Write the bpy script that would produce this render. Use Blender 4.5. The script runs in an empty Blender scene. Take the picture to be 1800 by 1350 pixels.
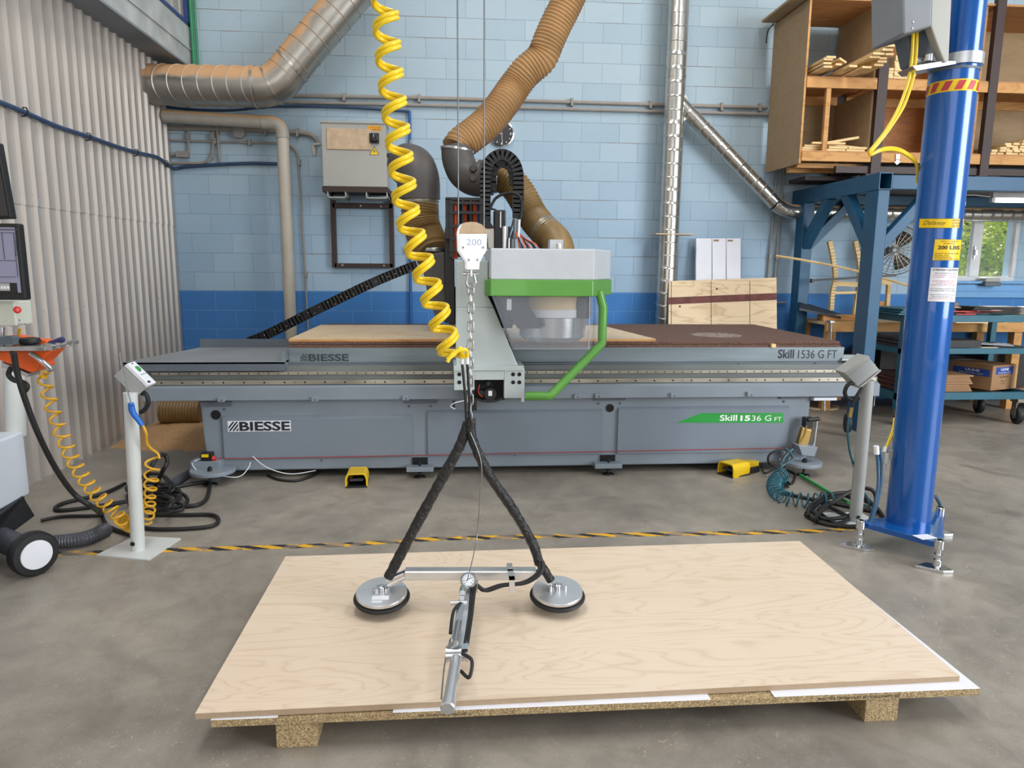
import bpy, math, random
from mathutils import Vector, Matrix
random.seed(7)
SC = bpy.context.scene
COL = SC.collection
R = math.radians
PI = math.pi
# ------------------------------------------------------------------ camera
FPX, CX, CY, H = 1255.0, 900.0, 675.0, 1.5
YAW, PITCH, ROLL = R(4.6), R(9.4), R(.45)
FW = Vector((math.sin(YAW)*math.cos(PITCH), math.cos(YAW)*math.cos(PITCH), -math.sin(PITCH)))
_rt = Vector((math.cos(YAW), -math.sin(YAW), 0)); _up = _rt.cross(FW)
RT = _rt*math.cos(ROLL)+_up*math.sin(ROLL); UP = -_rt*math.sin(ROLL)+_up*math.cos(ROLL)
cam_data = bpy.data.cameras.new('camera'); cam = bpy.data.objects.new('camera', cam_data); COL.objects.link(cam)
cam_data.sensor_width = 36; cam_data.lens = FPX*36/1800; cam_data.clip_start = .05; cam_data.clip_end = 200
M3 = Matrix((RT, UP, -FW)).transposed()
cam.matrix_world = Matrix.Translation((0, 0, H)) @ M3.to_4x4()
SC.camera = cam
# ------------------------------------------------------------------ world, lights, exposure
def srgb(c):
    return tuple(((v/255)/12.92 if v/255 <= .04045 else ((v/255+.055)/1.055)**2.4) for v in c)
W = bpy.data.worlds.new('world'); SC.world = W; W.use_nodes = True
wn = W.node_tree; wn.nodes.clear()
wo = wn.nodes.new('ShaderNodeOutputWorld'); wb = wn.nodes.new('ShaderNodeBackground')
tc = wn.nodes.new('ShaderNodeTexCoord'); sx = wn.nodes.new('ShaderNodeSeparateXYZ'); cr = wn.nodes.new('ShaderNodeValToRGB')
mr = wn.nodes.new('ShaderNodeMapRange'); mr.inputs[1].default_value = -1; mr.inputs[2].default_value = 1
wn.links.new(tc.outputs['Generated'], sx.inputs[0]); wn.links.new(sx.outputs[2], mr.inputs[0]); wn.links.new(mr.outputs[0], cr.inputs[0])
cr.color_ramp.elements[0].position = .45; cr.color_ramp.elements[0].color = (.22, .21, .20, 1)
cr.color_ramp.elements[1].position = .95; cr.color_ramp.elements[1].color = (.62, .63, .66, 1)
e = cr.color_ramp.elements.new(.6); e.color = (.50, .52, .56, 1)
wn.links.new(cr.outputs[0], wb.inputs[0]); wb.inputs[1].default_value = .62; wn.links.new(wb.outputs[0], wo.inputs[0])
def area(name, loc, target, sx_, sy_, power, col):
    l = bpy.data.lights.new(name, 'AREA'); l.shape = 'RECTANGLE'; l.size = sx_; l.size_y = sy_; l.energy = power; l.color = col
    o = bpy.data.objects.new(name, l); COL.objects.link(o); o.location = loc
    o.rotation_euler = (Vector(target)-Vector(loc)).to_track_quat('-Z', 'Y').to_euler(); return o
area('bay_door_daylight', (8.5, -1.5, 3.0), (0, 6, 1.2), 4.5, 4.5, 760, (.93, .97, 1))
area('ceiling_strip_light', (-.6, 3.2, 6.2), (-.6, 3.6, 0), 1.2, 5, 120, (1, .98, .94))
area('ceiling_strip_light', (3.4, 3.2, 6.2), (3.4, 3.6, 0), 1.2, 5, 120, (1, .98, .94))
area('front_door_daylight', (-1.5, -5.0, 2.8), (0, 6, 1.4), 6, 4, 150, (1, .985, .96))
sun = bpy.data.lights.new('sun', 'SUN'); sun.energy = 18; sun.angle = R(.6); sun.color = (1, .95, .84)
so = bpy.data.objects.new('sun', sun); COL.objects.link(so)
so.rotation_euler = Vector((-.25, -1, -.72)).to_track_quat('-Z', 'Y').to_euler()
SC.view_settings.view_transform = 'Standard'; SC.view_settings.look = 'None'
SC.view_settings.gamma = 1; SC.view_settings.exposure = 0.14; SC.view_settings.use_curve_mapping = False
# ------------------------------------------------------------------ measuring helpers: sight line through a photo point meets a real plane
def ray(x, y): return FW + RT*((x-CX)/FPX) - UP*((y-CY)/FPX)
def A(x, y, Y): d = ray(x, y); return Vector((0, 0, H)) + d*(Y/d.y)
def G(x, y, z): d = ray(x, y); return Vector((0, 0, H)) + d*((z-H)/d.z)
def AX(x, y, X): d = ray(x, y); return Vector((0, 0, H)) + d*(X/d.x)
# ------------------------------------------------------------------ materials
def mat(name, c, rough=.5, metal=0., var=.08, vs=6., bump=0., bs=40., c2=None, coat=0., spec=.5, stretch=(1, 1, 1), emit=0, alpha=1., detail=4):
    m = bpy.data.materials.new(name); m.use_nodes = True; nt = m.node_tree; b = nt.nodes['Principled BSDF']
    col = srgb(c); b.inputs['Roughness'].default_value = rough; b.inputs['Metallic'].default_value = metal
    b.inputs['Coat Weight'].default_value = coat; b.inputs['Specular IOR Level'].default_value = spec
    b.inputs['Base Color'].default_value = (*col, 1)
    if alpha < 1: b.inputs['Alpha'].default_value = alpha
    if emit: b.inputs['Emission Color'].default_value = (*col, 1); b.inputs['Emission Strength'].default_value = emit
    if var or bump:
        t = nt.nodes.new('ShaderNodeTexCoord'); mp = nt.nodes.new('ShaderNodeMapping'); mp.inputs['Scale'].default_value = stretch
        nt.links.new(t.outputs['Object'], mp.inputs[0])
    if var:
        n = nt.nodes.new('ShaderNodeTexNoise'); n.inputs['Scale'].default_value = vs; n.inputs['Detail'].default_value = detail
        nt.links.new(mp.outputs[0], n.inputs[0])
        rp = nt.nodes.new('ShaderNodeValToRGB'); rp.color_ramp.elements[0].position = .3; rp.color_ramp.elements[1].position = .7
        a = srgb(c2) if c2 else tuple(v*(1-var*1.6) for v in col)
        z = col if c2 else tuple(min(1, v*(1+var)) for v in col)
        rp.color_ramp.elements[0].color = (*a, 1); rp.color_ramp.elements[1].color = (*z, 1)
        nt.links.new(n.outputs[0], rp.inputs[0]); nt.links.new(rp.outputs[0], b.inputs['Base Color'])
    if bump:
        n2 = nt.nodes.new('ShaderNodeTexNoise'); n2.inputs['Scale'].default_value = bs; n2.inputs['Detail'].default_value = 5
        bm_ = nt.nodes.new('ShaderNodeBump'); bm_.inputs['Strength'].default_value = bump; bm_.inputs['Distance'].default_value = .01
        nt.links.new(mp.outputs[0], n2.inputs[0]); nt.links.new(n2.outputs[0], bm_.inputs['Height']); nt.links.new(bm_.outputs[0], b.inputs['Normal'])
    return m
def N(nt, typ, **kw):
    n = nt.nodes.new(typ)
    for k, v in kw.items(): setattr(n, k, v)
    return n
def mth(nt, op, a, b=None):
    n = nt.nodes.new('ShaderNodeMath'); n.operation = op
    for i, v in enumerate((a, b)):
        if v is None: continue
        if isinstance(v, (int, float)): n.inputs[i].default_value = v
        else: nt.links.new(v, n.inputs[i])
    return n.outputs[0]
def mixc(nt, fac, a, b, blend='MIX'):
    n = nt.nodes.new('ShaderNodeMix'); n.data_type = 'RGBA'; n.blend_type = blend
    for s, v in ((n.inputs[0], fac), (n.inputs[6], a), (n.inputs[7], b)):
        if isinstance(v, (int, float)): s.default_value = v
        elif isinstance(v, tuple): s.default_value = (*v, 1) if len(v) == 3 else v
        else: nt.links.new(v, s)
    return n.outputs[2]
def noise(nt, vec, scale, detail=4, dist=0, rough=.5):
    n = nt.nodes.new('ShaderNodeTexNoise'); n.inputs['Scale'].default_value = scale; n.inputs['Detail'].default_value = detail
    n.inputs['Distortion'].default_value = dist; n.inputs['Roughness'].default_value = rough
    nt.links.new(vec, n.inputs[0]); return n.outputs[0]
def ramp(nt, fac, stops):
    r = nt.nodes.new('ShaderNodeValToRGB'); el = r.color_ramp.elements
    while len(el) < len(stops): el.new(.5)
    for e_, (p, c) in zip(el, stops): e_.position = p; e_.color = (*c, 1) if len(c) == 3 else c
    nt.links.new(fac, r.inputs[0]); return r.outputs[0]
def base(name, rough=.5, metal=0, scale=(1, 1, 1)):
    m = bpy.data.materials.new(name); m.use_nodes = True; nt = m.node_tree; b = nt.nodes['Principled BSDF']
    b.inputs['Roughness'].default_value = rough; b.inputs['Metallic'].default_value = metal
    t = nt.nodes.new('ShaderNodeTexCoord'); mp = nt.nodes.new('ShaderNodeMapping'); mp.inputs['Scale'].default_value = scale
    nt.links.new(t.outputs['Object'], mp.inputs[0]); return m, nt, b, mp.outputs[0], t
def bumpit(nt, b, h, s, d=.01):
    bn = nt.nodes.new('ShaderNodeBump'); bn.inputs['Strength'].default_value = s; bn.inputs['Distance'].default_value = d
    nt.links.new(h, bn.inputs['Height']); nt.links.new(bn.outputs[0], b.inputs['Normal'])
W1 = (1, 1, 1); K0 = (0, 0, 0)
# painted block wall
def block_wall():
    m, nt, b, v, t = base('painted_block', .75)
    s = N(nt, 'ShaderNodeSeparateXYZ'); nt.links.new(v, s.inputs[0])
    c = N(nt, 'ShaderNodeCombineXYZ'); nt.links.new(mth(nt, 'ADD', s.outputs[0], s.outputs[1]), c.inputs[0]); nt.links.new(mth(nt, 'ADD', s.outputs[2], 19.992), c.inputs[1])
    wob = noise(nt, v, 3., 3); cv = N(nt, 'ShaderNodeVectorMath', operation='ADD')
    c3 = N(nt, 'ShaderNodeCombineXYZ'); nt.links.new(mth(nt, 'MULTIPLY', mth(nt, 'SUBTRACT', wob, .5), .006), c3.inputs[1])
    nt.links.new(c.outputs[0], cv.inputs[0]); nt.links.new(c3.outputs[0], cv.inputs[1])
    br = N(nt, 'ShaderNodeTexBrick'); nt.links.new(cv.outputs[0], br.inputs[0])
    br.inputs['Scale'].default_value = 1; br.inputs['Brick Width'].default_value = .41; br.inputs['Row Height'].default_value = .2
    br.inputs['Mortar Size'].default_value = .0032; br.inputs['Mortar Smooth'].default_value = .25; br.inputs['Bias'].default_value = 0
    br.inputs['Color1'].default_value = (*srgb((160, 184, 201)), 1); br.inputs['Color2'].default_value = (*srgb((171, 193, 207)), 1)
    br.inputs['Mortar'].default_value = (*srgb((138, 165, 182)), 1)
    crack = ramp(nt, noise(nt, v, 1.3, 6), [(.55, K0), (.62, W1)])
    low = mth(nt, 'LESS_THAN', s.outputs[2], 1.217)
    blue = mixc(nt, br.outputs['Fac'], srgb((62, 124, 190)), srgb((100, 150, 204)))
    sv_ = N(nt, 'ShaderNodeSeparateXYZ'); nt.links.new(cv.outputs[0], sv_.inputs[0])
    hline = mth(nt, 'GREATER_THAN', mth(nt, 'ABSOLUTE', mth(nt, 'SUBTRACT', mth(nt, 'FRACT', mth(nt, 'DIVIDE', sv_.outputs[1], .2)), .5)), .478)
    mort = mixc(nt, mth(nt, 'MULTIPLY', mth(nt, 'MULTIPLY', br.outputs['Fac'], crack), mth(nt, 'ADD', mth(nt, 'MULTIPLY', hline, .8), .12)), br.outputs['Color'], srgb((128, 106, 88)))
    # upper courses are greyer and paler, lower ones bluer
    tone = mixc(nt, ramp(nt, mth(nt, 'ADD', mth(nt, 'MULTIPLY', s.outputs[2], .25), mth(nt, 'MULTIPLY', noise(nt, v, .9, 2), .25)), [(.55, K0), (1.0, W1)]), (.90, .95, 1.02), (1.06, 1.01, .96))
    up = mixc(nt, 1.0, mort, tone, 'MULTIPLY')
    colr = mixc(nt, low, up, blue)
    pores = noise(nt, v, 130, 2)
    colr = mixc(nt, mth(nt, 'MULTIPLY', ramp(nt, pores, [(.30, W1), (.38, K0)]), .35), colr, srgb((70, 100, 125)))
    stain = ramp(nt, noise(nt, v, 1.1, 5), [(.35, (.93, .93, .93)), (.6, W1)])
    colr = mixc(nt, .8, colr, stain, 'MULTIPLY')
    nt.links.new(colr, b.inputs['Base Color'])
    hgt = mth(nt, 'ADD', mth(nt, 'MULTIPLY', br.outputs['Fac'], -1.), mth(nt, 'MULTIPLY', noise(nt, v, 60, 4), .35))
    bumpit(nt, b, hgt, .5, .008); return m
def concrete():
    m, nt, b, v, t = base('concrete_floor', .42)
    n1 = noise(nt, v, .9, 6, .4, .6); n2 = noise(nt, v, 6, 9, .6, .72); n3 = noise(nt, v, 220, 3)
    c = ramp(nt, n1, [(.32, srgb((130, 124, 115))), (.52, srgb((154, 147, 136))), (.7, srgb((170, 161, 148)))])
    c = mixc(nt, .55, c, ramp(nt, n2, [(.3, (.55, .54, .53)), (.6, W1)]), 'MULTIPLY')
    c = mixc(nt, .35, c, ramp(nt, n3, [(.3, (.5, .5, .5)), (.6, W1)]), 'MULTIPLY')
    chip = ramp(nt, noise(nt, v, 34, 5, 2.5, .7), [(.60, K0), (.66, W1)])
    chipm = mth(nt, 'MULTIPLY', chip, ramp(nt, noise(nt, v, 1.7, 3), [(.35, K0), (.55, W1)]))
    c = mixc(nt, mth(nt, 'MULTIPLY', chipm, .7), c, srgb((196, 182, 158)))
    st = ramp(nt, noise(nt, v, 1.4, 3, .8), [(.62, K0), (.72, W1)])
    c = mixc(nt, mth(nt, 'MULTIPLY', st, .4), c, srgb((84, 76, 68)))
    rust = ramp(nt, noise(nt, v, 2.3, 4, .2), [(.72, K0), (.78, W1)])
    c = mixc(nt, mth(nt, 'MULTIPLY', rust, .3), c, srgb((130, 84, 58)))
    nt.links.new(c, b.inputs['Base Color'])
    nt.links.new(ramp(nt, n2, [(.3, (.30, .30, .30)), (.7, (.52, .52, .52))]), b.inputs['Roughness'])
    bumpit(nt, b, mth(nt, 'ADD', n2, mth(nt, 'MULTIPLY', n3, .25)), .12, .01); return m
def plywood(name, c1, c2, sc=(1, 1, 1), rings=9., rough=.45, k=.5):
    m, nt, b, v, t = base(name, rough, 0, sc)
    mp2 = N(nt, 'ShaderNodeMapping'); mp2.inputs['Scale'].default_value = (.8, 3.6, 3.6); nt.links.new(v, mp2.inputs[0])
    n = noise(nt, mp2.outputs[0], 1.5, 3, .6, .45)
    fr = mth(nt, 'FRACT', mth(nt, 'MULTIPLY', n, rings)); tri = mth(nt, 'ABSOLUTE', mth(nt, 'SUBTRACT', fr, .5))
    ln = ramp(nt, tri, [(0, W1), (.12, (.25, .25, .25)), (.3, K0)])
    mp3 = N(nt, 'ShaderNodeMapping'); mp3.inputs['Scale'].default_value = (2, 60, 60); nt.links.new(v, mp3.inputs[0])
    fine = noise(nt, mp3.outputs[0], 3, 4)
    f = mth(nt, 'ADD', mth(nt, 'MULTIPLY', ln, k), mth(nt, 'MULTIPLY', fine, .3))
    c = mixc(nt, f, srgb(c1), srgb(c2))
    patch = ramp(nt, noise(nt, v, 1.2, 3), [(.35, (.97, .95, .92)), (.65, W1)])
    c = mixc(nt, 1., c, patch, 'MULTIPLY')
    nt.links.new(c, b.inputs['Base Color']); return m
def chip(name, a, bb, scale=160, rough=.85):
    m, nt, b, v, t = base(name, rough)
    vo = N(nt, 'ShaderNodeTexVoronoi'); vo.inputs['Scale'].default_value = scale; nt.links.new(v, vo.inputs[0])
    s = N(nt, 'ShaderNodeSeparateColor'); nt.links.new(vo.outputs['Color'], s.inputs[0])
    c = ramp(nt, s.outputs[0], [(0, srgb(a)), (.5, srgb(tuple((x+y)/2 for x, y in zip(a, bb)))), (1, srgb(bb))])
    nt.links.new(c, b.inputs['Base Color']); bumpit(nt, b, s.outputs[0], .4, .003); return m
def plyedge():
    m, nt, b, v, t = base('plywood_edge', .8)
    s = N(nt, 'ShaderNodeSeparateXYZ'); nt.links.new(v, s.inputs[0])
    st = mth(nt, 'FRACT', mth(nt, 'MULTIPLY', s.outputs[2], 230)); n = noise(nt, v, 60, 3)
    c = mixc(nt, mth(nt, 'MULTIPLY', mth(nt, 'GREATER_THAN', mth(nt, 'ADD', st, mth(nt, 'MULTIPLY', n, .5)), .75), .6), srgb((188, 166, 138)), srgb((132, 108, 86)))
    nt.links.new(c, b.inputs['Base Color']); return m
def dusty(name, metalc, dust, rough=.3, thr=.35, met=.9):
    """bare metal or plastic with sawdust lying on whatever faces up"""
    m, nt, b, v, t = base(name, rough, .9)
    g = N(nt, 'ShaderNodeNewGeometry'); s = N(nt, 'ShaderNodeSeparateXYZ'); nt.links.new(g.outputs['Normal'], s.inputs[0])
    n = noise(nt, v, 9, 5); f = ramp(nt, mth(nt, 'ADD', s.outputs[2], mth(nt, 'MULTIPLY', mth(nt, 'SUBTRACT', n, .5), .55)), [(thr, K0), (thr+.22, W1)])
    c = mixc(nt, f, mixc(nt, n, srgb(metalc), srgb(tuple(x*.82 for x in metalc))), srgb(dust))
    nt.links.new(c, b.inputs['Base Color']); nt.links.new(mth(nt, 'MULTIPLY', mth(nt, 'SUBTRACT', 1, f), met), b.inputs['Metallic'])
    nt.links.new(mixc(nt, f, (rough,)*3, (.9, .9, .9)), b.inputs['Roughness']); return m
def stripes(name, ca, cb, per, slope, ax=(0, 2), ratio=.5, rough=.5, wear=0.):
    m, nt, b, v, t = base(name, rough)
    s = N(nt, 'ShaderNodeSeparateXYZ'); nt.links.new(v, s.inputs[0])
    u = mth(nt, 'ADD', s.outputs[ax[0]], mth(nt, 'MULTIPLY', s.outputs[ax[1]], slope))
    f = mth(nt, 'GREATER_THAN', mth(nt, 'FRACT', mth(nt, 'DIVIDE', mth(nt, 'ADD', u, 50), per)), ratio)
    c = mixc(nt, f, srgb(ca), srgb(cb)); c = mixc(nt, .3, c, ramp(nt, noise(nt, v, 25, 4), [(.3, (.55, .55, .55)), (.6, W1)]), 'MULTIPLY')
    if wear:
        w = ramp(nt, noise(nt, v, 9, 5, .5), [(.50, K0), (.54, W1)])
        c = mixc(nt, mth(nt, 'MULTIPLY', w, wear), c, srgb((128, 120, 110)))
    nt.links.new(c, b.inputs['Base Color']); return m
M = dict(
 block=block_wall(), concrete=concrete(),
 birch=plywood('birch_plywood', (229, 212, 191), (200, 172, 142), rings=13, k=.36),
 ply2=plywood('pine_plywood', (226, 205, 170), (176, 138, 98), rings=8),
 shelfply=plywood('old_plywood', (188, 138, 88), (132, 84, 44), rings=6, rough=.7),
 shelfgrey=plywood('dusty_plywood_panel', (168, 144, 112), (134, 108, 78), rings=5, rough=.8, k=.25),
 orangeply=plywood('varnished_plywood_back', (176, 112, 54), (128, 72, 30), rings=6, rough=.6, k=.4),
 plyedge=plyedge(), chip=chip('chipboard', (206, 184, 140), (122, 100, 70), 300), brownboard=chip('spoilboard_brown', (128, 96, 80), (66, 46, 38), 260),
 slat=plywood('bare_pine', (232, 204, 152), (198, 158, 104), rings=5, rough=.7),
 lumber=plywood('lumber_rail', (208, 158, 98), (166, 112, 60), rings=5, rough=.7),
 white=mat('white_melamine', (228, 230, 238), .35, var=.02),
 corr=mat('corrugated_steel', (192, 185, 178), .40, .5, .06, 3, .03, 30, stretch=(1, 1, .15)),
 galv=dusty('galvanised_steel', (205, 203, 196), (196, 158, 116), .26, .55),
 galvd=dusty('galvanised_steel_dusty', (190, 186, 178), (204, 160, 118), .34, .12),
 pvc=dusty('beige_pvc_pipe', (176, 170, 158), (196, 158, 118), .4, .30, 0),
 conduit=dusty('grey_conduit', (158, 154, 148), (168, 142, 120), .55, .45, 0),
 steel=mat('bright_steel', (205, 207, 210), .24, .95, .06, 20), alu=mat('aluminium', (215, 217, 220), .33, .85, .05, 12),
 chrome=mat('chrome', (220, 222, 226), .12, 1., .03, 10), rail=mat('worn_rail_steel', (170, 164, 150), .4, .7, .25, 7, stretch=(.4, 1, 1)),
 rust=mat('rusty_rail_steel', (164, 140, 108), .55, .5, .3, 9), brass=mat('brass', (180, 150, 90), .35, .9, .1),
 grey=mat('machine_grey_paint', (128, 138, 148), .46, 0, .06, 2.5, .06, 120), grey2=mat('machine_panel_grey', (120, 130, 142), .42, 0, .05, 2, .05, 140),
 dgrey=mat('machine_dark_grey', (92, 100, 110), .5, 0, .07, 3), lgrey=mat('gantry_light_grey', (186, 196, 196), .42, 0, .03, 3, .05, 150),
 fascia=mat('worn_fascia_aluminium', (124, 136, 142), .42, .25, .2, 3, .08, 30, stretch=(.25, 1, 3)), hood=mat('textured_hood_grey', (196, 202, 208), .5, 0, .03, 5, .35, 160),
 green=mat('green_paint', (92, 158, 66), .34, 0, .05, 5, .12, 150, coat=.3), decal=mat('green_decal', (40, 152, 62), .4, 0, .06, 12),
 black=mat('black_plastic', (26, 26, 28), .45, 0, .15, 12), rubber=mat('black_rubber', (24, 24, 25), .55, 0, .15, 20, .1, 80),
 film=mat('black_wrap_film', (24, 24, 26), .25, 0, .2, 30, 1., 70), dust_black=mat('dusty_black_plastic', (52, 50, 50), .6, 0, .2, 12, c2=(36, 35, 36)),
 duct=mat('dark_duct_plastic', (78, 74, 72), .5, 0, .12, 6), hose=mat('tan_flexible_hose', (166, 128, 84), .5, 0, .12, 5), hose2=mat('brown_flexible_hose', (132, 106, 64), .45, 0, .14, 6),
 ghose=mat('grey_corrugated_hose', (72, 74, 82), .4, 0, .08, 6), yellow=mat('yellow_hose', (238, 204, 20), .3, 0, .05, 8, coat=.3), yellow2=mat('amber_hose', (216, 164, 36), .35, 0, .08, 8),
 yel=mat('yellow_paint', (222, 184, 22), .38, 0, .05, 6), teal=mat('teal_hose', (34, 96, 112), .35, 0, .08, 8), gcable=mat('green_cable', (36, 142, 68), .5, 0, .1, 8),
 bcable=mat('blue_air_line', (48, 70, 102), .45, 0, .1, 8), bpipe=mat('blue_pipe', (36, 92, 158), .45, 0, .08, 8), red=mat('red_plastic', (196, 36, 34), .4, 0, .08, 8),
 redrope=mat('red_cord', (150, 62, 66), .6, 0, .1, 8), blue=mat('blue_tool_plastic', (30, 106, 196), .35, 0, .05, 8), wire=mat('steel_rope', (120, 122, 124), .4, .7, .1, 50),
 column=mat('gloss_blue_column', (0, 84, 164), .24, .15, .03, 2, .03, 200, coat=.6), frame=mat('steel_blue_frame', (26, 80, 114), .5, 0, .1, 3, .04, 40),
 cart=mat('teal_cart_paint', (28, 92, 112), .48, 0, .12, 4), brown=mat('dark_brown_steel', (56, 38, 34), .55, 0, .1, 5), beam=mat('mezzanine_steel', (128, 133, 138), .6, 0, .12, 2),
 beamc=mat('mezzanine_fascia', (176, 180, 178), .7, 0, .14, 5, .4, 30), gpipe=mat('green_pipe_paint', (46, 138, 92), .5, 0, .1, 5), btrim=mat('navy_trim', (42, 62, 120), .5),
 boxg=mat('electrical_box_grey', (168, 168, 162), .45, 0, .03, 4), dustw=mat('dusty_plate', (212, 188, 160), .85, 0, .14, 12, .3, 30, c2=(186, 160, 130)),
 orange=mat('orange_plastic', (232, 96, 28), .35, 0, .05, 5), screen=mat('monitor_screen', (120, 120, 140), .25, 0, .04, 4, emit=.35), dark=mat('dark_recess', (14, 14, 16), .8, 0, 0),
 paper=mat('white_label', (226, 228, 234), .5, 0, .03, 8), ink=mat('dark_ink', (26, 32, 46), .5, 0, 0), inkr=mat('red_ink', (188, 60, 70), .5, 0, 0), lyel=mat('yellow_label', (240, 200, 8), .4, 0, .03, 8),
 worn=mat('faded_ink', (54, 66, 72), .6, 0, .3, 14), wink=mat('white_ink', (232, 240, 232), .5, 0, 0), amber=mat('orange_label', (236, 168, 24), .5, 0, .08, 30), hazard=stripes('hazard_tape_material', (40, 40, 44), (226, 172, 44), .20, 2.4, (0, 1), .48, .55, .75),
 colhaz=stripes('red_yellow_band', (236, 196, 24), (190, 40, 34), .075, -1.0, (0, 2), .5, .3), sawdust=mat('sawdust', (200, 158, 112), .95, 0, .15, 60, .8, 90),
 cardboard=mat('cardboard', (158, 122, 88), .85, 0, .06, 6), cblue=mat('printed_blue', (36, 76, 160), .7, 0, .05, 8), leaf=mat('leaf_green', (238, 236, 84), .5, 0, .35, 2.6, c2=(120, 164, 44)), bark=mat('bark', (82, 66, 50), .9, 0, .2, 9),
 winframe=mat('white_window_frame', (206, 208, 210), .45), cabinet=mat('cabinet_pale_grey', (206, 212, 222), .45, 0, .02, 3), stand=mat('stand_white_paint', (208, 212, 210), .42, 0, .05, 5), standg=mat('stand_grey_paint', (158, 160, 158), .5, 0, .06, 5),
 maroon=mat('maroon_stain', (104, 56, 50), .7, 0, .2, 14), tube_light=mat('lit_tube', (255, 252, 240), .5, 0, 0, emit=9), face=mat('clock_face', (52, 50, 50), .5, 0, .05), orangecable=mat('orange_cable', (226, 96, 56), .5, 0, .06), clear=None, glass=None)
def clear(name, a, tint, rough=.08):
    m = bpy.data.materials.new(name); m.use_nodes = True; nt = m.node_tree; b = nt.nodes['Principled BSDF']
    b.inputs['Base Color'].default_value = (*srgb(tint), 1); b.inputs['Roughness'].default_value = rough; b.inputs['Alpha'].default_value = a
    b.inputs['Specular IOR Level'].default_value = .8; return m
M['pvcplain'] = mat('beige_pipe_plain', (190, 182, 168), .4, 0, .08, 4)
M['tan'] = mat('tan_reflection', (222, 190, 142), .6)  # colour of the tan reflection in the visor
M['clear'] = clear('clear_polycarbonate', .15, (196, 204, 214), .12); M['glass'] = clear('window_glass', .07, (220, 235, 235), .03)
nt = M['leaf'].node_tree; lf = nt.nodes['Principled BSDF']; tl = nt.nodes.new('ShaderNodeBsdfTranslucent'); ms = nt.nodes.new('ShaderNodeMixShader'); ms.inputs[0].default_value = .6
for l_ in list(nt.links):
    if l_.to_socket == lf.inputs['Base Color']: nt.links.new(l_.from_socket, tl.inputs[0])
nt.links.new(lf.outputs[0], ms.inputs[1]); nt.links.new(tl.outputs[0], ms.inputs[2]); nt.links.new(ms.outputs[0], [n for n in nt.nodes if n.type == 'OUTPUT_MATERIAL'][0].inputs[0])
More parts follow.
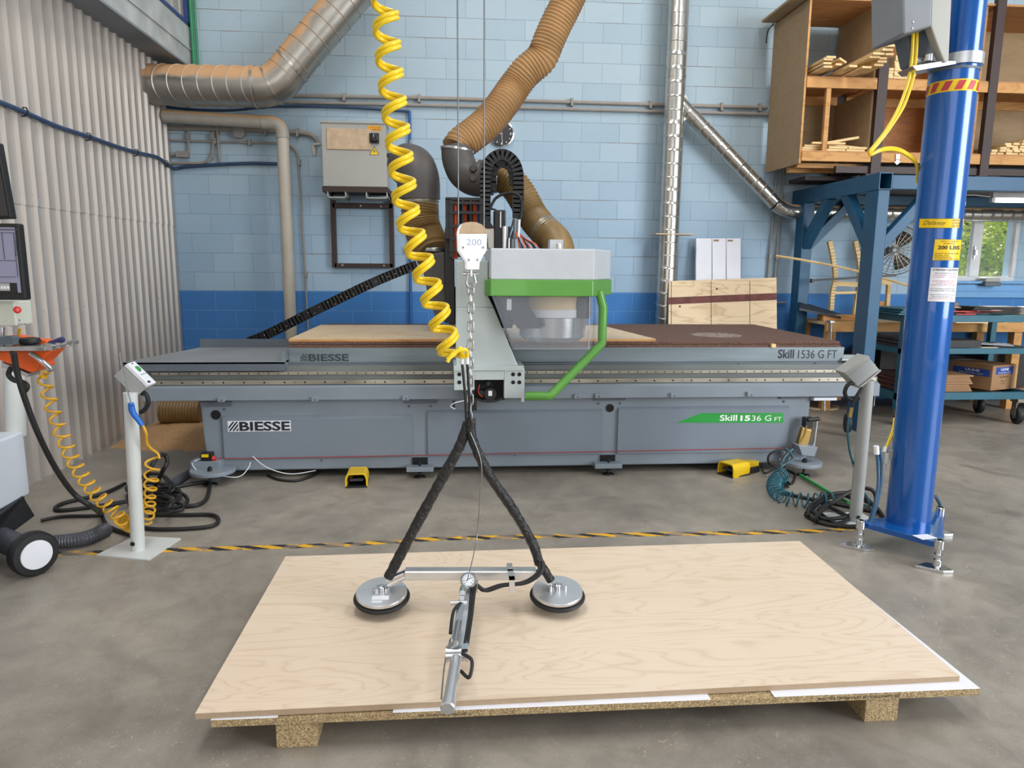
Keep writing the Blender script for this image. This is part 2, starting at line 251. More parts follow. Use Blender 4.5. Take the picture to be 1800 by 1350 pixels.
# ------------------------------------------------------------------ mesh building
class MB:
    def __init__(s): s.v = []; s.f = []; s.sm = []
    def add(s, vs, fs, smooth=False):
        o = len(s.v); s.v += [Vector(p) for p in vs]; s.f += [tuple(i+o for i in f) for f in fs]; s.sm += [smooth]*len(fs); return s
    def hexa(s, p):  # 8 points: bottom ring 0-3, top ring 4-7
        return s.add(p, [(3, 2, 1, 0), (4, 5, 6, 7), (0, 1, 5, 4), (1, 2, 6, 5), (2, 3, 7, 6), (3, 0, 4, 7)])
    def box(s, x0, x1, y0, y1, z0, z1):
        x0, x1 = sorted((x0, x1)); y0, y1 = sorted((y0, y1)); z0, z1 = sorted((z0, z1))
        return s.hexa([(x0, y0, z0), (x1, y0, z0), (x1, y1, z0), (x0, y1, z0), (x0, y0, z1), (x1, y0, z1), (x1, y1, z1), (x0, y1, z1)])
    def obox(s, c, sz, rot=None):
        rot = rot or Matrix.Identity(3); a, b, d = (k/2 for k in sz)
        return s.hexa([Vector(c)+rot@Vector(p) for p in ((-a, -b, -d), (a, -b, -d), (a, b, -d), (-a, b, -d), (-a, -b, d), (a, -b, d), (a, b, d), (-a, b, d))])
    def bar(s, p, q, w, h, up=(0, 0, 1)):
        p, q = Vector(p), Vector(q); t = (q-p).normalized(); u = Vector(up); r = t.cross(u)
        if r.length < 1e-4: u = Vector((0, 1, 0)); r = t.cross(u)
        r.normalize(); u = r.cross(t)
        return s.hexa([p-r*w/2-u*h/2, p+r*w/2-u*h/2, q+r*w/2-u*h/2, q-r*w/2-u*h/2, p-r*w/2+u*h/2, p+r*w/2+u*h/2, q+r*w/2+u*h/2, q-r*w/2+u*h/2])
    def prism(s, poly, vec):
        n = len(poly); v = [Vector(p) for p in poly]; vec = Vector(vec)
        nrm = Vector((0, 0, 0))
        for i in range(n): nrm += v[i].cross(v[(i+1) % n])
        if nrm.dot(vec) > 0: v.reverse()
        vs = v+[p+vec for p in v]
        return s.add(vs, [tuple(range(n)), tuple(range(2*n-1, n-1, -1))]+[(i, i+n, (i+1) % n+n, (i+1) % n) for i in range(n)])
    def tube(s, pts, r, n=10, caps=True, closed=False, slant=0., flat=1.):
        P = [Vector(p) for p in pts]; m = len(P); rr = r if isinstance(r, (list, tuple)) else [r]*m
        T = []
        for i in range(m):
            a = P[(i-1) % m] if (closed or i) else P[i]; b = P[(i+1) % m] if (closed or i < m-1) else P[i]
            t = (b-a); T.append(t.normalized() if t.length > 1e-9 else Vector((0, 0, 1)))
        u = T[0].orthogonal().normalized() if abs(T[0].y) > .9 else (Vector((0, 1, 0))-T[0]*T[0].y).normalized()
        vs = []
        for i in range(m):
            if i:
                u = (u-T[i]*u.dot(T[i]))
                u = u.normalized() if u.length > 1e-6 else T[i].orthogonal().normalized()
            w = T[i].cross(u)
            for k in range(n):
                a = 2*PI*k/n; vs.append(P[i]+(u*math.cos(a)*flat+w*math.sin(a))*rr[i]+T[i]*(slant*rr[i]*math.cos(a)))
        fs = []
        for i in range(m if closed else m-1):
            j = (i+1) % m
            for k in range(n): fs.append((i*n+k, j*n+k, j*n+(k+1) % n, i*n+(k+1) % n))
        s.add(vs, fs, True)
        if caps and not closed: s.add(vs[:n], [tuple(range(n))]); s.add(vs[-n:], [tuple(range(n-1, -1, -1))])
        return s
    def cyl(s, p, q, r, n=20, r2=None): return s.tube([p, q], [r, r if r2 is None else r2], n)
    def lathe(s, prof, o, ax=(0, 0, 1), n=28):
        o = Vector(o); ax = Vector(ax).normalized(); u = ax.orthogonal().normalized(); w = ax.cross(u); vs = []
        for r_, z in prof:
            for k in range(n): a = 2*PI*k/n; vs.append(o+ax*z+(u*math.cos(a)+w*math.sin(a))*r_)
        fs = [(i*n+k, i*n+(k+1) % n, (i+1)*n+(k+1) % n, (i+1)*n+k) for i in range(len(prof)-1) for k in range(n)]
        s.add(vs, fs, True); s.add(vs[:n], [tuple(range(n-1, -1, -1))]); s.add(vs[-n:], [tuple(range(n))]); return s
    def ball(s, c, r, n=12):
        c = Vector(c); prof = [(max(1e-4, r*math.sin(PI*i/n)), -r*math.cos(PI*i/n)) for i in range(n+1)]; return s.lathe(prof, c, (0, 0, 1), n*2)
    def build(s, name, m, parent=None, loc=None, bevel=0., smooth=False):
        o_ = Vector(loc) if loc is not None else (WL[parent.name] if parent else Vector((0, 0, 0)))
        me = bpy.data.meshes.new(name); me.from_pydata([tuple(p-o_) for p in s.v], [], s.f); me.materials.append(m)
        me.polygons.foreach_set('use_smooth', s.sm if not smooth else [True]*len(s.f)); me.update()
        if any(s.sm) or smooth: me.set_sharp_from_angle(angle=R(38))
        ob = bpy.data.objects.new(name, me); COL.objects.link(ob)
        if parent: ob.parent = parent; WL[ob.name] = o_
        else: ob.location = o_; WL[ob.name] = o_
        if bevel:
            b = ob.modifiers.new('bevel', 'BEVEL'); b.width = bevel; b.segments = 2; b.limit_method = 'ANGLE'; b.angle_limit = R(40)
        return ob
WL = {}
def thing(name, label, cat, loc=(0, 0, 0), group=None):
    o = bpy.data.objects.new(name, None); COL.objects.link(o); o.location = loc; o.empty_display_size = .05; WL[o.name] = Vector(loc)
    o['label'] = label; o['category'] = cat
    if group: o['group'] = group
    return o
def tag(o, label, cat, group=None, kind=None):
    o['label'] = label; o['category'] = cat
    if group: o['group'] = group
    if kind: o['kind'] = kind
    return o
def struct(o): o['kind'] = 'structure'; return o
def B(*a): return MB().box(*a)
def crv(pts, n=8, closed=False):
    P = [Vector(p) for p in pts]; m = len(P); out = []
    for i in range(m if closed else m-1):
        if closed: p0, p1, p2, p3 = P[(i-1) % m], P[i], P[(i+1) % m], P[(i+2) % m]
        else: p0, p1, p2, p3 = P[max(i-1, 0)], P[i], P[i+1], P[min(i+2, m-1)]
        for k in range(n):
            t = k/n; out.append(.5*((2*p1)+(p2-p0)*t+(2*p0-5*p1+4*p2-p3)*t*t+(3*p1-p0-3*p2+p3)*t**3))
    if not closed: out.append(P[-1])
    return out
def resample(P, step):
    out = [P[0].copy()]; acc = 0
    for a, b in zip(P[:-1], P[1:]):
        L = (b-a).length
        if L < 1e-9: continue
        d = step-acc
        while d <= L: out.append(a+(b-a)*(d/L)); d += step
        acc = (acc+L) % step
    return out
def ribbed(pts, r, pitch, amp=.06, n=28, k=4, slant=0., caps=True):
    P = resample(crv(pts, 24), pitch/k); rr = [r*(1+amp*(.5+.5*math.cos(2*PI*i/k))) for i in range(len(P))]
    return MB().tube(P, rr, n, caps, slant=slant)
def seamed(pts, r, pitch, n=32, slant=.35, h=.035, w=.006):
    """spiral duct: smooth pipe with thin raised lock seams"""
    P0 = resample(crv(pts, 30) if len(pts) > 2 else [Vector(p) for p in pts], .004); P = []; rr = []
    for i in range(0, len(P0)):
        d = (i*.004) % pitch
        if d < w+.004 or d > pitch-.005 or i % 12 == 0 or i == len(P0)-1: P.append(P0[i]); rr.append(r*(1+h) if .001 < d < w else r)
    return MB().tube(P, rr, n, True, slant=slant)
def helix(path, Rad, turns, r, n=8, phase=0., sgn=1, taper=None, per=22, off=0., flat=1.):
    P = crv(path, 30); L = [0]
    for a, b in zip(P[:-1], P[1:]): L.append(L[-1]+(b-a).length)
    tot = L[-1]; out = []; steps = int(turns*per); j = 0
    u = None
    for i in range(steps+1):
        s_ = max(0, min(tot, tot*i/steps+off)) if not taper else max(0, min(tot, tot*taper(i/steps)+off))
        while j < len(L)-2 and L[j+1] < s_: j += 1
        while j > 0 and L[j] > s_: j -= 1
        f = (s_-L[j])/max(1e-9, L[j+1]-L[j]); c = P[j].lerp(P[j+1], f); T = (P[j+1]-P[j]).normalized()
        if u is None: u = (Vector((1, 0, 0))-T*T.x); u = u.normalized() if u.length > 1e-3 else T.orthogonal().normalized()
        u = (u-T*u.dot(T)).normalized(); w = T.cross(u); a = phase+sgn*2*PI*turns*i/steps
        rad = Rad(i/steps) if callable(Rad) else Rad
        out.append(c+(u*math.cos(a)+w*math.sin(a))*rad)
    return MB().tube(out, r, n)
def text_mesh(s, size, bold=0.):
    cu = bpy.data.curves.new('lettering', 'FONT'); cu.body = s; cu.size = size; cu.offset = bold; cu.extrude = 0; cu.resolution_u = 3
    o = bpy.data.objects.new('lettering', cu); COL.objects.link(o)
    bpy.context.view_layer.update()
    me = bpy.data.meshes.new_from_object(o.evaluated_get(bpy.context.evaluated_depsgraph_get()))
    vs = [v.co.copy() for v in me.vertices]; fs = [tuple(p.vertices) for p in me.polygons]
    bpy.data.objects.remove(o); bpy.data.curves.remove(cu); bpy.data.meshes.remove(me)
    return vs, fs
def text(s, p, w, h, parent, m, bold=0., U=(1, 0, 0), V=(0, 0, 1), wrap=None, name='lettering', lift=(0, -.0015, 0)):
    """flat lettering that fills the box w x h whose lower left corner is p"""
    vs, fs = text_mesh(s, 1., bold)
    x0 = min(v.x for v in vs); x1 = max(v.x for v in vs); y0 = min(v.y for v in vs); y1 = max(v.y for v in vs)
    U, V, p = Vector(U), Vector(V), Vector(p)+Vector(lift); mb = MB(); out = []
    for v in vs:
        a = (v.x-x0)/(x1-x0)*w; b = (v.y-y0)/(y1-y0)*h
        out.append(wrap(a, b) if wrap else p+U*a+V*b)
    mb.add(out, fs); return mb.build(name, m, parent)
def copy_tree(o, parent=None, first=True):
    c = o.copy(); COL.objects.link(c); WL[c.name] = WL[o.name].copy()
    if parent: c.parent = parent
    for ch in list(o.children): copy_tree(ch, c, False)
    return c
def cable(pts, r, m, name, label, cat='cable', n=10, k=8, parent=None, group=None):
    o = MB().tube(crv(pts, k), r, n).build(name, m, parent, None if parent else Vector(pts[0]))
    if not parent: tag(o, label, cat, group)
    return o
# ================================================================== SETTING
WY = 7.87; WX = -2.9
struct(B(-3.2, 12, -6, WY+.1, -.1, 0).build('floor', M['concrete']))
wx0, wx1, wz0, wz1 = 5.42, 6.46, 1.37, 2.32
wb_ = MB()
wb_.box(-3.1, wx0, WY, WY+.2, 0, 9); wb_.box(wx1, 13, WY, WY+.2, 0, 9); wb_.box(wx0, wx1, WY, WY+.2, 0, wz0); wb_.box(wx0, wx1, WY, WY+.2, wz1, 9)
struct(wb_.build('wall_back', M['block']))
def corr():
    mb = MB(); pitch = .142; prof = [(0, 0), (.088, 0), (.100, .024), (.130, .024)]
    def sheet(z0, z1, off, y0=-6., y1=WY-.01):
        pts = []; y = y0
        while y < y1:
            for a, d in prof:
                if y+a < y1: pts.append((WX+off+d, y+a))
            y += pitch
        pts.append((WX+off, y1)); vs = []
        for x, y_ in pts: vs += [(x, y_, z0), (x, y_, z1)]
        mb.add(vs, [(2*i, 2*i+1, 2*i+3, 2*i+2) for i in range(len(pts)-1)])
    sheet(0, 1.92, 0); sheet(1.88, 3.46, .005)
    mb.box(WX-.12, WX-.03, -6, WY, 0, 3.46)
    for zz in (.45, 1.16, 1.96):   # sheet screws
        y = 3.94
        while y < 7.7:
            mb.ball((WX+.006, y-.05, zz), .006, 4); y += pitch*(1 if zz > 1.9 else 2)
    return mb
struct(corr().build('wall_left', M['corr']))
bz = 3.43; bx = A(338, 118, WY).x
t1 = struct(MB().box(WX-.3, bx, -6, WY, bz, bz+.02).build('trim_1', M['beam']))
tm = MB().box(bx-.05, bx, -6, WY, bz+.02, bz+.4); tm.box(bx, bx+.012, -6, WY, bz+.17, bz+.185); tm.box(WX-.3, bx-.05, -6, WY, bz+.38, bz+.4)
struct(tm.build('trim_2', M['beamc']))
tm = MB(); zt = bz+.4
tm.box(bx-.03, bx+.01, -6, WY-.02, zt, zt+.035); tm.box(bx-.03, bx+.01, WY-.06, WY-.02, zt, zt+2)
struct(tm.build('trim_3', M['btrim']))
tm = MB()
yy = 0.
while yy < WY-.1:
    tm.box(bx-.06, bx-.045, yy, yy+.14, zt, zt+2.5); tm.box(bx-.05, bx-.035, yy+.14, yy+.2, zt, zt+2.5); yy += .2
struct(tm.build('wall_upper', M['corr']))
tag(MB().cyl((bx+.035, WY-.05, bz-.02), (bx+.035, WY-.05, 8), .017).cyl((bx+.075, WY-.05, bz-.02), (bx+.075, WY-.05, 8), .012).build('pipe', M['gpipe'], None, (bx+.05, WY-.05, bz)),
    'green painted pipe running up the block wall in the mezzanine corner', 'pipe')
# window
mx0, mx1 = A(1707, 450, WY).x, A(1724, 450, WY).x; wf = MB(); fw = .05; y0, y1 = WY-.03, WY+.12
for a in ((wx0, wx0+fw, wz0+fw, wz1-fw), (wx1-fw, wx1, wz0+fw, wz1-fw), (wx0, wx1, wz0, wz0+fw), (wx0, wx1, wz1-fw, wz1), (mx0, mx1, wz0+fw, wz1-fw)):
    wf.box(a[0], a[1], y0+.03, WY+.06, a[2], a[3])
wroot = struct(wf.build('window_1', M['winframe'], None, (wx0, WY, wz0), .004))
MB().box(wx0+fw, wx1-fw, WY+.05, WY+.056, wz0+fw, wz1-fw).build('pane', M['glass'], wroot)
MB().box(mx0+.02, mx0+.035, WY-.02, WY, 1.62, 1.76).box(mx0+.02, mx0+.045, WY-.04, WY-.02, 1.66, 1.72).build('latch', M['alu'], wroot)
sl = MB().box(wx0-.1, wx1+.12, WY-.09, WY+.02, wz0-.03, wz0).box(wx0-.12, wx1+.3, WY-.04, WY, wz0-.19, wz0-.04)
sl.box(wx0-.12, wx1+.3, WY-.055, WY, wz0-.12, wz0-.10).build('window_sill', mat('sill_blue_paint', (112, 164, 214), .6, var=.05), wroot, bevel=.004)
# trees outside
def tree(x, y, hgt, rad, label, n, seed):
    rr = random.Random(seed); t = thing('tree', label, 'tree', (x, y, 0), 'trees outside the window')
    mb = MB()
    for _ in range(n):
        a = rr.uniform(0, 2*PI); b = math.acos(rr.uniform(-1, 1)); q = rad*rr.uniform(.35, 1)**.6*(1+.18*math.sin(3*a+seed)+.15*math.sin(5*b))
        c = Vector((x+q*math.sin(b)*math.cos(a), y+q*math.sin(b)*math.sin(a)*.8, hgt+q*math.cos(b)*1.3)); s_ = rr.uniform(.03, .075)
        d = Vector((rr.gauss(0, 1), rr.gauss(0, 1), rr.gauss(0, .7))).normalized(); e_ = d.orthogonal().normalized()
        mb.add([c-d*s_, c+e_*s_*.5, c+d*s_, c-e_*s_*.5], [(0, 1, 2, 3)])
    mb.build('foliage', M['leaf'], t)
    tb = MB()
    tb.tube(crv([(x, y, 0), (x+.05, y, hgt*.4), (x-.1, y, hgt), (x+.1, y, hgt+rad)], 6), [.13-.004*i for i in range(19)], 8)
    for k in range(9):
        a = k*2.4; z = hgt-rad*.7+k*rad*.17
        tb.tube(crv([(x, y, z), (x+.5*rad*math.cos(a), y+.5*rad*math.sin(a), z+.3), (x+.9*rad*math.cos(a), y+.8*rad*math.sin(a), z+.7)], 5), [.05-.003*i for i in range(11)], 6)
    tb.build('trunk', M['bark'], t)
tree(8.9, 11.8, 2.2, 1.15, 'leafy tree seen through the pane nearest the blue column', 15000, 3)
tree(10.9, 13.6, 1.9, 1.25, 'leafy tree with bright yellow green foliage seen through the farther window pane', 15000, 9)
tree(11.6, 15.5, 2.6, 2.2, 'larger tree standing behind the two by the window', 14000, 5)
# hazard tape
tp = MB(); pa = [G(x, y, 0) for x, y in ((60, 975), (330, 966), (600, 958), (770, 947), (900, 944), (1100, 940), (1300, 937), (1500, 932))]
for p in pa: p.z = 0
up_ = [p+Vector((0, .028, 0)) for p in pa]; dn_ = [p-Vector((0, .028, 0)) for p in pa]; n_ = len(pa)
for i in range(n_-1): tp.hexa([dn_[i], dn_[i+1], up_[i+1], up_[i]]+[q+Vector((0, 0, .0012)) for q in (dn_[i], dn_[i+1], up_[i+1], up_[i])])
tag(tp.build('floor_tape', M['hazard']), 'worn black and yellow hazard tape stuck across the concrete floor', 'tape')
# ================================================================== PANELS ON THE PALLET
px0, px1, py0 = -.757, 1.752, 2.066
pt = thing('pallet', 'low chipboard pallet with white melamine face carrying the big plywood sheet', 'pallet', ((px0+px1)/2, 2.66, 0))
ptop = .113; n1, n2 = A(487, 1255, py0).x, A(690, 1245, py0).x; n3, n4 = A(1250, 1222, py0).x, A(1362, 1217, py0).x
pb = MB().box(px0, px1, py0, 3.285, ptop-.025, ptop-.004)
pb.box(n2, n3, py0, 3.285, ptop-.004, ptop-.001).box(n4, px1, py0, 3.285, ptop-.004, ptop-.001).box(px0, n1, py0, 3.285, ptop-.004, ptop-.001)
pbo = pb.build('board', M['chip'], pt)
pw = MB()
for a, b in ((px0, n1), (n2, n3), (n4, px1)): pw.hexa([(a, py0, ptop-.001), (b, py0, ptop-.001), (b, 3.285, ptop-.001), (a, 3.285, ptop-.001), (a+.001, py0+.001, ptop), (b-.001, py0+.001, ptop), (b-.001, 3.284, ptop), (a+.001, 3.284, ptop)])
pw.build('melamine_face', M['white'], pbo)
for s_ in ((730, 840), (1430, 1590)):
    a = A(s_[0]+6, 1250, py0); b = A(s_[1]-12, 1250, py0)
    z = ptop-.019
    text('MDF 15/8 LAMIN PART BD 4X8 2S WHT 07', (a.x, py0, z), b.x-a.x, .009, pbo, M['ink'])
for xa, xb in ((-.565, -.44), (1.36, 1.475)):
    for yc in (2.075, 3.15):
        bm_ = MB().box(xa, xb, yc, yc+.12 if yc > 3 else yc+.5, 0, ptop-.025)
        bo = bm_.build('block', M['chip'], pt, bevel=.002)
ply = thing('plywood_sheet', 'large pale birch plywood sheet lying on the pallet beneath the suction lifter', 'plywood', (.45, 2.66, ptop))
q0, q1, q2, q3 = G(343, 1254, .1335), G(1687, 1188, .1335), G(1406, 951, .1335), G(502, 978, .1335)
lo = [Vector((p.x, p.y, ptop+.0005)) for p in (q0, q1, q2, q3)]; hi = [Vector((p.x, p.y, .1325)) for p in (q0, q1, q2, q3)]; hi2 = [p+Vector((0, 0, .0012)) for p in hi]
MB().hexa(lo+hi).build('core', M['plyedge'], ply); MB().hexa(hi+hi2).build('face_veneer', M['birch'], ply)
# ================================================================== SUCTION LIFTER
LY = 2.72
vl = thing('vacuum_lifter', 'two cup vacuum lifter with aluminium bar and black wrapped arms hovering over the plywood', 'lifter', (.03, LY, .16))
tilt = Matrix.Rotation(R(9), 3, 'X')
def cup(cx_, cy_, lab):
    c = Vector((cx_, cy_, .185)); ax = tilt@Vector((0, 0, 1))
    rim = MB().lathe([(.05, -.006), (.098, -.008), (.109, -.006), (.1125, 0), (.109, .007), (.098, .010), (.06, .010)], c, ax, 48).build('suction_cup', M['rubber'], vl)
    MB().lathe([(.03, .008), (.096, .010), (.1015, .014), (.1015, .024), (.099, .027), (.02, .029)], c, ax, 48).build('disc', M['alu'], rim)
    hb = MB(); hb.lathe([(.014, .027), (.014, .05), (.009, .052)], c, ax, 16)
    for dx in (-.03, .03): hb.lathe([(.006, .027), (.006, .045), (.004, .048)], c+Vector((dx, -.01, 0)), ax, 8)
    hb.obox(c+ax*.034+Vector((.0, .012, 0)), (.05, .03, .012), tilt); hb.build('fitting', M['steel'], rim)
    if lab:
        MB().obox(c+ax*.0288+tilt@Vector((.0, -.048, 0)), (.066, .026, .0012), tilt).obox(c+ax*.0288+tilt@Vector((-.012, -.073, 0)), (.04, .013, .0012), tilt).build('label', M['paper'], rim)
    return c
cL = cup(A(671, 1042, LY).x, LY, True); cR = cup(A(979, 1046, LY-.02).x, LY-.03, False)
zb = .272
pL = A(712, 1018, LY+.02); pR = A(942, 1031, LY-.01)
bar_ = MB().bar((pL.x, LY+.02, zb), (pR.x, LY-.01, zb), .05, .038).build('crossbar', M['alu'], vl, bevel=.004)
for s_, (c, p) in enumerate(((cL, pL), (cR, pR))):
    y_ = c.y+.02; e1 = Vector((p.x, y_, zb-.01)); e2 = Vector((c.x+(.02 if s_ == 0 else -.02), c.y+.01, .232))
    MB().bar(e1, e2, .045, .014).bar(e1+Vector((0, .018, .012)), e2+Vector((0, .018, .016)), .006, .022).bar(e1+Vector((0, -.018, .012)), e2+Vector((0, -.018, .016)), .006, .022).build('hinge_bracket', M['steel'], vl, bevel=.002)
# gauge and pull handle
gc = G(823, 1020, .318); hd = Vector((A(790, 1238, 2.0).x, 1.985, .205)); ha = Vector((A(826, 1040, LY).x, LY-.03, zb-.004))
gd = MB().lathe([(.026, -.03), (.030, -.02), (.030, 0), (.027, .004)], gc, (0, -.8, .6), 32).build('gauge', M['steel'], vl)
MB().lathe([(.022, .004), (.022, .0055)], gc, (0, -.8, .6), 32).build('dial', M['paper'], gd)
dm = MB()
MB().cyl(gc-Vector((0, -.8, .6))*.02, (ha.x, gc.y+.04, ha.z), .012).build('stem', M['steel'], gd)
gx = Vector((1, 0, 0)); gyv = Vector((0, .6, .8)); gn = Vector((0, -.8, .6))
for k in range(9):
    a = R(-130+k*32.5); d = gx*math.sin(a)+gyv*math.cos(a); dm.bar(gc+gn*.0058+d*.015, gc+gn*.0058+d*.020, .0022, .0006, gn)
dm.bar(gc+gn*.006-gx*.006, gc+gn*.006+gx*.013+gyv*.008, .002, .0008, gn); dm.build('dial_marks', M['ink'], gd)
dv = (hd-ha); L_ = dv.length; dv.normalize()
mid = ha+dv*L_*.70
arm = MB().bar(ha, mid, .040, .036).build('handle_arm', M['alu'], vl, bevel=.005)
MB().bar(ha+dv*.20+Vector((-.012, 0, .03)), ha+dv*.47+Vector((-.012, 0, .03)), .020, .022).cyl(ha+dv*.24+Vector((-.05, 0, .035)), ha+dv*.24+Vector((.01, 0, .035)), .008).cyl(ha+dv*.38+Vector((-.005, 0, .045)), ha+dv*.5+Vector((-.005, 0, .045)), .011).lathe([(.013, -.02), (.015, 0), (.013, .02)], ha+dv*.18+Vector((-.01, 0, .05)), dv, 12).build('valve', M['steel'], arm)
for k in (.09, .50): MB().obox(ha+dv*k+Vector((.027, 0, .016)), (.022, .03, .036), dv.to_track_quat('-Y', 'Z').to_matrix()).build('clip', M['chrome'], arm)
cl_ = MB().cyl(mid+Vector((-.032, 0, .004)), mid+Vector((.032, 0, .004)), .023)
for sx_ in (-.034, .034): cl_.lathe([(.026, -.003), (.026, .003)], mid+Vector((sx_, 0, .004)), (1, 0, 0), 20); cl_.bar(mid+Vector((sx_, 0, .004)), mid-dv*.07+Vector((sx_*.8, 0, .0)), .006, .034)
cl_.build('pivot_clamp', M['steel'], arm)
gr = MB().lathe([(.019, 0), (.019, .20), (.0225, .201), (.0225, .235), (.019, .239)], mid+dv*.02, dv, 24).build('handle', M['alu'], vl)
MB().tube(crv([mid+Vector((-.034, 0, .01)), mid+dv*.08+Vector((-.033, 0, .0)), mid+dv*.2+Vector((-.026, 0, -.01))], 6), .0025, 6).build('safety_wire', M['wire'], gr)
MB().tube(crv([ha+dv*.25+Vector((-.012, 0, .04)), ha+dv*.32+Vector((-.03, 0, .05)), ha+dv*.42+Vector((-.03, 0, .03))], 8), .006, 8).build('valve_hose', M['rubber'], arm)
MB().tube(crv([ha+dv*.52+Vector((.02, 0, .02)), ha+dv*.56+Vector((.055, 0, .02)), ha+dv*.60+Vector((.05, 0, -.01)), ha+dv*.56+Vector((.02, 0, -.015))], 8), .006, 8).build('valve_hose', M['rubber'], arm)
def wrapped(pts, r, seed):
    P = resample(crv(pts, 20), .006); rr_ = random.Random(seed); w = [r*(1+.045*math.sin(i*.19+seed)+.035*math.sin(i*.83)+rr_.uniform(-.035, .035)) for i in range(len(P))]
    return MB().tube(P, w, 14)
jn = A(825, 757, LY); lw = []
wrapped([jn+Vector((-.002, .01, .03)), A(805, 790, LY), A(757, 877, LY), A(712, 960, LY), A(682, 1016, LY)], .021, 1).build('wrapped_arm', M['film'], vl)
wrapped([jn+Vector((.004, -.006, .05)), A(832, 776, LY-.01), A(860, 835, LY-.01), A(900, 893, LY-.02), A(936, 955, LY-.03), A(948, 992, LY-.04)], .0195, 2).build('wrapped_arm', M['film'], vl)
wrapped([A(946, 985, LY-.035), A(956, 1000, LY-.035), A(968, 1020, LY-.03)], .018, 3).build('wrapped_arm', M['film'], vl)
for k in (0, 1):
    d = Vector((k*.011, -.008-k*.004, .0))
    MB().tube(crv([A(948, 985, LY-.05)+d, A(945, 1005, LY-.08)+d, A(920, 1022, LY-.09)+d, A(880, 1027, LY-.09)+d, A(850, 1036, LY-.09)+d, ha+dv*.09+Vector((.03-k*.008, 0, .016)), ha+dv*.3+Vector((.03-k*.008, 0, .012)), ha+dv*.5+Vector((.03-k*.008, 0, .012))], 10), .0072, 10).build('hose', M['rubber'], vl)
hx = A(897, 1022, LY-.03); MB().box(hx.x-.011, hx.x+.011, LY-.045, LY+.03, zb+.017, zb+.03).box(hx.x-.011, hx.x+.011, LY-.115, LY-.095, zb-.03, zb+.03).box(hx.x-.011, hx.x+.011, LY-.115, LY-.03, zb+.022, zb+.03).build('hose_clip', M['alu'], vl)
MB().tube(crv([A(827, 760, LY-.04), A(846, 815, LY-.05), A(843, 880, LY-.05), A(838, 945, LY-.05), gc+Vector((.002, -.02, .03)), ha+dv*.10+Vector((-.008, 0, .04))], 12), .0022, 6).build('pull_wire', M['wire'], vl)
for k in (0, 1):   # two air tubes coming down beside the chain
    MB().tube(crv([A(812+k*9, 636, LY-.02), A(815+k*8, 665, LY-.02), A(818+k*7, 700, LY-.02), A(820+k*5, 740, LY-.01), A(826+k*3, 775, LY)], 8), .0052, 8).build('air_tube', M['rubber'], vl)
    MB().cyl(A(812+k*9, 622, LY-.02), A(812+k*9, 640, LY-.02), .0078).build('tube_connector', M['paper'], vl)
# chain
ch = thing('lifting_chain', 'galvanised steel chain hanging from the pulley block down to the lifter', 'chain', A(826, 760, LY))
c0, c1 = A(828, 500, LY), A(826, 772, LY)
def link(c, T, u, ln=.052, wd=.0105, r=.0038):
    T = T.normalized(); u = (u-T*u.dot(T)).normalized(); pts = []
    for k in range(20):
        a = 2*PI*k/20; s_ = 1 if math.sin(a) >= 0 else -1
        pts.append(c+u*wd*math.cos(a)+T*((ln/2-wd-r)*s_+wd*math.sin(a)))
    return MB().tube(pts, r, 8, closed=True)
nl = 17; T_ = (c1-c0)
for k in range(nl):
    c = c0+T_*((k+.5)/nl); u = Vector((1, 0, 0)) if k % 2 == 0 else Vector((.15, 1, 0))
    if k > nl-4: c.x += .004*math.sin(k*2.1)
    link(c, T_, u).build('link', M['steel'], ch)
sh = MB(); sc_ = A(828, 490, LY)
sh.tube(crv([sc_+Vector(p) for p in ((-.011, 0, .018), (-.015, 0, .0), (-.017, 0, -.016), (-.009, 0, -.032), (0, 0, -.036), (.009, 0, -.032), (.017, 0, -.016), (.015, 0, 0), (.011, 0, .018))], 5), .0048, 8)
sh.cyl(sc_+Vector((-.028, 0, .018)), sc_+Vector((.028, 0, .018)), .005).cyl(sc_+Vector((-.03, 0, .018)), sc_+Vector((-.022, 0, .018)), .009).cyl(sc_+Vector((0, 0, .01)), sc_+Vector((0, 0, .045)), .006)
sh.build('shackle', M['steel'], ch)
# pulley block
pbk = thing('pulley_block', 'teardrop aluminium pulley block hanging on two steel ropes', 'pulley', A(828, 475, LY))
def pc(pts, y): return [A(a, b, LY-.02)+Vector((0, y, 0)) for a, b in pts]
out_ = [(820, 474), (846, 474), (848, 466)] and [(816, 474), (842, 474), (843, 464), (856, 442), (856, 408)] 
k_ = [(842, 474), (843, 462), (855, 441), (856, 409), (852, 401), (845, 394), (836, 391), (829, 390), (822, 391), (813, 394), (808, 401), (806, 409), (807, 441), (820, 462), (820, 474)]
k2 = [(x-4 if x < 830 else x-3, y) for x, y in k_]
MB().prism(pc(k2, .0), (0, .055, 0)).build('body', M['alu'], pbk, bevel=.003)
fp = [(842, 474), (843, 462), (855, 441), (856, 411), (807, 411), (807, 441), (820, 462), (820, 474)]
plt = MB().prism(pc(fp, -.012), (0, .012, 0)).build('side_plate', M['steel'], pbk, bevel=.001)
tb2 = MB().prism(pc([(856, 411), (854, 403), (847, 395), (838, 391), (829, 390), (820, 391), (812, 395), (808, 403), (807, 411)], -.010), (0, .012, 0)).build('guard_cap', M['dustw'], pbk)
for x, y in ((814, 435), (849, 435), (824, 457), (839, 457)):
    c = A(x, y, LY-.02)+Vector((0, -.012, 0)); s_ = MB().lathe([(.0062, 0), (.0062, .002), (.005, .0035)], c, (0, -1, 0), 14).build('screw', M['alu'], pbk); MB().lathe([(.0026, .0036), (.0026, .004)], c, (0, -1, 0), 6).build('socket', M['dark'], s_)
a = A(820, 431, LY-.02); text('200', a+Vector((0, -.012, 0)), .055, .022, plt, mat('faded_blue_print', (168, 186, 214), .5, var=0))
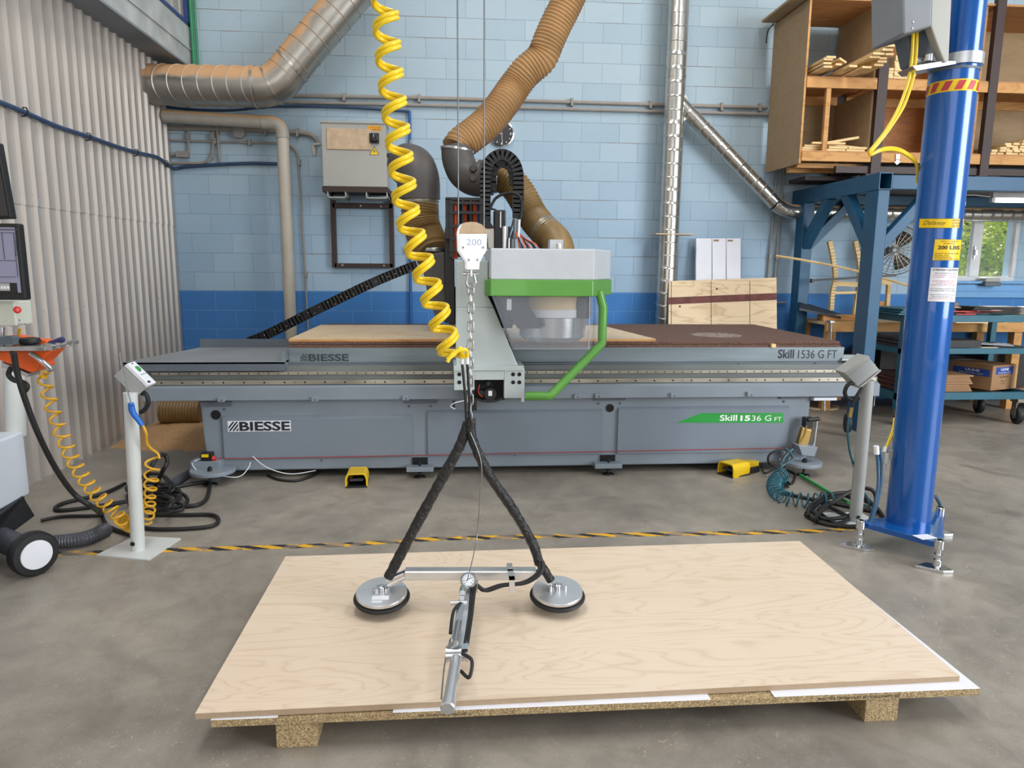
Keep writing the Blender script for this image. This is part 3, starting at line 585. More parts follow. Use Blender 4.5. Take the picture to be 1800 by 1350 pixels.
for x in (806, 851):
    p = A(x, 400, LY); tp_ = A(x, 0, LY); MB().cyl((p.x, LY+.01, p.z-.02), (p.x if x < 830 else p.x, LY+.01, 6), .0026, 8).build('wire_rope', M['wire'], pbk)
# yellow double coil hose of the hoist
ph = [A(655, -330, LY), A(664, -170, LY), A(671, -60, LY), A(676, 0, LY), A(684, 110, LY), A(700, 245, LY), A(716, 375, LY), A(741, 460, LY-.01), A(768, 545, LY-.02), A(783, 590, LY-.02), A(796, 632, LY-.02)]
RA = lambda u: .052 if u > .1 else .046
chh = thing('coiled_air_hose', 'bright yellow double coiled air hose hanging beside the pulley ropes', 'hose', A(796, 632, LY))
for k in (0, 1):
    helix(ph, lambda u: .040*(1+.05*u), 19.6, .0086, 10, phase=PI*.9, sgn=1, per=26, off=k*.0165).build('hose_coil', M['yellow'], chh)
    MB().tube(crv([A(786, 632, LY-.06)+Vector((0, 0, -k*.01)), A(797, 624-k*4, LY-.05), A(810+k*9, 612+k*3, LY-.03), A(812+k*9, 630, LY-.02)], 8), .0075, 8).build('hose_end', M['yellow'], chh)
# ================================================================== CNC ROUTER
def pp(pts, Y): return [A(x, y, Y) for x, y in pts]
def rbox(x0, x1, y0, y1, Y0, Y1, mb=None):
    """box whose front face (plane Y0) spans the photo rectangle"""
    a, b = A((x0+x1)/2, y1, Y0), A((x0+x1)/2, y0, Y0); l, r_ = A(x0, (y0+y1)/2, Y0).x, A(x1, (y0+y1)/2, Y0).x
    return (mb or MB()).box(l, r_, Y0, Y1, a.z, b.z)
cnc = thing('cnc_router', 'long grey CNC machining centre with a brown table and green framed head', 'machine', (.5, 5.5, 0))
BY = 5.02
bx0, bx1 = A(352, 720, BY).x, A(1424, 720, BY).x
bp = [(bx0, BY, .60), (bx0+.01, BY, .30), (bx0+.03, BY, .10), (bx0+.06, BY, .055), (bx1-.18, BY, .055), (bx1-.12, BY, .13), (bx1-.045, BY, .2), (bx1-.01, BY, .30), (bx1, BY, .60)]
body = MB().prism(bp, (0, 1.5, 0)).build('base', M['grey'], cnc, bevel=.01)
for (a, b, c, d) in ((393, 725, 732, 803), (752, 1058, 722, 799), (1085, 1384, 716, 795)):
    l, r_ = A(a, 760, BY).x, A(b, 760, BY).x; t_, bo = A((a+b)/2, c, BY).z, A((a+b)/2, d, BY).z
    MB().hexa([(l, BY-.018, bo), (r_, BY-.018, bo), (r_, BY+.002, bo), (l, BY+.002, bo), (l, BY-.018, t_-.012), (r_, BY-.018, t_-.012), (r_, BY+.002, t_+.012), (l, BY+.002, t_+.012)]).build('base_panel', M['grey2'], cnc, bevel=.002)
for (x, y, r_) in ((380, 729, .034), (1072, 717, .030)):
    c = A(x, y, BY); o = MB().lathe([(r_*1.06, 0), (r_*1.06, .004), (r_*.96, .005), (r_*.96, .0045)], c, (0, -1, 0), 28).build('port', M['dgrey'], cnc)
    MB().lathe([(r_*.94, .0055), (r_*.94, .006)], c, (0, -1, 0), 28).build('port_opening', M['dark'], o)
# dark strips imitating the shade under the beam, tabs, foot plates
for x0, x1, y0, y1 in ((352, 406, 706, 714), (712, 768, 701, 709), (1046, 1100, 696, 704), (1372, 1422, 694, 701)):
    rbox(x0, x1, y0, y1, BY-.02, BY+.01).build('shade_strip', M['dgrey'], cnc)
for x, y in ((388, 702), (553, 701), (713, 699), (1015, 696), (1052, 695), (1185, 694), (1320, 692)):
    t = rbox(x-6, x+6, y-3, y+5, 4.93, 4.96).build('tab', M['grey'], cnc, bevel=.003)
    MB().lathe([(.004, .0), (.004, .002)], A(x+1, y+2, 4.93), (0, -1, 0), 10).build('bolt_hole', M['dark'], t)
for x, y in ((395, 719), (719, 714), (757, 714), (1052, 709), (1090, 709), (1378, 706), (566, 809), (905, 800), (1230, 795)):
    MB().lathe([(.009, 0), (.009, .004), (.006, .006)], A(x, y, BY-.001), (0, -1, 0), 12).build('bolt', M['dgrey'], cnc)
for x in (738, 1070):
    fp_ = rbox(x-24, x+24, 822-(x-738)*.018, 830-(x-738)*.018, BY-.09, BY+.05).build('foot_plate', M['grey'], cnc, bevel=.004)
    c = A(x, 824-(x-738)*.018, BY-.05); MB().box(c.x-.055, c.x+.055, BY-.012, BY, .075, .135).build('foot_pocket', M['dark'], fp_)
    MB().cyl((c.x, BY-.045, .012), (c.x, BY-.045, .12), .009).lathe([(.042, 0), (.038, .008), (.018, .014)], (c.x, BY-.045, 0), (0, 0, 1), 24).lathe([(.018, 0), (.018, .012)], (c.x, BY-.045, .03), (0, 0, 1), 6).build('levelling_foot', M['black'], fp_)
for x, s_ in ((375, -1), (1405, 1)):
    c = A(x, 838, 4.93); c.z = .075; mb = MB().lathe([(.15, 0), (.15, .022), (.148, .024)], c, (0, 0, 1), 36); mb.box(c.x-.15, c.x+.05, c.y, c.y+.1, .075, .15) if s_ < 0 else mb.box(c.x-.12, c.x+.05, c.y+.02, c.y+.12, .075, .16)
    o = mb.build('outrigger_pad', M['grey'], cnc, bevel=.004)
    MB().cyl((c.x, c.y-.06, .015), (c.x, c.y-.06, .13), .009).lathe([(.045, 0), (.042, .009), (.02, .014)], (c.x, c.y-.06, 0), (0, 0, 1), 24).lathe([(.018, 0), (.018, .02)], (c.x, c.y-.06, .1), (0, 0, 1), 6).build('levelling_foot', M['black'], o)
# beam, rails, table
rx0, rx1 = A(250, 690, 4.95).x, A(1547, 680, 4.95).x
mb = MB().box(rx0, rx1, 4.95, 6.3, .572, .662)
mb.hexa([(rx0, 4.95, .662), (rx1, 4.95, .662), (rx1, 6.3, .662), (rx0, 6.3, .662), (rx0, 4.985, .675), (rx1, 4.985, .675), (rx1, 6.3, .675), (rx0, 6.3, .675)])
bm_ = mb.build('side_beam', M['grey'], cnc, bevel=.003)
MB().box(rx0, rx1, 4.992, 6.2, .675, .71).box(rx0, rx1, 5.01, 6.2, .71, .765).box(rx0, rx1, 5.03, 6.2, .765, .80).build('rail_bed', mat('rail_bed_grey', (112, 118, 116), .5, .2, .2, 4, stretch=(.3, 1, 1)), cnc)
lr = MB().box(rx0+.05, rx1-.02, 4.975, 4.99, .678, .708).build('linear_rail', M['rail'], cnc, bevel=.002)
ur = MB().box(rx0+.05, rx1-.02, 4.995, 5.008, .742, .764).build('linear_rail', M['rail'], cnc, bevel=.002)
hb = MB()
x = rx0+.12; k = 0
while x < rx1-.1:
    hb.lathe([(.0065, 0), (.0065, .0012)], (x, 4.9752, .693), (0, -1, 0), 8)
    if k % 4 == 2: hb.lathe([(.004, 0), (.004, .0012)], (x+.07, 4.9752, .693), (0, -1, 0), 8)
    x += .137; k += 1
hb.build('bolt_holes', M['dark'], lr)
hb = MB(); x = rx0+.1
while x < rx1-.1: hb.lathe([(.0048, 0), (.0048, .0012)], (x, 4.9952, .753), (0, -1, 0), 8); x += .0665
hb.build('bolt_holes', M['dark'], ur)
lx = A(507, 628, 5.1).x; tx1 = A(1484, 622, 5.1).x
fz0, fz1 = .812, .918
fs = MB().prism([(lx, 5.1, fz0), (tx1-.05, 5.1, fz0), (tx1-.005, 5.1, fz0+.04), (tx1, 5.1, fz1), (lx, 5.1, fz1)], (0, 1.6, 0)).build('table_frame', M['fascia'], cnc, bevel=.003)
MB().box(lx, tx1-.06, 5.07, 6.6, .800, fz0).build('table_ledge', M['dgrey'], cnc)
hb = MB()
for x_, y_ in ((547, 646), (697, 645), (1138, 641), (1161, 641), (1298, 640), (1433, 639)): hb.lathe([(.007, 0), (.007, .003)], A(x_, y_, 5.069), (0, -1, 0), 10)
hb.build('bolt_holes', M['dark'], fs)
sb = MB().box(lx+.005, tx1-.03, 5.105, 6.72, fz1, fz1+.02).build('spoilboard', M['brownboard'], cnc)
sb2 = MB().box(lx+.005, tx1-.03, 5.12, 6.70, fz1+.022, fz1+.042).build('spoilboard', M['brownboard'], cnc, bevel=.002)
MB().lathe([(.20, .0422), (.20, .0424)], (A(1260, 590, 5.6).x, 5.62, fz1), (0, 0, 1), 30).build('worn_patch', chip('worn_speckled_patch', (176, 168, 158), (92, 70, 58), 140), sb2)
# lettering on the fascia and base
def logo(x0, x1, y0, y1, Y, par, m1, bg=None):
    p0 = A(x0, y1, Y); p1 = A(x1, y0, Y); w, h = p1.x-p0.x, p1.z-p0.z
    if bg:
        pl = MB().box(p0.x, p1.x, Y-.002, Y, p0.z, p1.z).build('nameplate', bg, par); par2 = pl
        yy_ = Y-.003
    else: par2 = par; yy_ = Y-.0015
    q = h*.86; o = h*.07; mb = MB(); sx0 = p0.x+o
    mb2 = MB()
    for k in range(-1, 3):   # diagonal bars of the emblem, clipped to its square
        a = k*.36*q; pts = []
        for (u, v) in ((a, 0), (a+.2*q, 0), (a+.2*q+q*.8, q), (a+q*.8, q)): pts.append((u, v))
        def clip(poly, f, g):
            out = []
            for i in range(len(poly)):
                P_, Q_ = poly[i-1], poly[i]; fp2, fq = f(P_), f(Q_)
                if fq >= 0:
                    if fp2 < 0: t = fp2/(fp2-fq); out.append((P_[0]+(Q_[0]-P_[0])*t, P_[1]+(Q_[1]-P_[1])*t))
                    out.append(Q_)
                elif fp2 >= 0: t = fp2/(fp2-fq); out.append((P_[0]+(Q_[0]-P_[0])*t, P_[1]+(Q_[1]-P_[1])*t))
            return out
        pts = clip(pts, lambda s: s[0], 0); pts = clip(pts, lambda s: q-s[0], 0) if pts else pts
        if len(pts) > 2: mb2.add([(sx0+u, yy_, p0.z+o+v) for u, v in pts], [tuple(range(len(pts)))])
    mb2.build('emblem', m1, par2)
    text('BIESSE', (sx0+q*1.12, yy_, p0.z+o), p1.x-sx0-q*1.12-o, q, par2, m1, .03)
logo(401, 511, 739, 759, BY-.018, cnc, M['ink'], M['paper'])
logo(527, 614, 621, 636, 5.1, fs, M['worn'])
a = A(1367, 630, 5.1); b = A(1472, 614, 5.1); text('Skill', (a.x, 5.1, a.z), (b.x-a.x)*.27, b.z-a.z, fs, M['ink'], .02)
text('1536 G FT', (a.x+(b.x-a.x)*.34, 5.1, a.z), (b.x-a.x)*.66, (b.z-a.z)*.93, fs, M['ink'])
g = pp([(1188, 743), (1233, 726), (1377, 726), (1377, 743)], BY-.0185); dz = MB().prism([(p.x, BY-.0185, p.z) for p in g], (0, -.0012, 0)).build('model_decal', M['decal'], cnc)
for s_, x0, x1, y0, y1, bo in (('Skill', 1265, 1296, 729, 740, .02), ('15', 1301, 1319, 730, 740, .04), ('36 G', 1321, 1356, 730, 740, 0), ('FT', 1361, 1374, 733, 740, 0)):
    a = A(x0, y1, BY-.02); b = A(x1, y0, BY-.02); text(s_, (a.x, BY-.0198, a.z), b.x-a.x, b.z-a.z, dz, M['wink'], bo)
# red cord along the base
MB().tube([A(x, y, BY-.03) for x, y in ((385, 806), (440, 806), (600, 803), (900, 797), (1200, 791), (1400, 787))], .0035, 6).build('safety_cord', M['redrope'], cnc)
sw = rbox(352, 372, 797, 810, 4.93, 4.99).build('cord_switch', M['black'], cnc, bevel=.004); rbox(354, 366, 799, 804, 4.925, 4.93).build('sticker', M['lyel'], sw)
MB().lathe([(.012, 0), (.02, .01), (.012, .03)], A(372, 806, 4.95), (1, 0, 0), 14).build('coupling', M['red'], sw)
MB().tube(crv([A(352, 806, 4.95), A(338, 815, 4.93), A(352, 830, 4.9), A(385, 836, 4.88), A(420, 838, 4.9), A(437, 822, 4.95), A(440, 812, 4.98)], 8), .003, 6).build('switch_wire', M['paper'], cnc)
MB().tube(crv([A(444, 802, 4.98), A(470, 822, 4.95), A(510, 833, 4.95), A(555, 827, 5.02)], 8), .003, 6).build('switch_wire', M['paper'], cnc)
# sheet metal extension on the left of the table
ex = [G(218, 639, .835), G(505, 637, .835), (lx, 5.75, .85), (A(353, 612, 5.75).x, 5.75, .85)]
ex[0].y = 4.97; ex[1].y = 4.97; ex[0].x = A(216, 640, 4.97).x; ex[1].x = lx
exl = [Vector(p) for p in ex]
e_ = MB().hexa([p-Vector((0, 0, .012)) for p in exl]+exl).build('chip_shield', M['beam'], cnc)
MB().hexa([(exl[0].x+.0, 4.97, .775), (lx, 4.97, .775), (lx, 4.985, .775), (exl[0].x+.0, 4.985, .775), exl[0], exl[1], exl[1]+Vector((0, .015, 0)), exl[0]+Vector((0, .015, 0))]).build('shield_lip', M['dgrey'], cnc)
MB().box(exl[3].x, lx, 5.74, 5.755, .84, .915).build('shield_upstand', M['dgrey'], cnc)
MB().box(lx-.03, lx+.0, 5.02, 5.2, .79, .90).build('end_bracket', M['fascia'], cnc)
# right end tray and bracket
rbox(1432, 1470, 688, 700, 5.0, 5.12).build('end_stop', M['grey'], cnc, bevel=.003); rbox(1431, 1471, 699, 704, 4.98, 5.14).build('stop_plate', M['white'], cnc)
MB().cyl(A(1449, 704, 5.05), A(1449, 722, 5.05), .008).build('stop_pin', M['steel'], cnc)
MB().hexa([A(1480, 634, 5.1), A(1528, 634, 5.1), A(1500, 626, 5.5), A(1480, 626, 5.5)]+[p+Vector((0, 0, .012)) for p in (A(1480, 634, 5.1), A(1528, 634, 5.1), A(1500, 626, 5.5), A(1480, 626, 5.5))]).build('end_plate', M['lgrey'], cnc)
# ------------------------------------------------------------------ gantry and head
GY = 4.72
col_ = MB().prism(pp([(801, 541), (801, 646), (912, 646), (868, 541)], GY), (0, .5, 0)).build('gantry_column', M['lgrey'], cnc, bevel=.006)
MB().prism(pp([(801, 458), (801, 541), (868, 541), (858, 520), (858, 458)], GY+.01), (0, .6, 0)).build('gantry_upright', M['lgrey'], cnc, bevel=.006)
fl = MB(); rbox(797, 921, 643, 652, GY-.02, GY+.3, fl); o = fl.build('carriage_flange', M['lgrey'], cnc, bevel=.004)
for (x0, x1, y0, y1, nm) in ((798, 834, 650, 686, 0), (886, 918, 650, 700, 0), (916, 922, 648, 707, 0), (834, 886, 652, 668, 0)):
    rbox(x0, x1, y0, y1, GY-.01, GY+.2).build('carriage_plate', M['lgrey'], cnc, bevel=.004)
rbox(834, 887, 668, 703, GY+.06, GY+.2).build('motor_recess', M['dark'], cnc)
for x, y in ((807.5, 658), (807.5, 672), (902, 658), (913, 658), (902, 672), (913, 672)): MB().lathe([(.013, 0), (.013, .003)], A(x, y, GY-.011), (0, -1, 0), 16).build('bolt_hole', M['dark'], cnc)
mo = MB().lathe([(.045, 0), (.045, .05), (.040, .056)], A(861, 691, GY+.06), (0, -1, 0), 28).build('drive_motor', M['black'], cnc)
rbox(858.5, 865, 687, 696, GY+.001, GY+.003).build('motor_label', M['paper'], mo)
MB().lathe([(.02, 0), (.02, .04)], A(846, 690, GY+.05), (0, -1, 0), 14).lathe([(.014, 0), (.014, .05)], A(858, 672, GY+.05), (0, -1, 0), 14).build('fitting', M['rubber'], mo)
MB().tube(crv([A(836, 700, GY+.02), A(850, 705, GY), A(870, 705, GY), A(887, 698, GY+.02)], 8), .007, 8).build('motor_cable', M['rubber'], mo)
MB().tube(crv([A(843, 676, GY+.02), A(841, 690, GY), A(848, 698, GY)], 6), .003, 6).build('motor_wire', M['red'], mo)
rbox(795, 800, 709, 717, GY, GY+.1).build('rail_wiper', M['black'], cnc)
MB().box(A(826, 700, GY).x, A(838, 700, GY).x, GY, GY+.1, A(830, 722, GY).z, A(830, 700, GY).z).build('rail_wiper', M['black'], cnc)
MB().tube(crv([A(818, 704, GY), A(800, 708, GY-.02), A(792, 714, GY-.01), A(800, 719, GY)], 8), .003, 6).build('grease_line', M['paper'], cnc)
# hood
HY = 4.5
def ring(pts, Y, dep, nm, m, par=cnc, bev=.004):
    return MB().prism([Vector((p.x, Y if k == 0 else Y, p.z)) for k, p in enumerate(pp(pts, Y))], (0, dep, 0)).build(nm, m, par, bevel=bev)
def plan(xl, xr, ytop, ybot, Y, chamf, dep, nm, m, bev=.004, left=.03):
    """hood slab: flat front, the right corner folded back"""
    a, b = A(xl, (ytop+ybot)/2, Y).x, A(xr, (ytop+ybot)/2, Y).x; z0, z1 = A((xl+xr)/2, ybot, Y).z, A((xl+xr)/2, ytop, Y).z
    pl = [(a, Y), (b, Y), (b+chamf, Y+.34), (b+chamf, Y+dep), (a-left, Y+dep), (a-left, Y+.06)]
    return MB().prism([(x, y, z0) for x, y in pl], (0, 0, z1-z0)).build(nm, m, cnc, bevel=bev)
plan(862, 1045, 437, 492, HY, .175, .75, 'hood', M['hood'], .008, 0)
gb = plan(862, 1043, 492, 521, HY-.006, .19, .76, 'hood_band', M['green'], .006)
MB().lathe([(.02, 0), (.02, .03), (.016, .034)], A(983, 437, HY+.35), (0, 0, 1), 12).box(A(967, 430, HY+.4).x, A(990, 430, HY+.4).x, HY+.4, HY+.5, A(970, 437, HY+.4).z, A(970, 421, HY+.4).z).build('lifting_lug', M['alu'], cnc)
for x0, y0, y1 in ((910, 508, 511), (950, 508, 511)): pass
# clear visor: front sheet and folded side sheet
zt_, zb_ = A(950, 521, HY).z, A(950, 615, HY).z
xa, xa2, xb2 = A(868, 521, HY+.02).x, A(904, 615, HY+.02).x, A(1036, 560, HY+.02).x
vz = MB().hexa([(xa2, HY+.02, zb_), (xb2, HY+.02, zb_), (xb2, HY+.026, zb_), (xa2, HY+.026, zb_), (xa, HY+.02, zt_), (xb2, HY+.02, zt_), (xb2, HY+.026, zt_), (xa, HY+.026, zt_)]).build('visor', M['clear'], cnc)
MB().hexa([(xb2, HY+.02, zb_+.0), (xb2+.15, HY+.33, zb_+.0), (xb2+.146, HY+.336, zb_), (xb2-.004, HY+.026, zb_), (xb2, HY+.02, zt_), (xb2+.15, HY+.33, zt_), (xb2+.146, HY+.336, zt_), (xb2-.004, HY+.026, zt_)]).build('side_visor', M['clear'], cnc)
MB().bar((xa-.006, HY+.018, zt_), (xa2-.006, HY+.018, zb_), .012, .012, (0, 1, 0)).build('visor_edge', M['dgrey'], cnc)
MB().bar((xb2, HY+.02, zb_), (xb2, HY+.02, zt_), .005, .005, (0, 1, 0)).build('visor_corner_strip', M['alu'], cnc)
# what stands behind the visor
sp = MB().box(xa+.08, xa+.26, HY+.22, HY+.5, 1.12, zt_+.05).build('spindle_housing', M['dust_black'], cnc, bevel=.01)
MB().hexa([(xa+.16, HY+.1, 1.1), (xa+.32, HY+.1, 1.1), (xa+.32, HY+.14, 1.1), (xa+.16, HY+.14, 1.1), (xa+.03, HY+.1, zt_), (xa+.20, HY+.1, zt_), (xa+.20, HY+.14, zt_), (xa+.03, HY+.14, zt_)]).build('brush_guard', M['black'], cnc)
MB().box(xa+.085, xa+.115, HY+.05, HY+.1, zt_-.09, zt_-.02).build('hinge', M['alu'], cnc)
sk_ = (A(970, 560, HY+.4).x, HY+.37); s1, s2, s3 = A(965, 545, HY+.13).z, A(965, 560, HY+.13).z, A(965, 603, HY+.13).z; MB().lathe([(.235, 0), (.235, .2)], (*sk_, s1), (0, 0, 1), 40).build('reflection_drum', M['tan'], cnc)  # tan drum added to imitate the reflection in the visor
MB().lathe([(.22, 0), (.24, .004), (.24, s1-s2), (.22, s1-s2+.003)], (*sk_, s2), (0, 0, 1), 40).build('reflection_ring', M['paper'], cnc)  # white ring added for the pale band of that reflection
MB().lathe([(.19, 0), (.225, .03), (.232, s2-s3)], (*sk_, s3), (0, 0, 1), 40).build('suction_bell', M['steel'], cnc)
MB().lathe([(.05, 0), (.055, .02), (.055, .10), (.05, .14)], (A(1027, 540, HY+.14).x, HY+.2, 1.16), (0, 0, 1), 20).build('nozzle', M['dust_black'], cnc)
# green bumper bow
bw = [A(1053, 512, HY+.1), A(1060, 540, HY+.1), A(1058, 604, HY+.1), A(967, 696, HY+.05), A(925, 696, HY+.1)]
pts = [bw[0], bw[1], bw[2].lerp(bw[1], .12), bw[2], bw[2].lerp(bw[3], .06), bw[3].lerp(bw[2], .06), bw[3], bw[3].lerp(bw[4], .15), bw[4]]
MB().tube(pts, .029, 16).build('bumper_bow', M['green'], cnc, smooth=False)
# cross gantry body over the table
MB().box(A(806, 500, 5.3).x, A(900, 500, 5.3).x, 5.2, 6.9, 1.05, 1.33).build('gantry_bridge', M['dust_black'], cnc, bevel=.01)
MB().box(A(790, 560, 6.8).x, A(840, 560, 6.8).x, 6.75, 6.95, .3, 1.3).build('rear_leg', M['black'], cnc, bevel=.01)
# dust duct boxes left of the gantry
MB().prism(pp([(738, 447), (782, 443), (784, 565), (768, 566), (752, 520)], 5.6), (0, .3, 0)).build('duct_box', M['duct'], cnc, bevel=.01)
MB().prism(pp([(782, 400), (798, 398), (800, 568), (782, 568)], 5.45), (0, .3, 0)).build('carriage_back', M['black'], cnc, bevel=.005)
MB().tube(crv([A(736, 350, 5.9), A(735, 318, 5.9), A(728, 296, 5.95), A(716, 290, 6.1)], 8), [.17]*25, 28).build('duct_elbow', M['duct'], cnc)
el = MB(); c = A(727, 318, 5.9)
MB().lathe([(.145, 0), (.15, .008), (.15, .03), (.145, .04)], A(738, 358, 5.9), (0, 0, 1), 32).build('hose_clamp', M['rail'], cnc)
ribbed([A(739, 352, 5.9), A(738, 380, 5.9), A(746, 410, 5.88), A(760, 438, 5.8), A(765, 450, 5.75)], .142, .022, .06, 28).build('dust_hose', M['hose2'], cnc)
MB().lathe([(.10, 0), (.105, .008), (.105, .03), (.10, .035)], A(764, 443, 5.75), (0, 0, 1), 32).build('hose_clamp', M['steel'], cnc)
# rear drag chain tower
MB().prism(pp([(746, 290), (759, 292), (763, 338), (770, 350), (774, 440), (762, 440), (757, 350), (750, 320)], 6.1), (0, .12, 0)).build('chain_guide', M['black'], cnc, bevel=.006)
def chain(pts, w, d, m=M['black'], seg=.05, name='cable_chain', par=cnc, dots=True, up=(0, 1, 0)):
    P = resample(crv(pts, 20), seg); mb = MB(); db = MB()
    for a, b in zip(P[:-1], P[1:]):
        t = (b-a)*.5; c = (a+b)/2; mb.bar(c-t*1.5, c+t*1.5, w, d, up); mb.bar(c-t*.7, c+t*.7, w*1.02, d*1.05, up)
    o = mb.build(name, m, par)
    return o, P
# long chain sloping down behind the table
dc, P = chain([A(440, 600, 6.85), A(478, 584, 6.85), A(560, 543, 6.85), A(660, 495, 6.85), A(737, 464, 6.85)], .085, .09, seg=.035)
sm = MB()
rr_ = random.Random(4)
for i in range(1, len(P)-1, 2): sm.ball(P[i]+Vector((rr_.uniform(-.02, .02), -.048, rr_.uniform(-.03, .03))), .006, 4)
sm.build('rivets', M['boxg'], dc)
# cable tower with orange motor leads
cy = 5.3
tw = MB(); rbox(783, 793, 350, 420, cy, cy+.25, tw); rbox(783, 848, 347, 352, cy, cy+.2, tw)
for y in (357, 374, 398, 420, 440): rbox(790, 850, y-3, y+2, cy-.02, cy+.02, tw)
rbox(843, 852, 350, 450, cy-.01, cy+.2, tw); rbox(790, 797, 352, 452, cy-.01, cy+.2, tw); rbox(812, 815, 352, 452, cy+.0, cy+.03, tw); rbox(826, 829, 352, 452, cy+.0, cy+.03, tw)
rbox(793, 848, 352, 452, cy+.15, cy+.2, tw)
two = tw.build('cable_carrier', M['black'], cnc)
for x, r_ in ((800, .011), (804, .011), (816, .009), (819, .008), (833, .011), (837, .01)): MB().tube(crv([A(x, 353, cy+.05), A(x, 400, cy+.05), A(x-2, 455, cy+.08)], 5), r_, 8).build('motor_lead', M['orangecable'], two)
MB().tube(crv([A(842, 355, cy+.05), A(841, 400, cy+.05), A(840, 455, cy+.08)], 5), .008, 8).build('motor_lead', M['bpipe'], two)
MB().prism(pp([(850, 372), (868, 400), (860, 402), (850, 398)], cy), (0, .1, 0)).build('gusset', M['black'], two)
# U shaped chain arch
o, P = chain([A(853, 395, 5.35), A(853, 330, 5.35), A(854, 302, 5.35), A(862, 282, 5.35), A(880, 272, 5.35), A(898, 279, 5.35), A(909, 298, 5.35), A(911, 330, 5.35), A(910, 385, 5.35)], .075, .055, seg=.032)
o2, P2 = chain([A(866, 330, 5.55), A(868, 303, 5.55), A(876, 290, 5.55), A(887, 288, 5.55), A(899, 300, 5.55), A(902, 330, 5.55)], .05, .04, seg=.04)
MB().tube(crv([A(862, 365, 5.2), A(872, 348, 5.2), A(890, 340, 5.18), A(908, 341, 5.15), A(917, 356, 5.15), A(914, 385, 5.15), A(902, 410, 5.15), A(897, 437, 5.1)], 8), .011, 10).build('spindle_cable', M['rubber'], cnc)
MB().tube(crv([A(862, 367, 5.2), A(872, 370, 5.2), A(878, 382, 5.2), A(874, 396, 5.2)], 8), .007, 8).build('spindle_cable', M['rubber'], cnc)
# spindle motors, cylinders, valves on top of the head
mt = MB(); rbox(869, 889, 369, 437, 5.05, 5.2, mt); o = mt.build('servo_motor', M['black'], cnc, bevel=.008)
rbox(879, 881, 372, 400, 5.04, 5.05).build('motor_rib', M['alu'], o)
for x, y0, w in ((887, 398, .016), (894, 407, .009)): MB().cyl(A(x, 438, 5.0), A(x, y0, 5.0), w, 14).build('air_cylinder', M['alu'], cnc)
MB().cyl(A(906, 420, 5.02), A(906, 385, 5.02), .017, 14).cyl(A(902, 440, 5.02), A(902, 420, 5.02), .015, 12).build('air_cylinder', M['beam'], cnc)
MB().cyl(A(911, 424, 5.0), A(913, 386, 5.0), .009, 10).build('air_cylinder', M['paper'], cnc)
MB().prism(pp([(848, 402), (868, 402), (880, 420), (880, 437), (858, 437), (856, 412)], 5.12), (0, .15, 0)).build('head_plate', M['galvd'], cnc, bevel=.004)
MB().prism(pp([(869, 412), (880, 412), (880, 437), (869, 437)], 5.1), (0, .01, 0)).build('head_cover', M['alu'], cnc)
rr_ = random.Random(11)
for k in range(13):
    x = 896+k*2.6; m_ = M['rubber'] if k % 4 else M['orangecable']
    MB().tube(crv([A(908+rr_.uniform(-4, 4), 398+k, 5.03), A(908+k*1.2+rr_.uniform(-3, 3), 412+k*.7, 5.0), A(x+rr_.uniform(-2, 2)+14, 430, 4.98), A(x+18, 440, 4.98)], 6), .0045, 6).build('signal_wire', m_, cnc)
MB().tube(crv([A(903, 385, 5.0), A(899, 400, 4.98), A(893, 420, 4.98), A(892, 437, 4.98)], 6), .006, 8).build('air_hose', M['rubber'], cnc)
rbox(893, 897, 398, 418, 4.99, 5.0).build('valve_bracket', M['black'], cnc)
# hose from the arch down to the head
ribbed([A(864, 312, 5.75), A(880, 312, 5.75), A(900, 322, 5.73), A(918, 346, 5.7), A(936, 380, 5.65), A(956, 404, 5.55), A(972, 420, 5.45)], .112, .026, .09, 30).build('dust_hose', M['hose2'], cnc)
MB().tube([A(864, 312, 5.75), A(872, 312, 5.75)], [.122, .122], 30).build('hose_clamp', M['chrome'], cnc)
MB().tube([A(955, 403, 5.56), A(968, 414, 5.5)], [.124, .118], 30).build('hose_clamp', M['rail'], cnc)
MB().tube(crv([A(966, 412, 5.48), A(978, 425, 5.4), A(984, 445, 5.35), A(985, 465, 5.3)], 6), .115, 28).build('hose_boot', M['hose2'], cnc)
# cast elbow between the hose and the arch
eb = crv([A(804, 262, 5.9), A(806, 282, 5.88), A(816, 304, 5.85), A(836, 316, 5.8), A(862, 314, 5.75)], 8)
E2 = MB().tube(eb, [.128]*len(eb), 32).build('duct_elbow', M['duct'], cnc)
for x, y in ((832, 296), (831, 313)): MB().lathe([(.03, -.03), (.03, .02), (.024, .03)], A(x, y, 5.68), (0, -1, 0), 16).build('boss', M['duct'], E2)
MB().tube([A(843, 314, 5.79), A(850, 314, 5.78)], [.14, .14], 28).build('flange', M['duct'], E2)
MB().tube([A(803.5, 266, 5.9), A(804, 262, 5.9)], [.136, .136], 28).build('clamp', M['steel'], E2)
# large hose rising to the roof
bh = ribbed([A(804, 263, 5.9), A(812, 251, 5.92), A(832, 236, 5.95), A(858, 214, 6.0), A(884, 182, 6.05), A(904, 153, 6.1), A(925, 126, 6.1), A(951, 103, 6.1), A(962, 78, 6.1), A(975, 48, 6.1), A(994, 10, 6.1), A(1012, -30, 6.1)], .122, .028, .075, 32)
tag(bh.build('flexible_hose', M['hose'], None, A(804, 263, 5.9)), 'thick tan ribbed dust hose rising past the wall clock to the roof', 'hose')
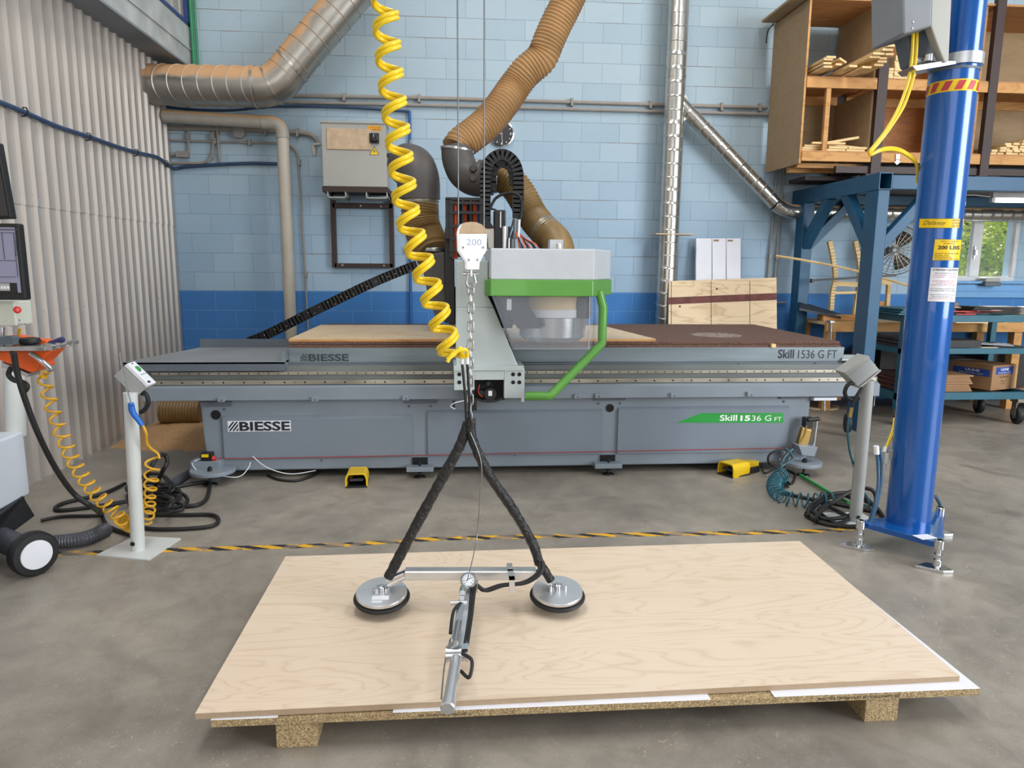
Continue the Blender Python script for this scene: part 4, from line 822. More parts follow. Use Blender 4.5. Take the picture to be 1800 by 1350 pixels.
# plywood on the table, wooden peg
pz = fz1+.0425
wl, wr = A(508, 597, 5.14).x, A(1152, 597, 5.14).x
pl2 = thing('plywood_sheet', 'pale plywood sheet lying on the brown machine table behind the head', 'plywood', ((wl+wr)/2, 5.7, pz))
MB().hexa([(wl, 5.13, pz), (wr, 5.13, pz), (wr-.16, 6.35, pz), (wl, 6.35, pz), (wl, 5.13, pz+.016), (wr, 5.13, pz+.016), (wr-.16, 6.35, pz+.016), (wl, 6.35, pz+.016)]).build('core', M['lumber'], pl2)
MB().hexa([(wl, 5.13, pz+.016), (wr, 5.13, pz+.016), (wr-.16, 6.35, pz+.016), (wl, 6.35, pz+.016), (wl, 5.13, pz+.018), (wr, 5.13, pz+.018), (wr-.16, 6.35, pz+.018), (wl, 6.35, pz+.018)]).build('face_veneer', M['ply2'], pl2)
c = A(1360, 606, 5.09); tag(MB().box(c.x-.016, c.x+.016, 5.085, 5.12, fz1+.0, fz1+.026).build('wood_peg', M['slat'], None, (c.x, 5.1, fz1)), 'tiny square wooden peg on the front edge of the machine table', 'peg')
# ================================================================== WALL SERVICES
def tube_thing(pts, r, m, name, label, cat, n=12, k=8, smoothc=True, group=None, rings=()):
    P = crv(pts, k) if smoothc else pts
    root = thing(name, label, cat, pts[0], group)
    MB().tube(P, r, n).build('run', m, root)
    for p, t in rings: p = Vector(p); t = Vector(t).normalized(); MB().tube([p-t*.018, p+t*.018], [r*1.28]*2, n).build('coupling', m, root)
    return root
def elbow(a, b, c, r, n=6):
    a, b, c = Vector(a), Vector(b), Vector(c); p = b+(a-b).normalized()*r; q = b+(c-b).normalized()*r
    return [p.lerp(b, t)*(1-t)+b.lerp(q, t)*t for t in [i/n for i in range(n+1)]]
def poly(pts, r, rad):
    P = [Vector(pts[0])]
    for i in range(1, len(pts)-1): P += elbow(pts[i-1], pts[i], pts[i+1], rad)
    P.append(Vector(pts[-1])); return MB().tube(P, r, 12)
# large spiral duct, upper left
DY = 7.45
dr = 31*DY/FPX
d1 = thing('spiral_duct', 'large sawdust coated galvanised spiral duct bending upward by the corrugated wall', 'duct', A(360, 152, DY))
a, b, c, d = A(268, 149, DY), A(425, 152, DY), A(462, 152, DY), A(478, 146, DY)
a.x = max(a.x, WX+.04)
hz_ = seamed([a, A(466, 153, DY)], dr, .135, slant=.45); hz_.build('straight_duct', M['galvd'], d1)
MB().tube(crv([A(452, 153, DY), A(472, 151, DY), A(490, 142, DY), A(503, 128, DY)], 6), dr*1.01, 36).build('elbow', M['galvd'], d1)
for p, q in ((A(447, 153, DY), A(452, 153, DY)), (A(476, 150, DY), A(479, 148.5, DY)), (A(512, 117, DY), A(515, 114, DY))): MB().tube([p, q], dr*1.05, 36).build('seam_ring', M['galv'], d1)
seamed([A(500, 131, DY), A(650, -48, DY)], dr*1.0, .15, slant=-.1).build('straight_duct', M['galvd'], d1)
MB().tube([a, a+Vector((.02, 0, 0))], dr*1.02, 30).build('wall_collar', M['galvd'], d1)
# vertical duct with branch
VY = 7.68
vx = A(1176, 400, VY).x; vr = .108
d2 = thing('spiral_duct', 'tall vertical galvanised spiral duct standing against the block wall with a branch', 'duct', (vx, VY, 0))
seamed([(vx, VY, .02), (vx, VY, 4.7)], vr, .135, slant=.25, h=.03).build('straight_duct', M['galv'], d2)
bp_ = A(1183, 412, VY); MB().box(bp_.x-.22, bp_.x+.20, VY-.13, VY+.1, bp_.z-.008, bp_.z+.004).build('blast_gate', M['dustw'], d2)
MB().tube([(vx, VY, A(1190, 136, VY).z-.01), (vx, VY, A(1190, 136, VY).z+.01)], vr*1.04, 32).build('seam_ring', M['galv'], d2)
br = .076
b0, b1, b2, b3 = A(1195, 182, VY), A(1362, 358, VY), A(1388, 372, VY), A(1425, 373, VY)
seamed([b0, b1], br, .115, slant=.1, h=.04).build('branch_duct', M['galv'], d2)
MB().tube([b0.lerp(b1, .13), b0.lerp(b1, .15)], br*1.07, 28).build('seam_ring', M['galv'], d2)
eb2 = crv([b1, A(1376, 367, VY), A(1392, 372, VY), b3], 6)
MB().tube(eb2, [br*(1.02+.03*(i % 3 == 0)) for i in range(len(eb2))], 28).build('elbow', M['galv'], d2)
seamed([b3+Vector((-.02, 0, 0)), Vector((A(1900, 380, VY).x, VY, b3.z))], br, .115, slant=.3, h=.04).build('horizontal_duct', M['galv'], d2)
rr_ = .05
MB().prism([Vector((vx+.08, VY-.03, b0.z+.13)), Vector((vx+.13, VY-.03, b0.z+.05)), Vector((vx+.13, VY-.03, b0.z-.16)), Vector((vx+.08, VY-.03, b0.z-.2))], (0, .06, 0)).build('saddle', M['galv'], d2)
# beige pvc pipe
PY = 7.62
pv = thing('dust_pipe', 'beige plastic pipe running from the corrugated wall and turning down behind the machine', 'pipe', A(497, 500, PY))
pp0, pp1, pp2 = A(287, 204, PY), A(470, 215, PY), A(497, 218, PY)
pp0.x = max(pp0.x, WX+.03)
MB().tube([pp0, pp1], .062, 24).build('straight_pipe', M['pvc'], pv)
MB().tube([A(461, 214.6, PY), pp1+Vector((.02, 0, 0))], .068, 24).build('socket', M['pvc'], pv)
ve = Vector((A(497, 240, PY).x, PY, A(497, 243, PY).z)); pvx = ve.x
MB().tube([pp1+Vector((.01, 0, 0))]+elbow(pp1, (ve.x, PY, pp1.z-.005), ve, .12)+[ve], .066, 24).build('elbow', M['pvc'], pv)
MB().tube([ve, (pvx, PY, .02)], .06, 24).build('straight_pipe', M['pvcplain'], pv)
# conduits
KY = WY-.03
def cd(pts, r, label, name='conduit', m='conduit', rad=.07, cl=(), group=None, cat='conduit', Y=KY):
    P = [A(x, y, Y) for x, y in pts]; root = thing(name, label, cat, P[0], group); poly(P, r, rad).build('run', M[m], root)
    for x, y in cl:
        c = A(x, y, Y); MB().box(c.x-.012, c.x+.012, Y-r-.008, WY, c.z-r-.02, c.z+r+.02).build('clamp', M['conduit'], root)
    return root
cd([(505, 168), (740, 172), (1190, 185), (1350, 189)], .019, 'upper of the two long grey conduits crossing the block wall behind the tan hose', rad=.02, cl=((605, 171), (737, 173), (1005, 180), (1143, 184), (1268, 188), (1335, 189)))
cd([(490, 179), (740, 185), (1190, 197), (1350, 201)], .016, 'lower of the two long grey conduits crossing the block wall behind the tan hose', rad=.02)
j = cd([(292, 225), (430, 228), (525, 233), (545, 236), (556, 244), (560, 252)], .022, 'dusty conduit with a junction fitting leading to the switch box', rad=.03, cl=((383, 228), (467, 231), (523, 233)))
c = A(422, 236, KY-.01); MB().prism([c+Vector(p) for p in ((-.055, 0, .06), (.055, 0, .06), (.055, 0, -.01), (.025, 0, -.045), (-.025, 0, -.045), (-.055, 0, -.01))], (0, -.05, 0)).build('junction_fitting', M['conduit'], j)
cd([(300, 247), (500, 252), (522, 262), (528, 330), (543, 600)], .011, 'thin grey conduit passing below the junction fitting and bending down the wall', rad=.08, cl=((378, 248), (439, 250), (526, 285), (538, 482)), Y=KY)
cd([(331, 180), (331, 270)], .012, 'short vertical conduit behind the beige pipe near the corrugated corner', cl=((331, 240),))
cd([(300, 287), (364, 287), (374, 275), (375, 215)], .013, 'conduit bending down left of the paired vertical clamps', rad=.09, cl=((373, 240),))
cd([(381, 218), (386, 285)], .014, 'short dark double conduit ending above the blue air line')
jb = A(322, 272, KY); tag(MB().box(jb.x-.12, jb.x-.04, KY-.02, WY, jb.z-.012, jb.z+.012).box(jb.x-.06, jb.x+.06, KY-.04, WY, jb.z-.03, jb.z+.03).build('conduit_box', M['conduit'], None, jb, .003), 'small dusty conduit box low beside the corrugated corner', 'box')
cd([(1378, 300), (1361, 500)], .014, 'vertical conduit nearer the blue steel post, right of its twin', rad=.05, cl=((1365, 452),))
cd([(1367, 300), (1349, 470), (1346, 500)], .018, 'right vertical conduit of the pair beside the blue steel post', rad=.05, cl=((1364, 452),)) if False else cd([(1366, 300), (1349, 500)], .014, 'vertical conduit left of its twin beside the blue steel post', rad=.05, cl=((1353, 452),))
cd([(1382, 532), (1360, 532)], .01, 'upper short conduit stub crossing behind the blue steel post', rad=.02)
# blue air lines
cable([AX(-40, 165, WX+.045), AX(0, 180, WX+.045), AX(40, 196, WX+.045), AX(100, 222, WX+.045), AX(155, 240, WX+.045), AX(200, 256, WX+.045), AX(240, 268, WX+.045), AX(275, 276, WX+.045), AX(290, 286, WX+.045), A(306, 296, WY-.04), A(330, 293, WY-.035), A(390, 289, WY-.03), A(440, 287, WY-.03), A(487, 288, WY-.03)], .017, M['bcable'], 'air_line', 'dark blue air line clipped along the corrugated wall and onto the block wall', 'hose')
for i, (x, y) in enumerate(((43, 196), (155, 240), (239, 268), (292, 287))):
    c = AX(x, y, WX+.045); tag(MB().tube([c+Vector((-.012, 0, 0)), c+Vector((-.006, 0, .027)), c+Vector((.014, 0, .024)), c+Vector((.024, 0, 0)), c+Vector((.014, 0, -.024)), c+Vector((-.006, 0, -.03)), c+Vector((-.02, 0, -.03))], .005, 6).build('pipe_clip', M['black'], None, c),
        ['black clip nearest the monitors on the wall air line', 'second black clip from the monitors on the wall air line', 'black clip midway down the air line near the corner', 'black clip on the air line at the corrugated corner'][i], 'clip')
cable([A(286, 187, WY-.05), A(330, 192, WY-.05), A(400, 194, WY-.04), A(460, 189, WY-.03), A(500, 187, WY-.03), A(600, 188, WY-.03), A(720, 196, WY-.03)], .014, M['bcable'], 'air_line', 'dark blue air line sagging under the large spiral duct to the blue riser', 'hose')
cd([(720, 195), (721, 330), (722, 600)], .015, 'bright blue air pipe riser between the switch box and the hose elbow', 'air_pipe', 'bpipe', cl=((722, 253), (717, 440)), cat='pipe')
cd([(506, 450), (510, 600)], .012, 'thin blue pipe just beside the lower beige pipe', 'air_pipe', 'bpipe', cat='pipe')
# clock
ck = thing('wall_clock', 'round dark faced wall clock partly covered by the tan hose', 'clock', A(882, 235, WY))
cc = A(882, 235, WY-.04); cr_ = 19.5*WY/FPX
MB().lathe([(cr_*1.06, -.038), (cr_*1.06, .004), (cr_*.97, .008), (cr_*.97, .004)], cc, (0, -1, 0), 40).build('rim', M['chrome'], ck)
MB().lathe([(cr_*.97, .0041), (cr_*.97, .0048)], cc, (0, -1, 0), 40).build('face', M['face'], ck)
cm = MB()
for h in range(12):
    a = 2*PI*h/12; d = Vector((math.sin(a), 0, math.cos(a)))
    if h not in (3, 6): cm.bar(cc+Vector((0, -.0056, 0))+d*cr_*.72, cc+Vector((0, -.0056, 0))+d*cr_*.88, .006, .001, (0, 1, 0))
cm.build('hour_marks', M['paper'], ck)
text('3', cc+Vector((cr_*.70, -.005, -.012)), .016, .026, ck, M['paper'], .02); text('6', cc+Vector((-.009, -.005, -cr_*.92)), .018, .026, ck, M['paper'], .02)
for nm, a, L, w in (('hour_hand', -92, .62, .006), ('minute_hand', 176, .80, .004), ('second_hand', 352, .35, .003)):
    d = Vector((math.sin(R(a)), 0, math.cos(R(a)))); MB().bar(cc+Vector((0, -.007, 0))-d*.01, cc+Vector((0, -.007, 0))+d*cr_*L, w, .001, (0, 1, 0)).build(nm, M['paper'], ck)
# electrical switch box
EY = 7.45
eb_ = thing('electrical_box', 'grey electrical switch box with dusty window plate on a dark wall bracket', 'electrical box', A(625, 330, EY))
ex0, ex1 = A(566, 270, EY).x, A(679, 270, EY).x; ez0, ez1 = A(623, 328, EY).z, A(623, 216, EY).z
MB().box(ex0, ex1, EY, EY+.30, ez0, ez1).build('body', M['boxg'], eb_, bevel=.006)
MB().box(ex0-.01, ex1+.008, EY-.012, EY+.31, ez1-.006, ez1+.012).build('lid', M['boxg'], eb_, bevel=.003)
dp = rbox(574, 652, 226, 263, EY-.012, EY); dp.build('window_plate', M['dustw'], eb_, bevel=.012)
kn = thing
k0 = A(658, 243, EY); ko = MB().box(k0.x-.046, k0.x+.046, EY-.02, EY, k0.z-.05, k0.z+.046).lathe([(.045, 0), (.045, .012), (.03, .02)], (k0.x, EY-.018, k0.z), (0, -1, 0), 28).build('switch_knob', M['black'], eb_)
MB().box(k0.x-.010, k0.x+.010, EY-.055, EY-.03, k0.z-.036, k0.z+.036).build('grip', M['dust_black'], ko, bevel=.003)
MB().box(k0.x-.002, k0.x+.002, EY-.057, EY-.055, k0.z, k0.z+.03).build('pointer', M['paper'], ko)
lb = rbox(646, 670, 221, 230, EY-.002, EY).build('warning_label', M['amber'], eb_)
text('A WARNING', (A(650, 228, EY).x, EY-.002, A(650, 228.5, EY).z), .11, .014, lb, M['maroon']); text('ELECTRIC SHOCK', (A(650, 228, EY).x, EY-.002, A(650, 228.5, EY).z+.022), .11, .010, lb, M['maroon'])
def tri(a, b, c, Y, t=.002): return [Vector((p.x, Y, p.z)) for p in (A(*a, Y), A(*b, Y), A(*c, Y))]
t1_ = MB().prism(tri((649.5, 272.5), (666.5, 272.5), (658, 257), EY), (0, -.002, 0)).build('hazard_triangle', M['ink'], eb_)
MB().prism(tri((650.8, 271.8), (665.2, 271.8), (658, 258.6), EY-.002), (0, -.001, 0)).build('triangle_face', M['lyel'], t1_)
MB().prism([A(x, y, EY-.0032) for x, y in ((658.6, 261), (656, 266), (658, 265.6), (657.2, 270), (660, 264.8), (658.2, 265))], (0, -.001, 0)).build('lightning_mark', M['ink'], t1_)
MB().box(ex0-.01, ex1+.01, EY-.0, EY+.33, ez0-.055, ez0).build('bracket_shelf', M['brown'], eb_, bevel=.003)
for x0, x1 in ((575, 608), (643, 681)):
    a, b = A(x0, 340, EY).x, A(x1, 340, EY).x; z0 = A(600, 348, EY).z
    MB().box(a, b, EY, EY+.3, z0, z0+.012).box(a, a+.01, EY, EY+.3, z0, ez0-.05).box(b-.01, b, EY, EY+.3, z0, ez0-.05).build('channel', M['boxg'], eb_, bevel=.002)
bk = MB(); f0, f1 = A(583, 410, WY-.06).x, A(690, 410, WY-.06).x
FYb = WY-.07
for x0, x1, y0, y1 in ((582, 590, 345, 470), (684, 692, 345, 470), (584, 690, 357, 366), (588, 691, 463, 471)): rbox(x0, x1, y0, y1, FYb, WY, bk)
bko = bk.build('bracket_frame', M['brown'], eb_, bevel=.003)
for x in (584, 688): MB().bar(A(x, 356, FYb)+Vector((0, -.02, .04)), Vector((A(x-6 if x < 600 else x-2, 340, EY).x, EY+.03, ez0-.05)), .03, .03).build('strut', M['brown'], eb_)
for x, y in ((602, 466), (675, 467), (634, 362), (670, 363)): MB().lathe([(.011, 0), (.009, .006)], A(x, y, FYb), (0, -1, 0), 10).build('bolt', M['rail'], bko)
MB().tube(crv([A(679, 273, EY+.1), A(688, 273, EY+.1), A(697, 274, EY+.1), A(710, 279, EY+.05), A(722, 285, EY)], 6), .014, 10).lathe([(.022, 0), (.022, .05)], A(681, 273, EY+.1), (1, 0, 0), 12).build('outgoing_cable', M['rubber'], eb_)
MB().lathe([(.025, 0), (.028, .06), (.02, .1)], A(552, 256, EY+.15), (0, 0, -1), 14).cyl(A(552, 254, EY+.12), A(566, 253, EY+.12), .014).build('cable_gland', M['boxg'], eb_)
# ================================================================== LEANING SHEETS BEHIND THE MACHINE
wp = thing('leaning_plywood', 'knotty plywood panel with a dark maroon band leaning behind the machine', 'plywood', A(1270, 560, 7.35))
wpY = 7.35
P_ = [A(1174, 640, wpY-.1), A(1366, 640, wpY-.1), A(1365, 488, wpY+.2)]; P_.append(None); P_[3] = None
_n = (P_[1]-P_[0]).cross(P_[2]-P_[1]); _d = ray(1176, 494); P_[3] = Vector((0, 0, H))+_d*((P_[0]-Vector((0, 0, H))).dot(_n)/_d.dot(_n))
MB().prism(P_, (0, .015, 0)).build('sheet', M['ply2'], wp)
def on(x, y): # point on the leaning panel front
    nn = (P_[1]-P_[0]).cross(P_[2]-P_[1]); d = ray(x, y); o = Vector((0, 0, H)); return o+d*((P_[0]-o).dot(nn)/d.dot(nn))
MB().prism([on(1174, 535)+Vector((0, -.004, 0)), on(1365, 527)+Vector((0, -.004, 0)), on(1365, 515)+Vector((0, -.004, 0)), on(1174, 523)+Vector((0, -.004, 0))], (0, .006, 0)).build('painted_band', M['maroon'], wp)
kb = MB()
for x, y in ((1260, 508), (1195, 539)): c = on(x, y); kb.lathe([(.012, 0), (.002, .003)], c+Vector((0, -.002, 0)), (0, -1, 0), 10)
kb.build('knots', M['maroon'], wp)
for x in (1180, 1250, 1318): MB().bar(on(x, 570)+Vector((0, -.004, 0)), on(x, 494)+Vector((0, -.004, 0)), .003, .003, (0, 1, 0)).build('pencil_line', M['brown'], wp)
for i, (x0, x1, y0) in enumerate(((1224, 1251, 419), (1252, 1276, 419), (1277, 1302, 419))):
    wY = 7.68-.0*i; t = thing('white_board', ['white narrow board leaning on the wall nearest the vertical duct', 'middle white narrow board leaning above the knotty panel', 'white narrow board nearest the conduits of the three leaning'][i], 'board', A((x0+x1)/2, 500, wY))
    MB().prism([A(x0+1, 640, wY-.1), A(x1, 640, wY-.1), A(x1, y0, wY+.12), A(x0, y0, wY+.12)], (0, .02, 0)).build('board', M['white'], t, bevel=.002)
    if i: MB().box(A(x0+9, 423, wY).x, A(x0+18, 423, wY).x, wY+.108, wY+.112, A(1260, 423, wY).z, A(1260, 420.5, wY).z).build('sticker', M['cardboard'], t)
tag(MB().prism([A(1222, 640, 7.6), A(1229, 640, 7.6), A(1229, 421, 7.76), A(1224, 421, 7.76)], (0, .04, 0)).build('white_board', M['white'], None, A(1225, 600, 7.6)), 'edge of a fourth white board tucked beside the leaning three', 'board')
# ================================================================== LEFT POST, AIR GUN, PEDALS
def post(base, top, r_, m, label, br_, box_pts, seed):
    t = thing('control_stand', label, 'stand', base)
    return t
lb_ = G(243, 966, 0.006)
st = thing('control_stand', 'white floor stand with a tilted control box by the corrugated wall', 'stand', (lb_.x, lb_.y, 0))
bp4 = [G(170, 977, 0), G(262, 986, 0), G(318, 948, 0), G(237, 944, 0)]
MB().prism([Vector((p.x, p.y, .0)) for p in bp4], (0, 0, .007)).build('base_plate', M['stand'], st)
tp4 = A(229, 690, lb_.y+.0)
MB().cyl((lb_.x, lb_.y, .006), (tp4.x-.0, lb_.y, tp4.z), .034, 28).build('pole', M['stand'], st)
MB().lathe([(.012, 0), (.012, .002)], (A(238, 952, lb_.y).x, lb_.y-.034, A(238, 952, lb_.y).z), (0, -1, 0), 14).build('cable_hole', M['dark'], st)
# tilted box: lid faces up to the right
u = (A(269, 673, 3.74)-A(232, 637, 3.74)).normalized(); Yv = Vector((0, 1, 0)); nrm = Yv.cross(u); nrm = -nrm if nrm.z < 0 else nrm
def tbox(c, L, Dp, t, mname, nm, par, off=0., bev=.004):
    mb = MB(); c = Vector(c)+nrm*off; pts = []
    for z in (-t/2, t/2):
        for (a, b) in ((-L/2, -Dp/2), (L/2, -Dp/2), (L/2, Dp/2), (-L/2, Dp/2)): pts.append(c+u*a+Yv*b+nrm*z)
    return mb.hexa(pts).build(nm, M[mname], par, bevel=bev)
def tr(a, b, d=0.): return lidc+u*a+Yv*b+nrm*d
lidc = A(247, 658, 3.78); 
box = tbox(lidc, .150, .085, .075, 'standg', 'control_box', st, -.05)
lid = tbox(lidc, .152, .088, .022, 'paper', 'lid', box, 0.)
for a_, s_ in ((-.062, .008), (.062, .0)): pass
gbn = MB().lathe([(.015, 0), (.015, .006), (.012, .008)], tr(-.028, 0, .011), nrm, 20).build('green_button', M['decal'], lid)
MB().lathe([(.019, 0), (.018, .003)], tr(-.028, 0, .010), nrm, 20).build('button_ring', M['steel'], lid)
mk = MB()
for k in range(5): mk.obox(tr(.008, -.024+k*.012, .0115), (.003, .007, .001), Matrix((u, Yv, nrm)).transposed())
mk.obox(tr(.058, -.02, .0115), (.012, .03, .001), Matrix((u, Yv, nrm)).transposed()); mk.obox(tr(-.066, -.0, .0115), (.006, .016, .001), Matrix((u, Yv, nrm)).transposed())
mk.build('printed_marks', M['ink'], lid)
pb_ = MB().prism([A(203, 661, 3.80), A(232, 690, 3.80), A(236, 640, 3.80), A(222, 640, 3.80)], (0, .012, 0)).build('mounting_plate', M['boxg'], st)
MB().tube(crv([A(250, 690, 3.76), A(258, 695, 3.74), A(260, 710, 3.74), A(252, 722, 3.75), A(240, 726, 3.76)], 8), .0115, 12).build('box_cable', M['rubber'], st)
MB().tube([A(244, 684, 3.76), A(254, 693, 3.76)], [.016, .014], 12).build('cable_gland', M['black'], st)
ag = thing('air_blow_gun', 'blue air blow gun with a long thin nozzle hooked on the white stand', 'air gun', A(240, 730, 3.66))
GYa = 3.66
MB().tube([A(211, 620, GYa), A(214, 642, GYa), A(222, 680, GYa), A(231, 712, GYa)], .0035, 8).build('nozzle_tube', M['chrome'], ag)
MB().tube(crv([A(230, 708, GYa), A(233, 724, GYa), A(243, 738, GYa), A(250, 748, GYa)], 6), [.013, .014, .015, .016, .016, .016, .015, .015, .015, .015, .014, .014, .013, .013, .013, .013, .012, .012, .012], 12).build('handle', M['blue'], ag)
MB().bar(A(231, 710, GYa)+Vector((-.0, -.012, 0)), A(236, 712, GYa)+Vector((0, -.016, 0)), .016, .012).build('trigger', M['blue'], ag)
ly2 = 3.72
hs = thing('coiled_air_hose', 'yellow coiled hose hanging from the blue air gun beside the white stand', 'hose', G(262, 930, 0))
MB().tube(crv([A(251, 748, GYa), A(257, 762, GYa), A(258, 778, GYa+.02), A(266, 789, GYa+.04), A(277, 797, GYa+.06), A(280, 806, GYa+.06)], 8), .0068, 10).build('hose_lead', M['yellow2'], hs)
helix([A(268, 800, 3.74), A(267, 830, 3.74), A(264, 860, 3.76), A(262, 890, 3.80), A(256, 914, 3.86)], lambda s: .030+.004*math.sin(9*s), 8, .0064, 10, phase=0, sgn=-1, per=26, taper=lambda s: s**.85).build('hose_coil', M['yellow2'], hs)
# yellow coil of the hand held tool going down to the floor
h2 = thing('coiled_air_hose', 'yellow coiled hose stretching from the orange tool down to the floor pile', 'hose', G(225, 925, 0.02))
helix([A(74, 650, 3.45), A(84, 690, 3.47), A(104, 752, 3.5), A(130, 812, 3.56), A(160, 858, 3.62), A(190, 890, 3.68), A(215, 914, 3.72), G(232, 928, .035)], lambda s: .026+.006*math.sin(3*s), 27, .0058, 10, phase=1.2, sgn=-1, per=24, taper=lambda s: 1-(1-s)**1.55).build('hose_coil', M['yellow2'], h2)
MB().tube(crv([A(68, 645, 3.4), A(69, 655, 3.42), A(76, 664, 3.44), A(84, 662, 3.45)], 6), .0058, 8).build('hose_lead', M['yellow2'], h2)
# black cables left
def fl(x, y, z=.014): return G(x, y, z)
cable([A(24, 620, 3.1), A(30, 655, 3.12), A(44, 702, 3.15), A(66, 760, 3.2), A(96, 820, 3.3), A(130, 868, 3.42), A(165, 893, 3.5), fl(178, 905), fl(190, 925), fl(230, 940)], .0125, M['rubber'], 'power_cable', 'thick black cable dropping from the tool tray down to the floor')
cable([fl(72, 915), fl(110, 908), fl(175, 906), fl(176, 900), fl(180, 893, .03), fl(210, 885, .04), fl(250, 878, .04), fl(300, 880, .03), fl(322, 893, .02), fl(300, 900), fl(270, 905)], .0105, M['rubber'], 'power_cable', 'black cable running from beside the trolley wheel into the pile')
cable([fl(262, 905), fl(330, 905), fl(372, 905), fl(384, 914), fl(370, 925), fl(310, 930), fl(255, 928), fl(225, 915)], .0115, M['rubber'], 'power_cable', 'black cable loop reaching farthest toward the machine from the floor pile')
cable([fl(220, 850, .02), fl(180, 868, .015), fl(120, 882), fl(98, 892), fl(108, 897), fl(170, 890), fl(230, 880, .03)], .0125, M['rubber'], 'power_cable', 'black cable loop lying widest toward the corrugated wall')
cable([fl(250, 860, .10), A(262, 828, 4.1), A(278, 802, 4.15), A(290, 800, 4.2), A(294, 812, 4.2), A(286, 828, 4.2), fl(270, 860, .08)], .0125, M['rubber'], 'power_cable', 'black cable arching up highest out of the floor pile')
rr_ = random.Random(21)
for k in range(7):
    cx_, cy_ = rr_.uniform(262, 298), rr_.uniform(845, 885); w, h_ = rr_.uniform(26, 50), rr_.uniform(10, 22); ph_ = rr_.uniform(0, 6); q = []
    for i in range(12):
        a = ph_+i*PI/4.2; q.append(fl(cx_+w*math.cos(a)*(1+.1*math.sin(i)), cy_+h_*math.sin(a), .015+.018*k*(.6+.4*math.sin(i*1.3))))
    cable(q, .011, M['rubber'], 'power_cable', 'black cable coiled in the tangled pile behind the white stand', group='tangled black cables behind the white stand')
cable([fl(318, 890), fl(345, 888), fl(362, 878), fl(368, 858), fl(366, 848), fl(340, 850), fl(300, 858)], .0125, M['rubber'], 'power_cable', 'black cable curving past the machine foot into the pile')
cable([G(300, 852, .03), G(330, 833, .03), G(352, 822, .03), G(380, 812, .03)], .028, M['ghose'], 'drain_hose', 'thick dark hose leaving the pile underneath the machine')
cable([G(470, 835, .01), G(490, 843, .01), G(520, 845, .01), G(545, 838, .01), G(562, 830, .01)], .009, M['rubber'], 'power_cable', 'short black cable sagging under the machine base')
tag(ribbed([G(60, 955, .05), G(100, 953, .045), G(150, 946, .04), G(188, 930, .035)], .036, .013, .09, 20).build('corrugated_hose', M['ghose'], None, G(60, 955, 0)), 'grey corrugated hose lying on the floor beside the trolley wheel', 'hose')
# floor hose and sawdust
tag(ribbed([G(286, 722, .16), G(320, 722, .16), G(358, 722, .16)], .115, .028, .06, 30).build('flexible_hose', M['hose2'], None, G(290, 725, 0)), 'brown ribbed hose end lying in the sawdust beside the machine base', 'hose')
sd = MB(); nx, ny = 40, 30; sx0, sx1, sy0, sy1 = -2.84, -1.3, 5.75, 7.8; rr_ = random.Random(5); vs = []
from mathutils import noise as mn
for j_ in range(ny+1):
    for i_ in range(nx+1):
        x = sx0+(sx1-sx0)*i_/nx; y = sy0+(sy1-sy0)*j_/ny; e0 = min(i_+3, (nx-i_))/nx*2.5; e1 = min(j_, ny-j_)/ny*2.6
        vs.append((x, y, max(-.004, .13*min(1, e0)*min(1, e1)*(.7+.6*mn.noise(Vector((x*2.2, y*2.2, 0))))+.01*mn.noise(Vector((x*14, y*14, 1)))-.006)))
sd.add(vs, [(j_*(nx+1)+i_, j_*(nx+1)+i_+1, (j_+1)*(nx+1)+i_+1, (j_+1)*(nx+1)+i_) for j_ in range(ny) for i_ in range(nx)], True)
tag(sd.build('sawdust', M['sawdust'], None, (-2.2, 6, 0)), 'drift of tan sawdust heaped on the floor in the corner behind the machine', 'sawdust', kind='stuff')
# pedals
def pedal(c, w, yaw, label):
    t = thing('foot_pedal', label, 'pedal', c); rz = Matrix.Rotation(yaw, 3, 'Z'); prof = []
    for k in range(13):
        a = PI*k/12; prof.append((-w/2*math.cos(a)*(1 if abs(math.cos(a)) < .98 else 1), .0+.055+.045*min(1, 1.6*math.sin(a))))
    prof = [(-w/2, 0)]+prof+[(w/2, 0)]; inn = [(x*.86, z*.90) for x, z in prof]; mb = MB(); n = len(prof); vs = []
    for y, s_ in ((-.09, 1), (.09, .94)):
        for x, z in prof: vs.append(Vector(c)+rz@Vector((x*s_, y, z*s_)))
        for x, z in inn: vs.append(Vector(c)+rz@Vector((x*s_, y, z*s_)))
    fs = []
    for i in range(n-1):
        fs += [(i, 2*n+i, 2*n+i+1, i+1), (n+i, n+i+1, 3*n+i+1, 3*n+i), (i, i+1, n+i+1, n+i)]
    fs.append(tuple(range(2*n, 3*n))); mb.add(vs, fs); mb.build('guard', M['yel'], t, bevel=.002)
    def ob(cc, sz, nm, m, rx=0): return MB().obox(Vector(c)+rz@Vector(cc), sz, rz@Matrix.Rotation(rx, 3, 'X')).build(nm, M[m], t, bevel=.003)
    ob((0, 0, .006), (w*.98, .19, .012), 'base', 'black'); ob((0, -.01, .035), (w*.62, .12, .02), 'treadle', 'dust_black', R(-14))
    return t, ob
p1 = G(626, 856, 0); t, ob = pedal((p1.x, p1.y+.07, 0), .150, R(3), 'yellow foot pedal with its open black mouth facing the lifter')
ob((0, .13, .035), (.08, .09, .06), 'terminal_box', 'black')
p2 = G(1288, 838, 0); t, ob = pedal((p2.x+.03, p2.y+.06, 0), .150, R(-62), 'yellow foot pedal turned sideways near the teal coil hose')
ob((0, .15, .045), (.10, .13, .075), 'terminal_box', 'yel'); ob((.012, .16, .025), (.102, .10, .045), 'terminal_base', 'black')
cable([Vector((p2.x+.28, p2.y+.15, .03)), G(1345, 832, .03), G(1365, 822, .05)], .008, M['rubber'], 'power_cable', 'short black cable leaving the sideways yellow foot pedal')
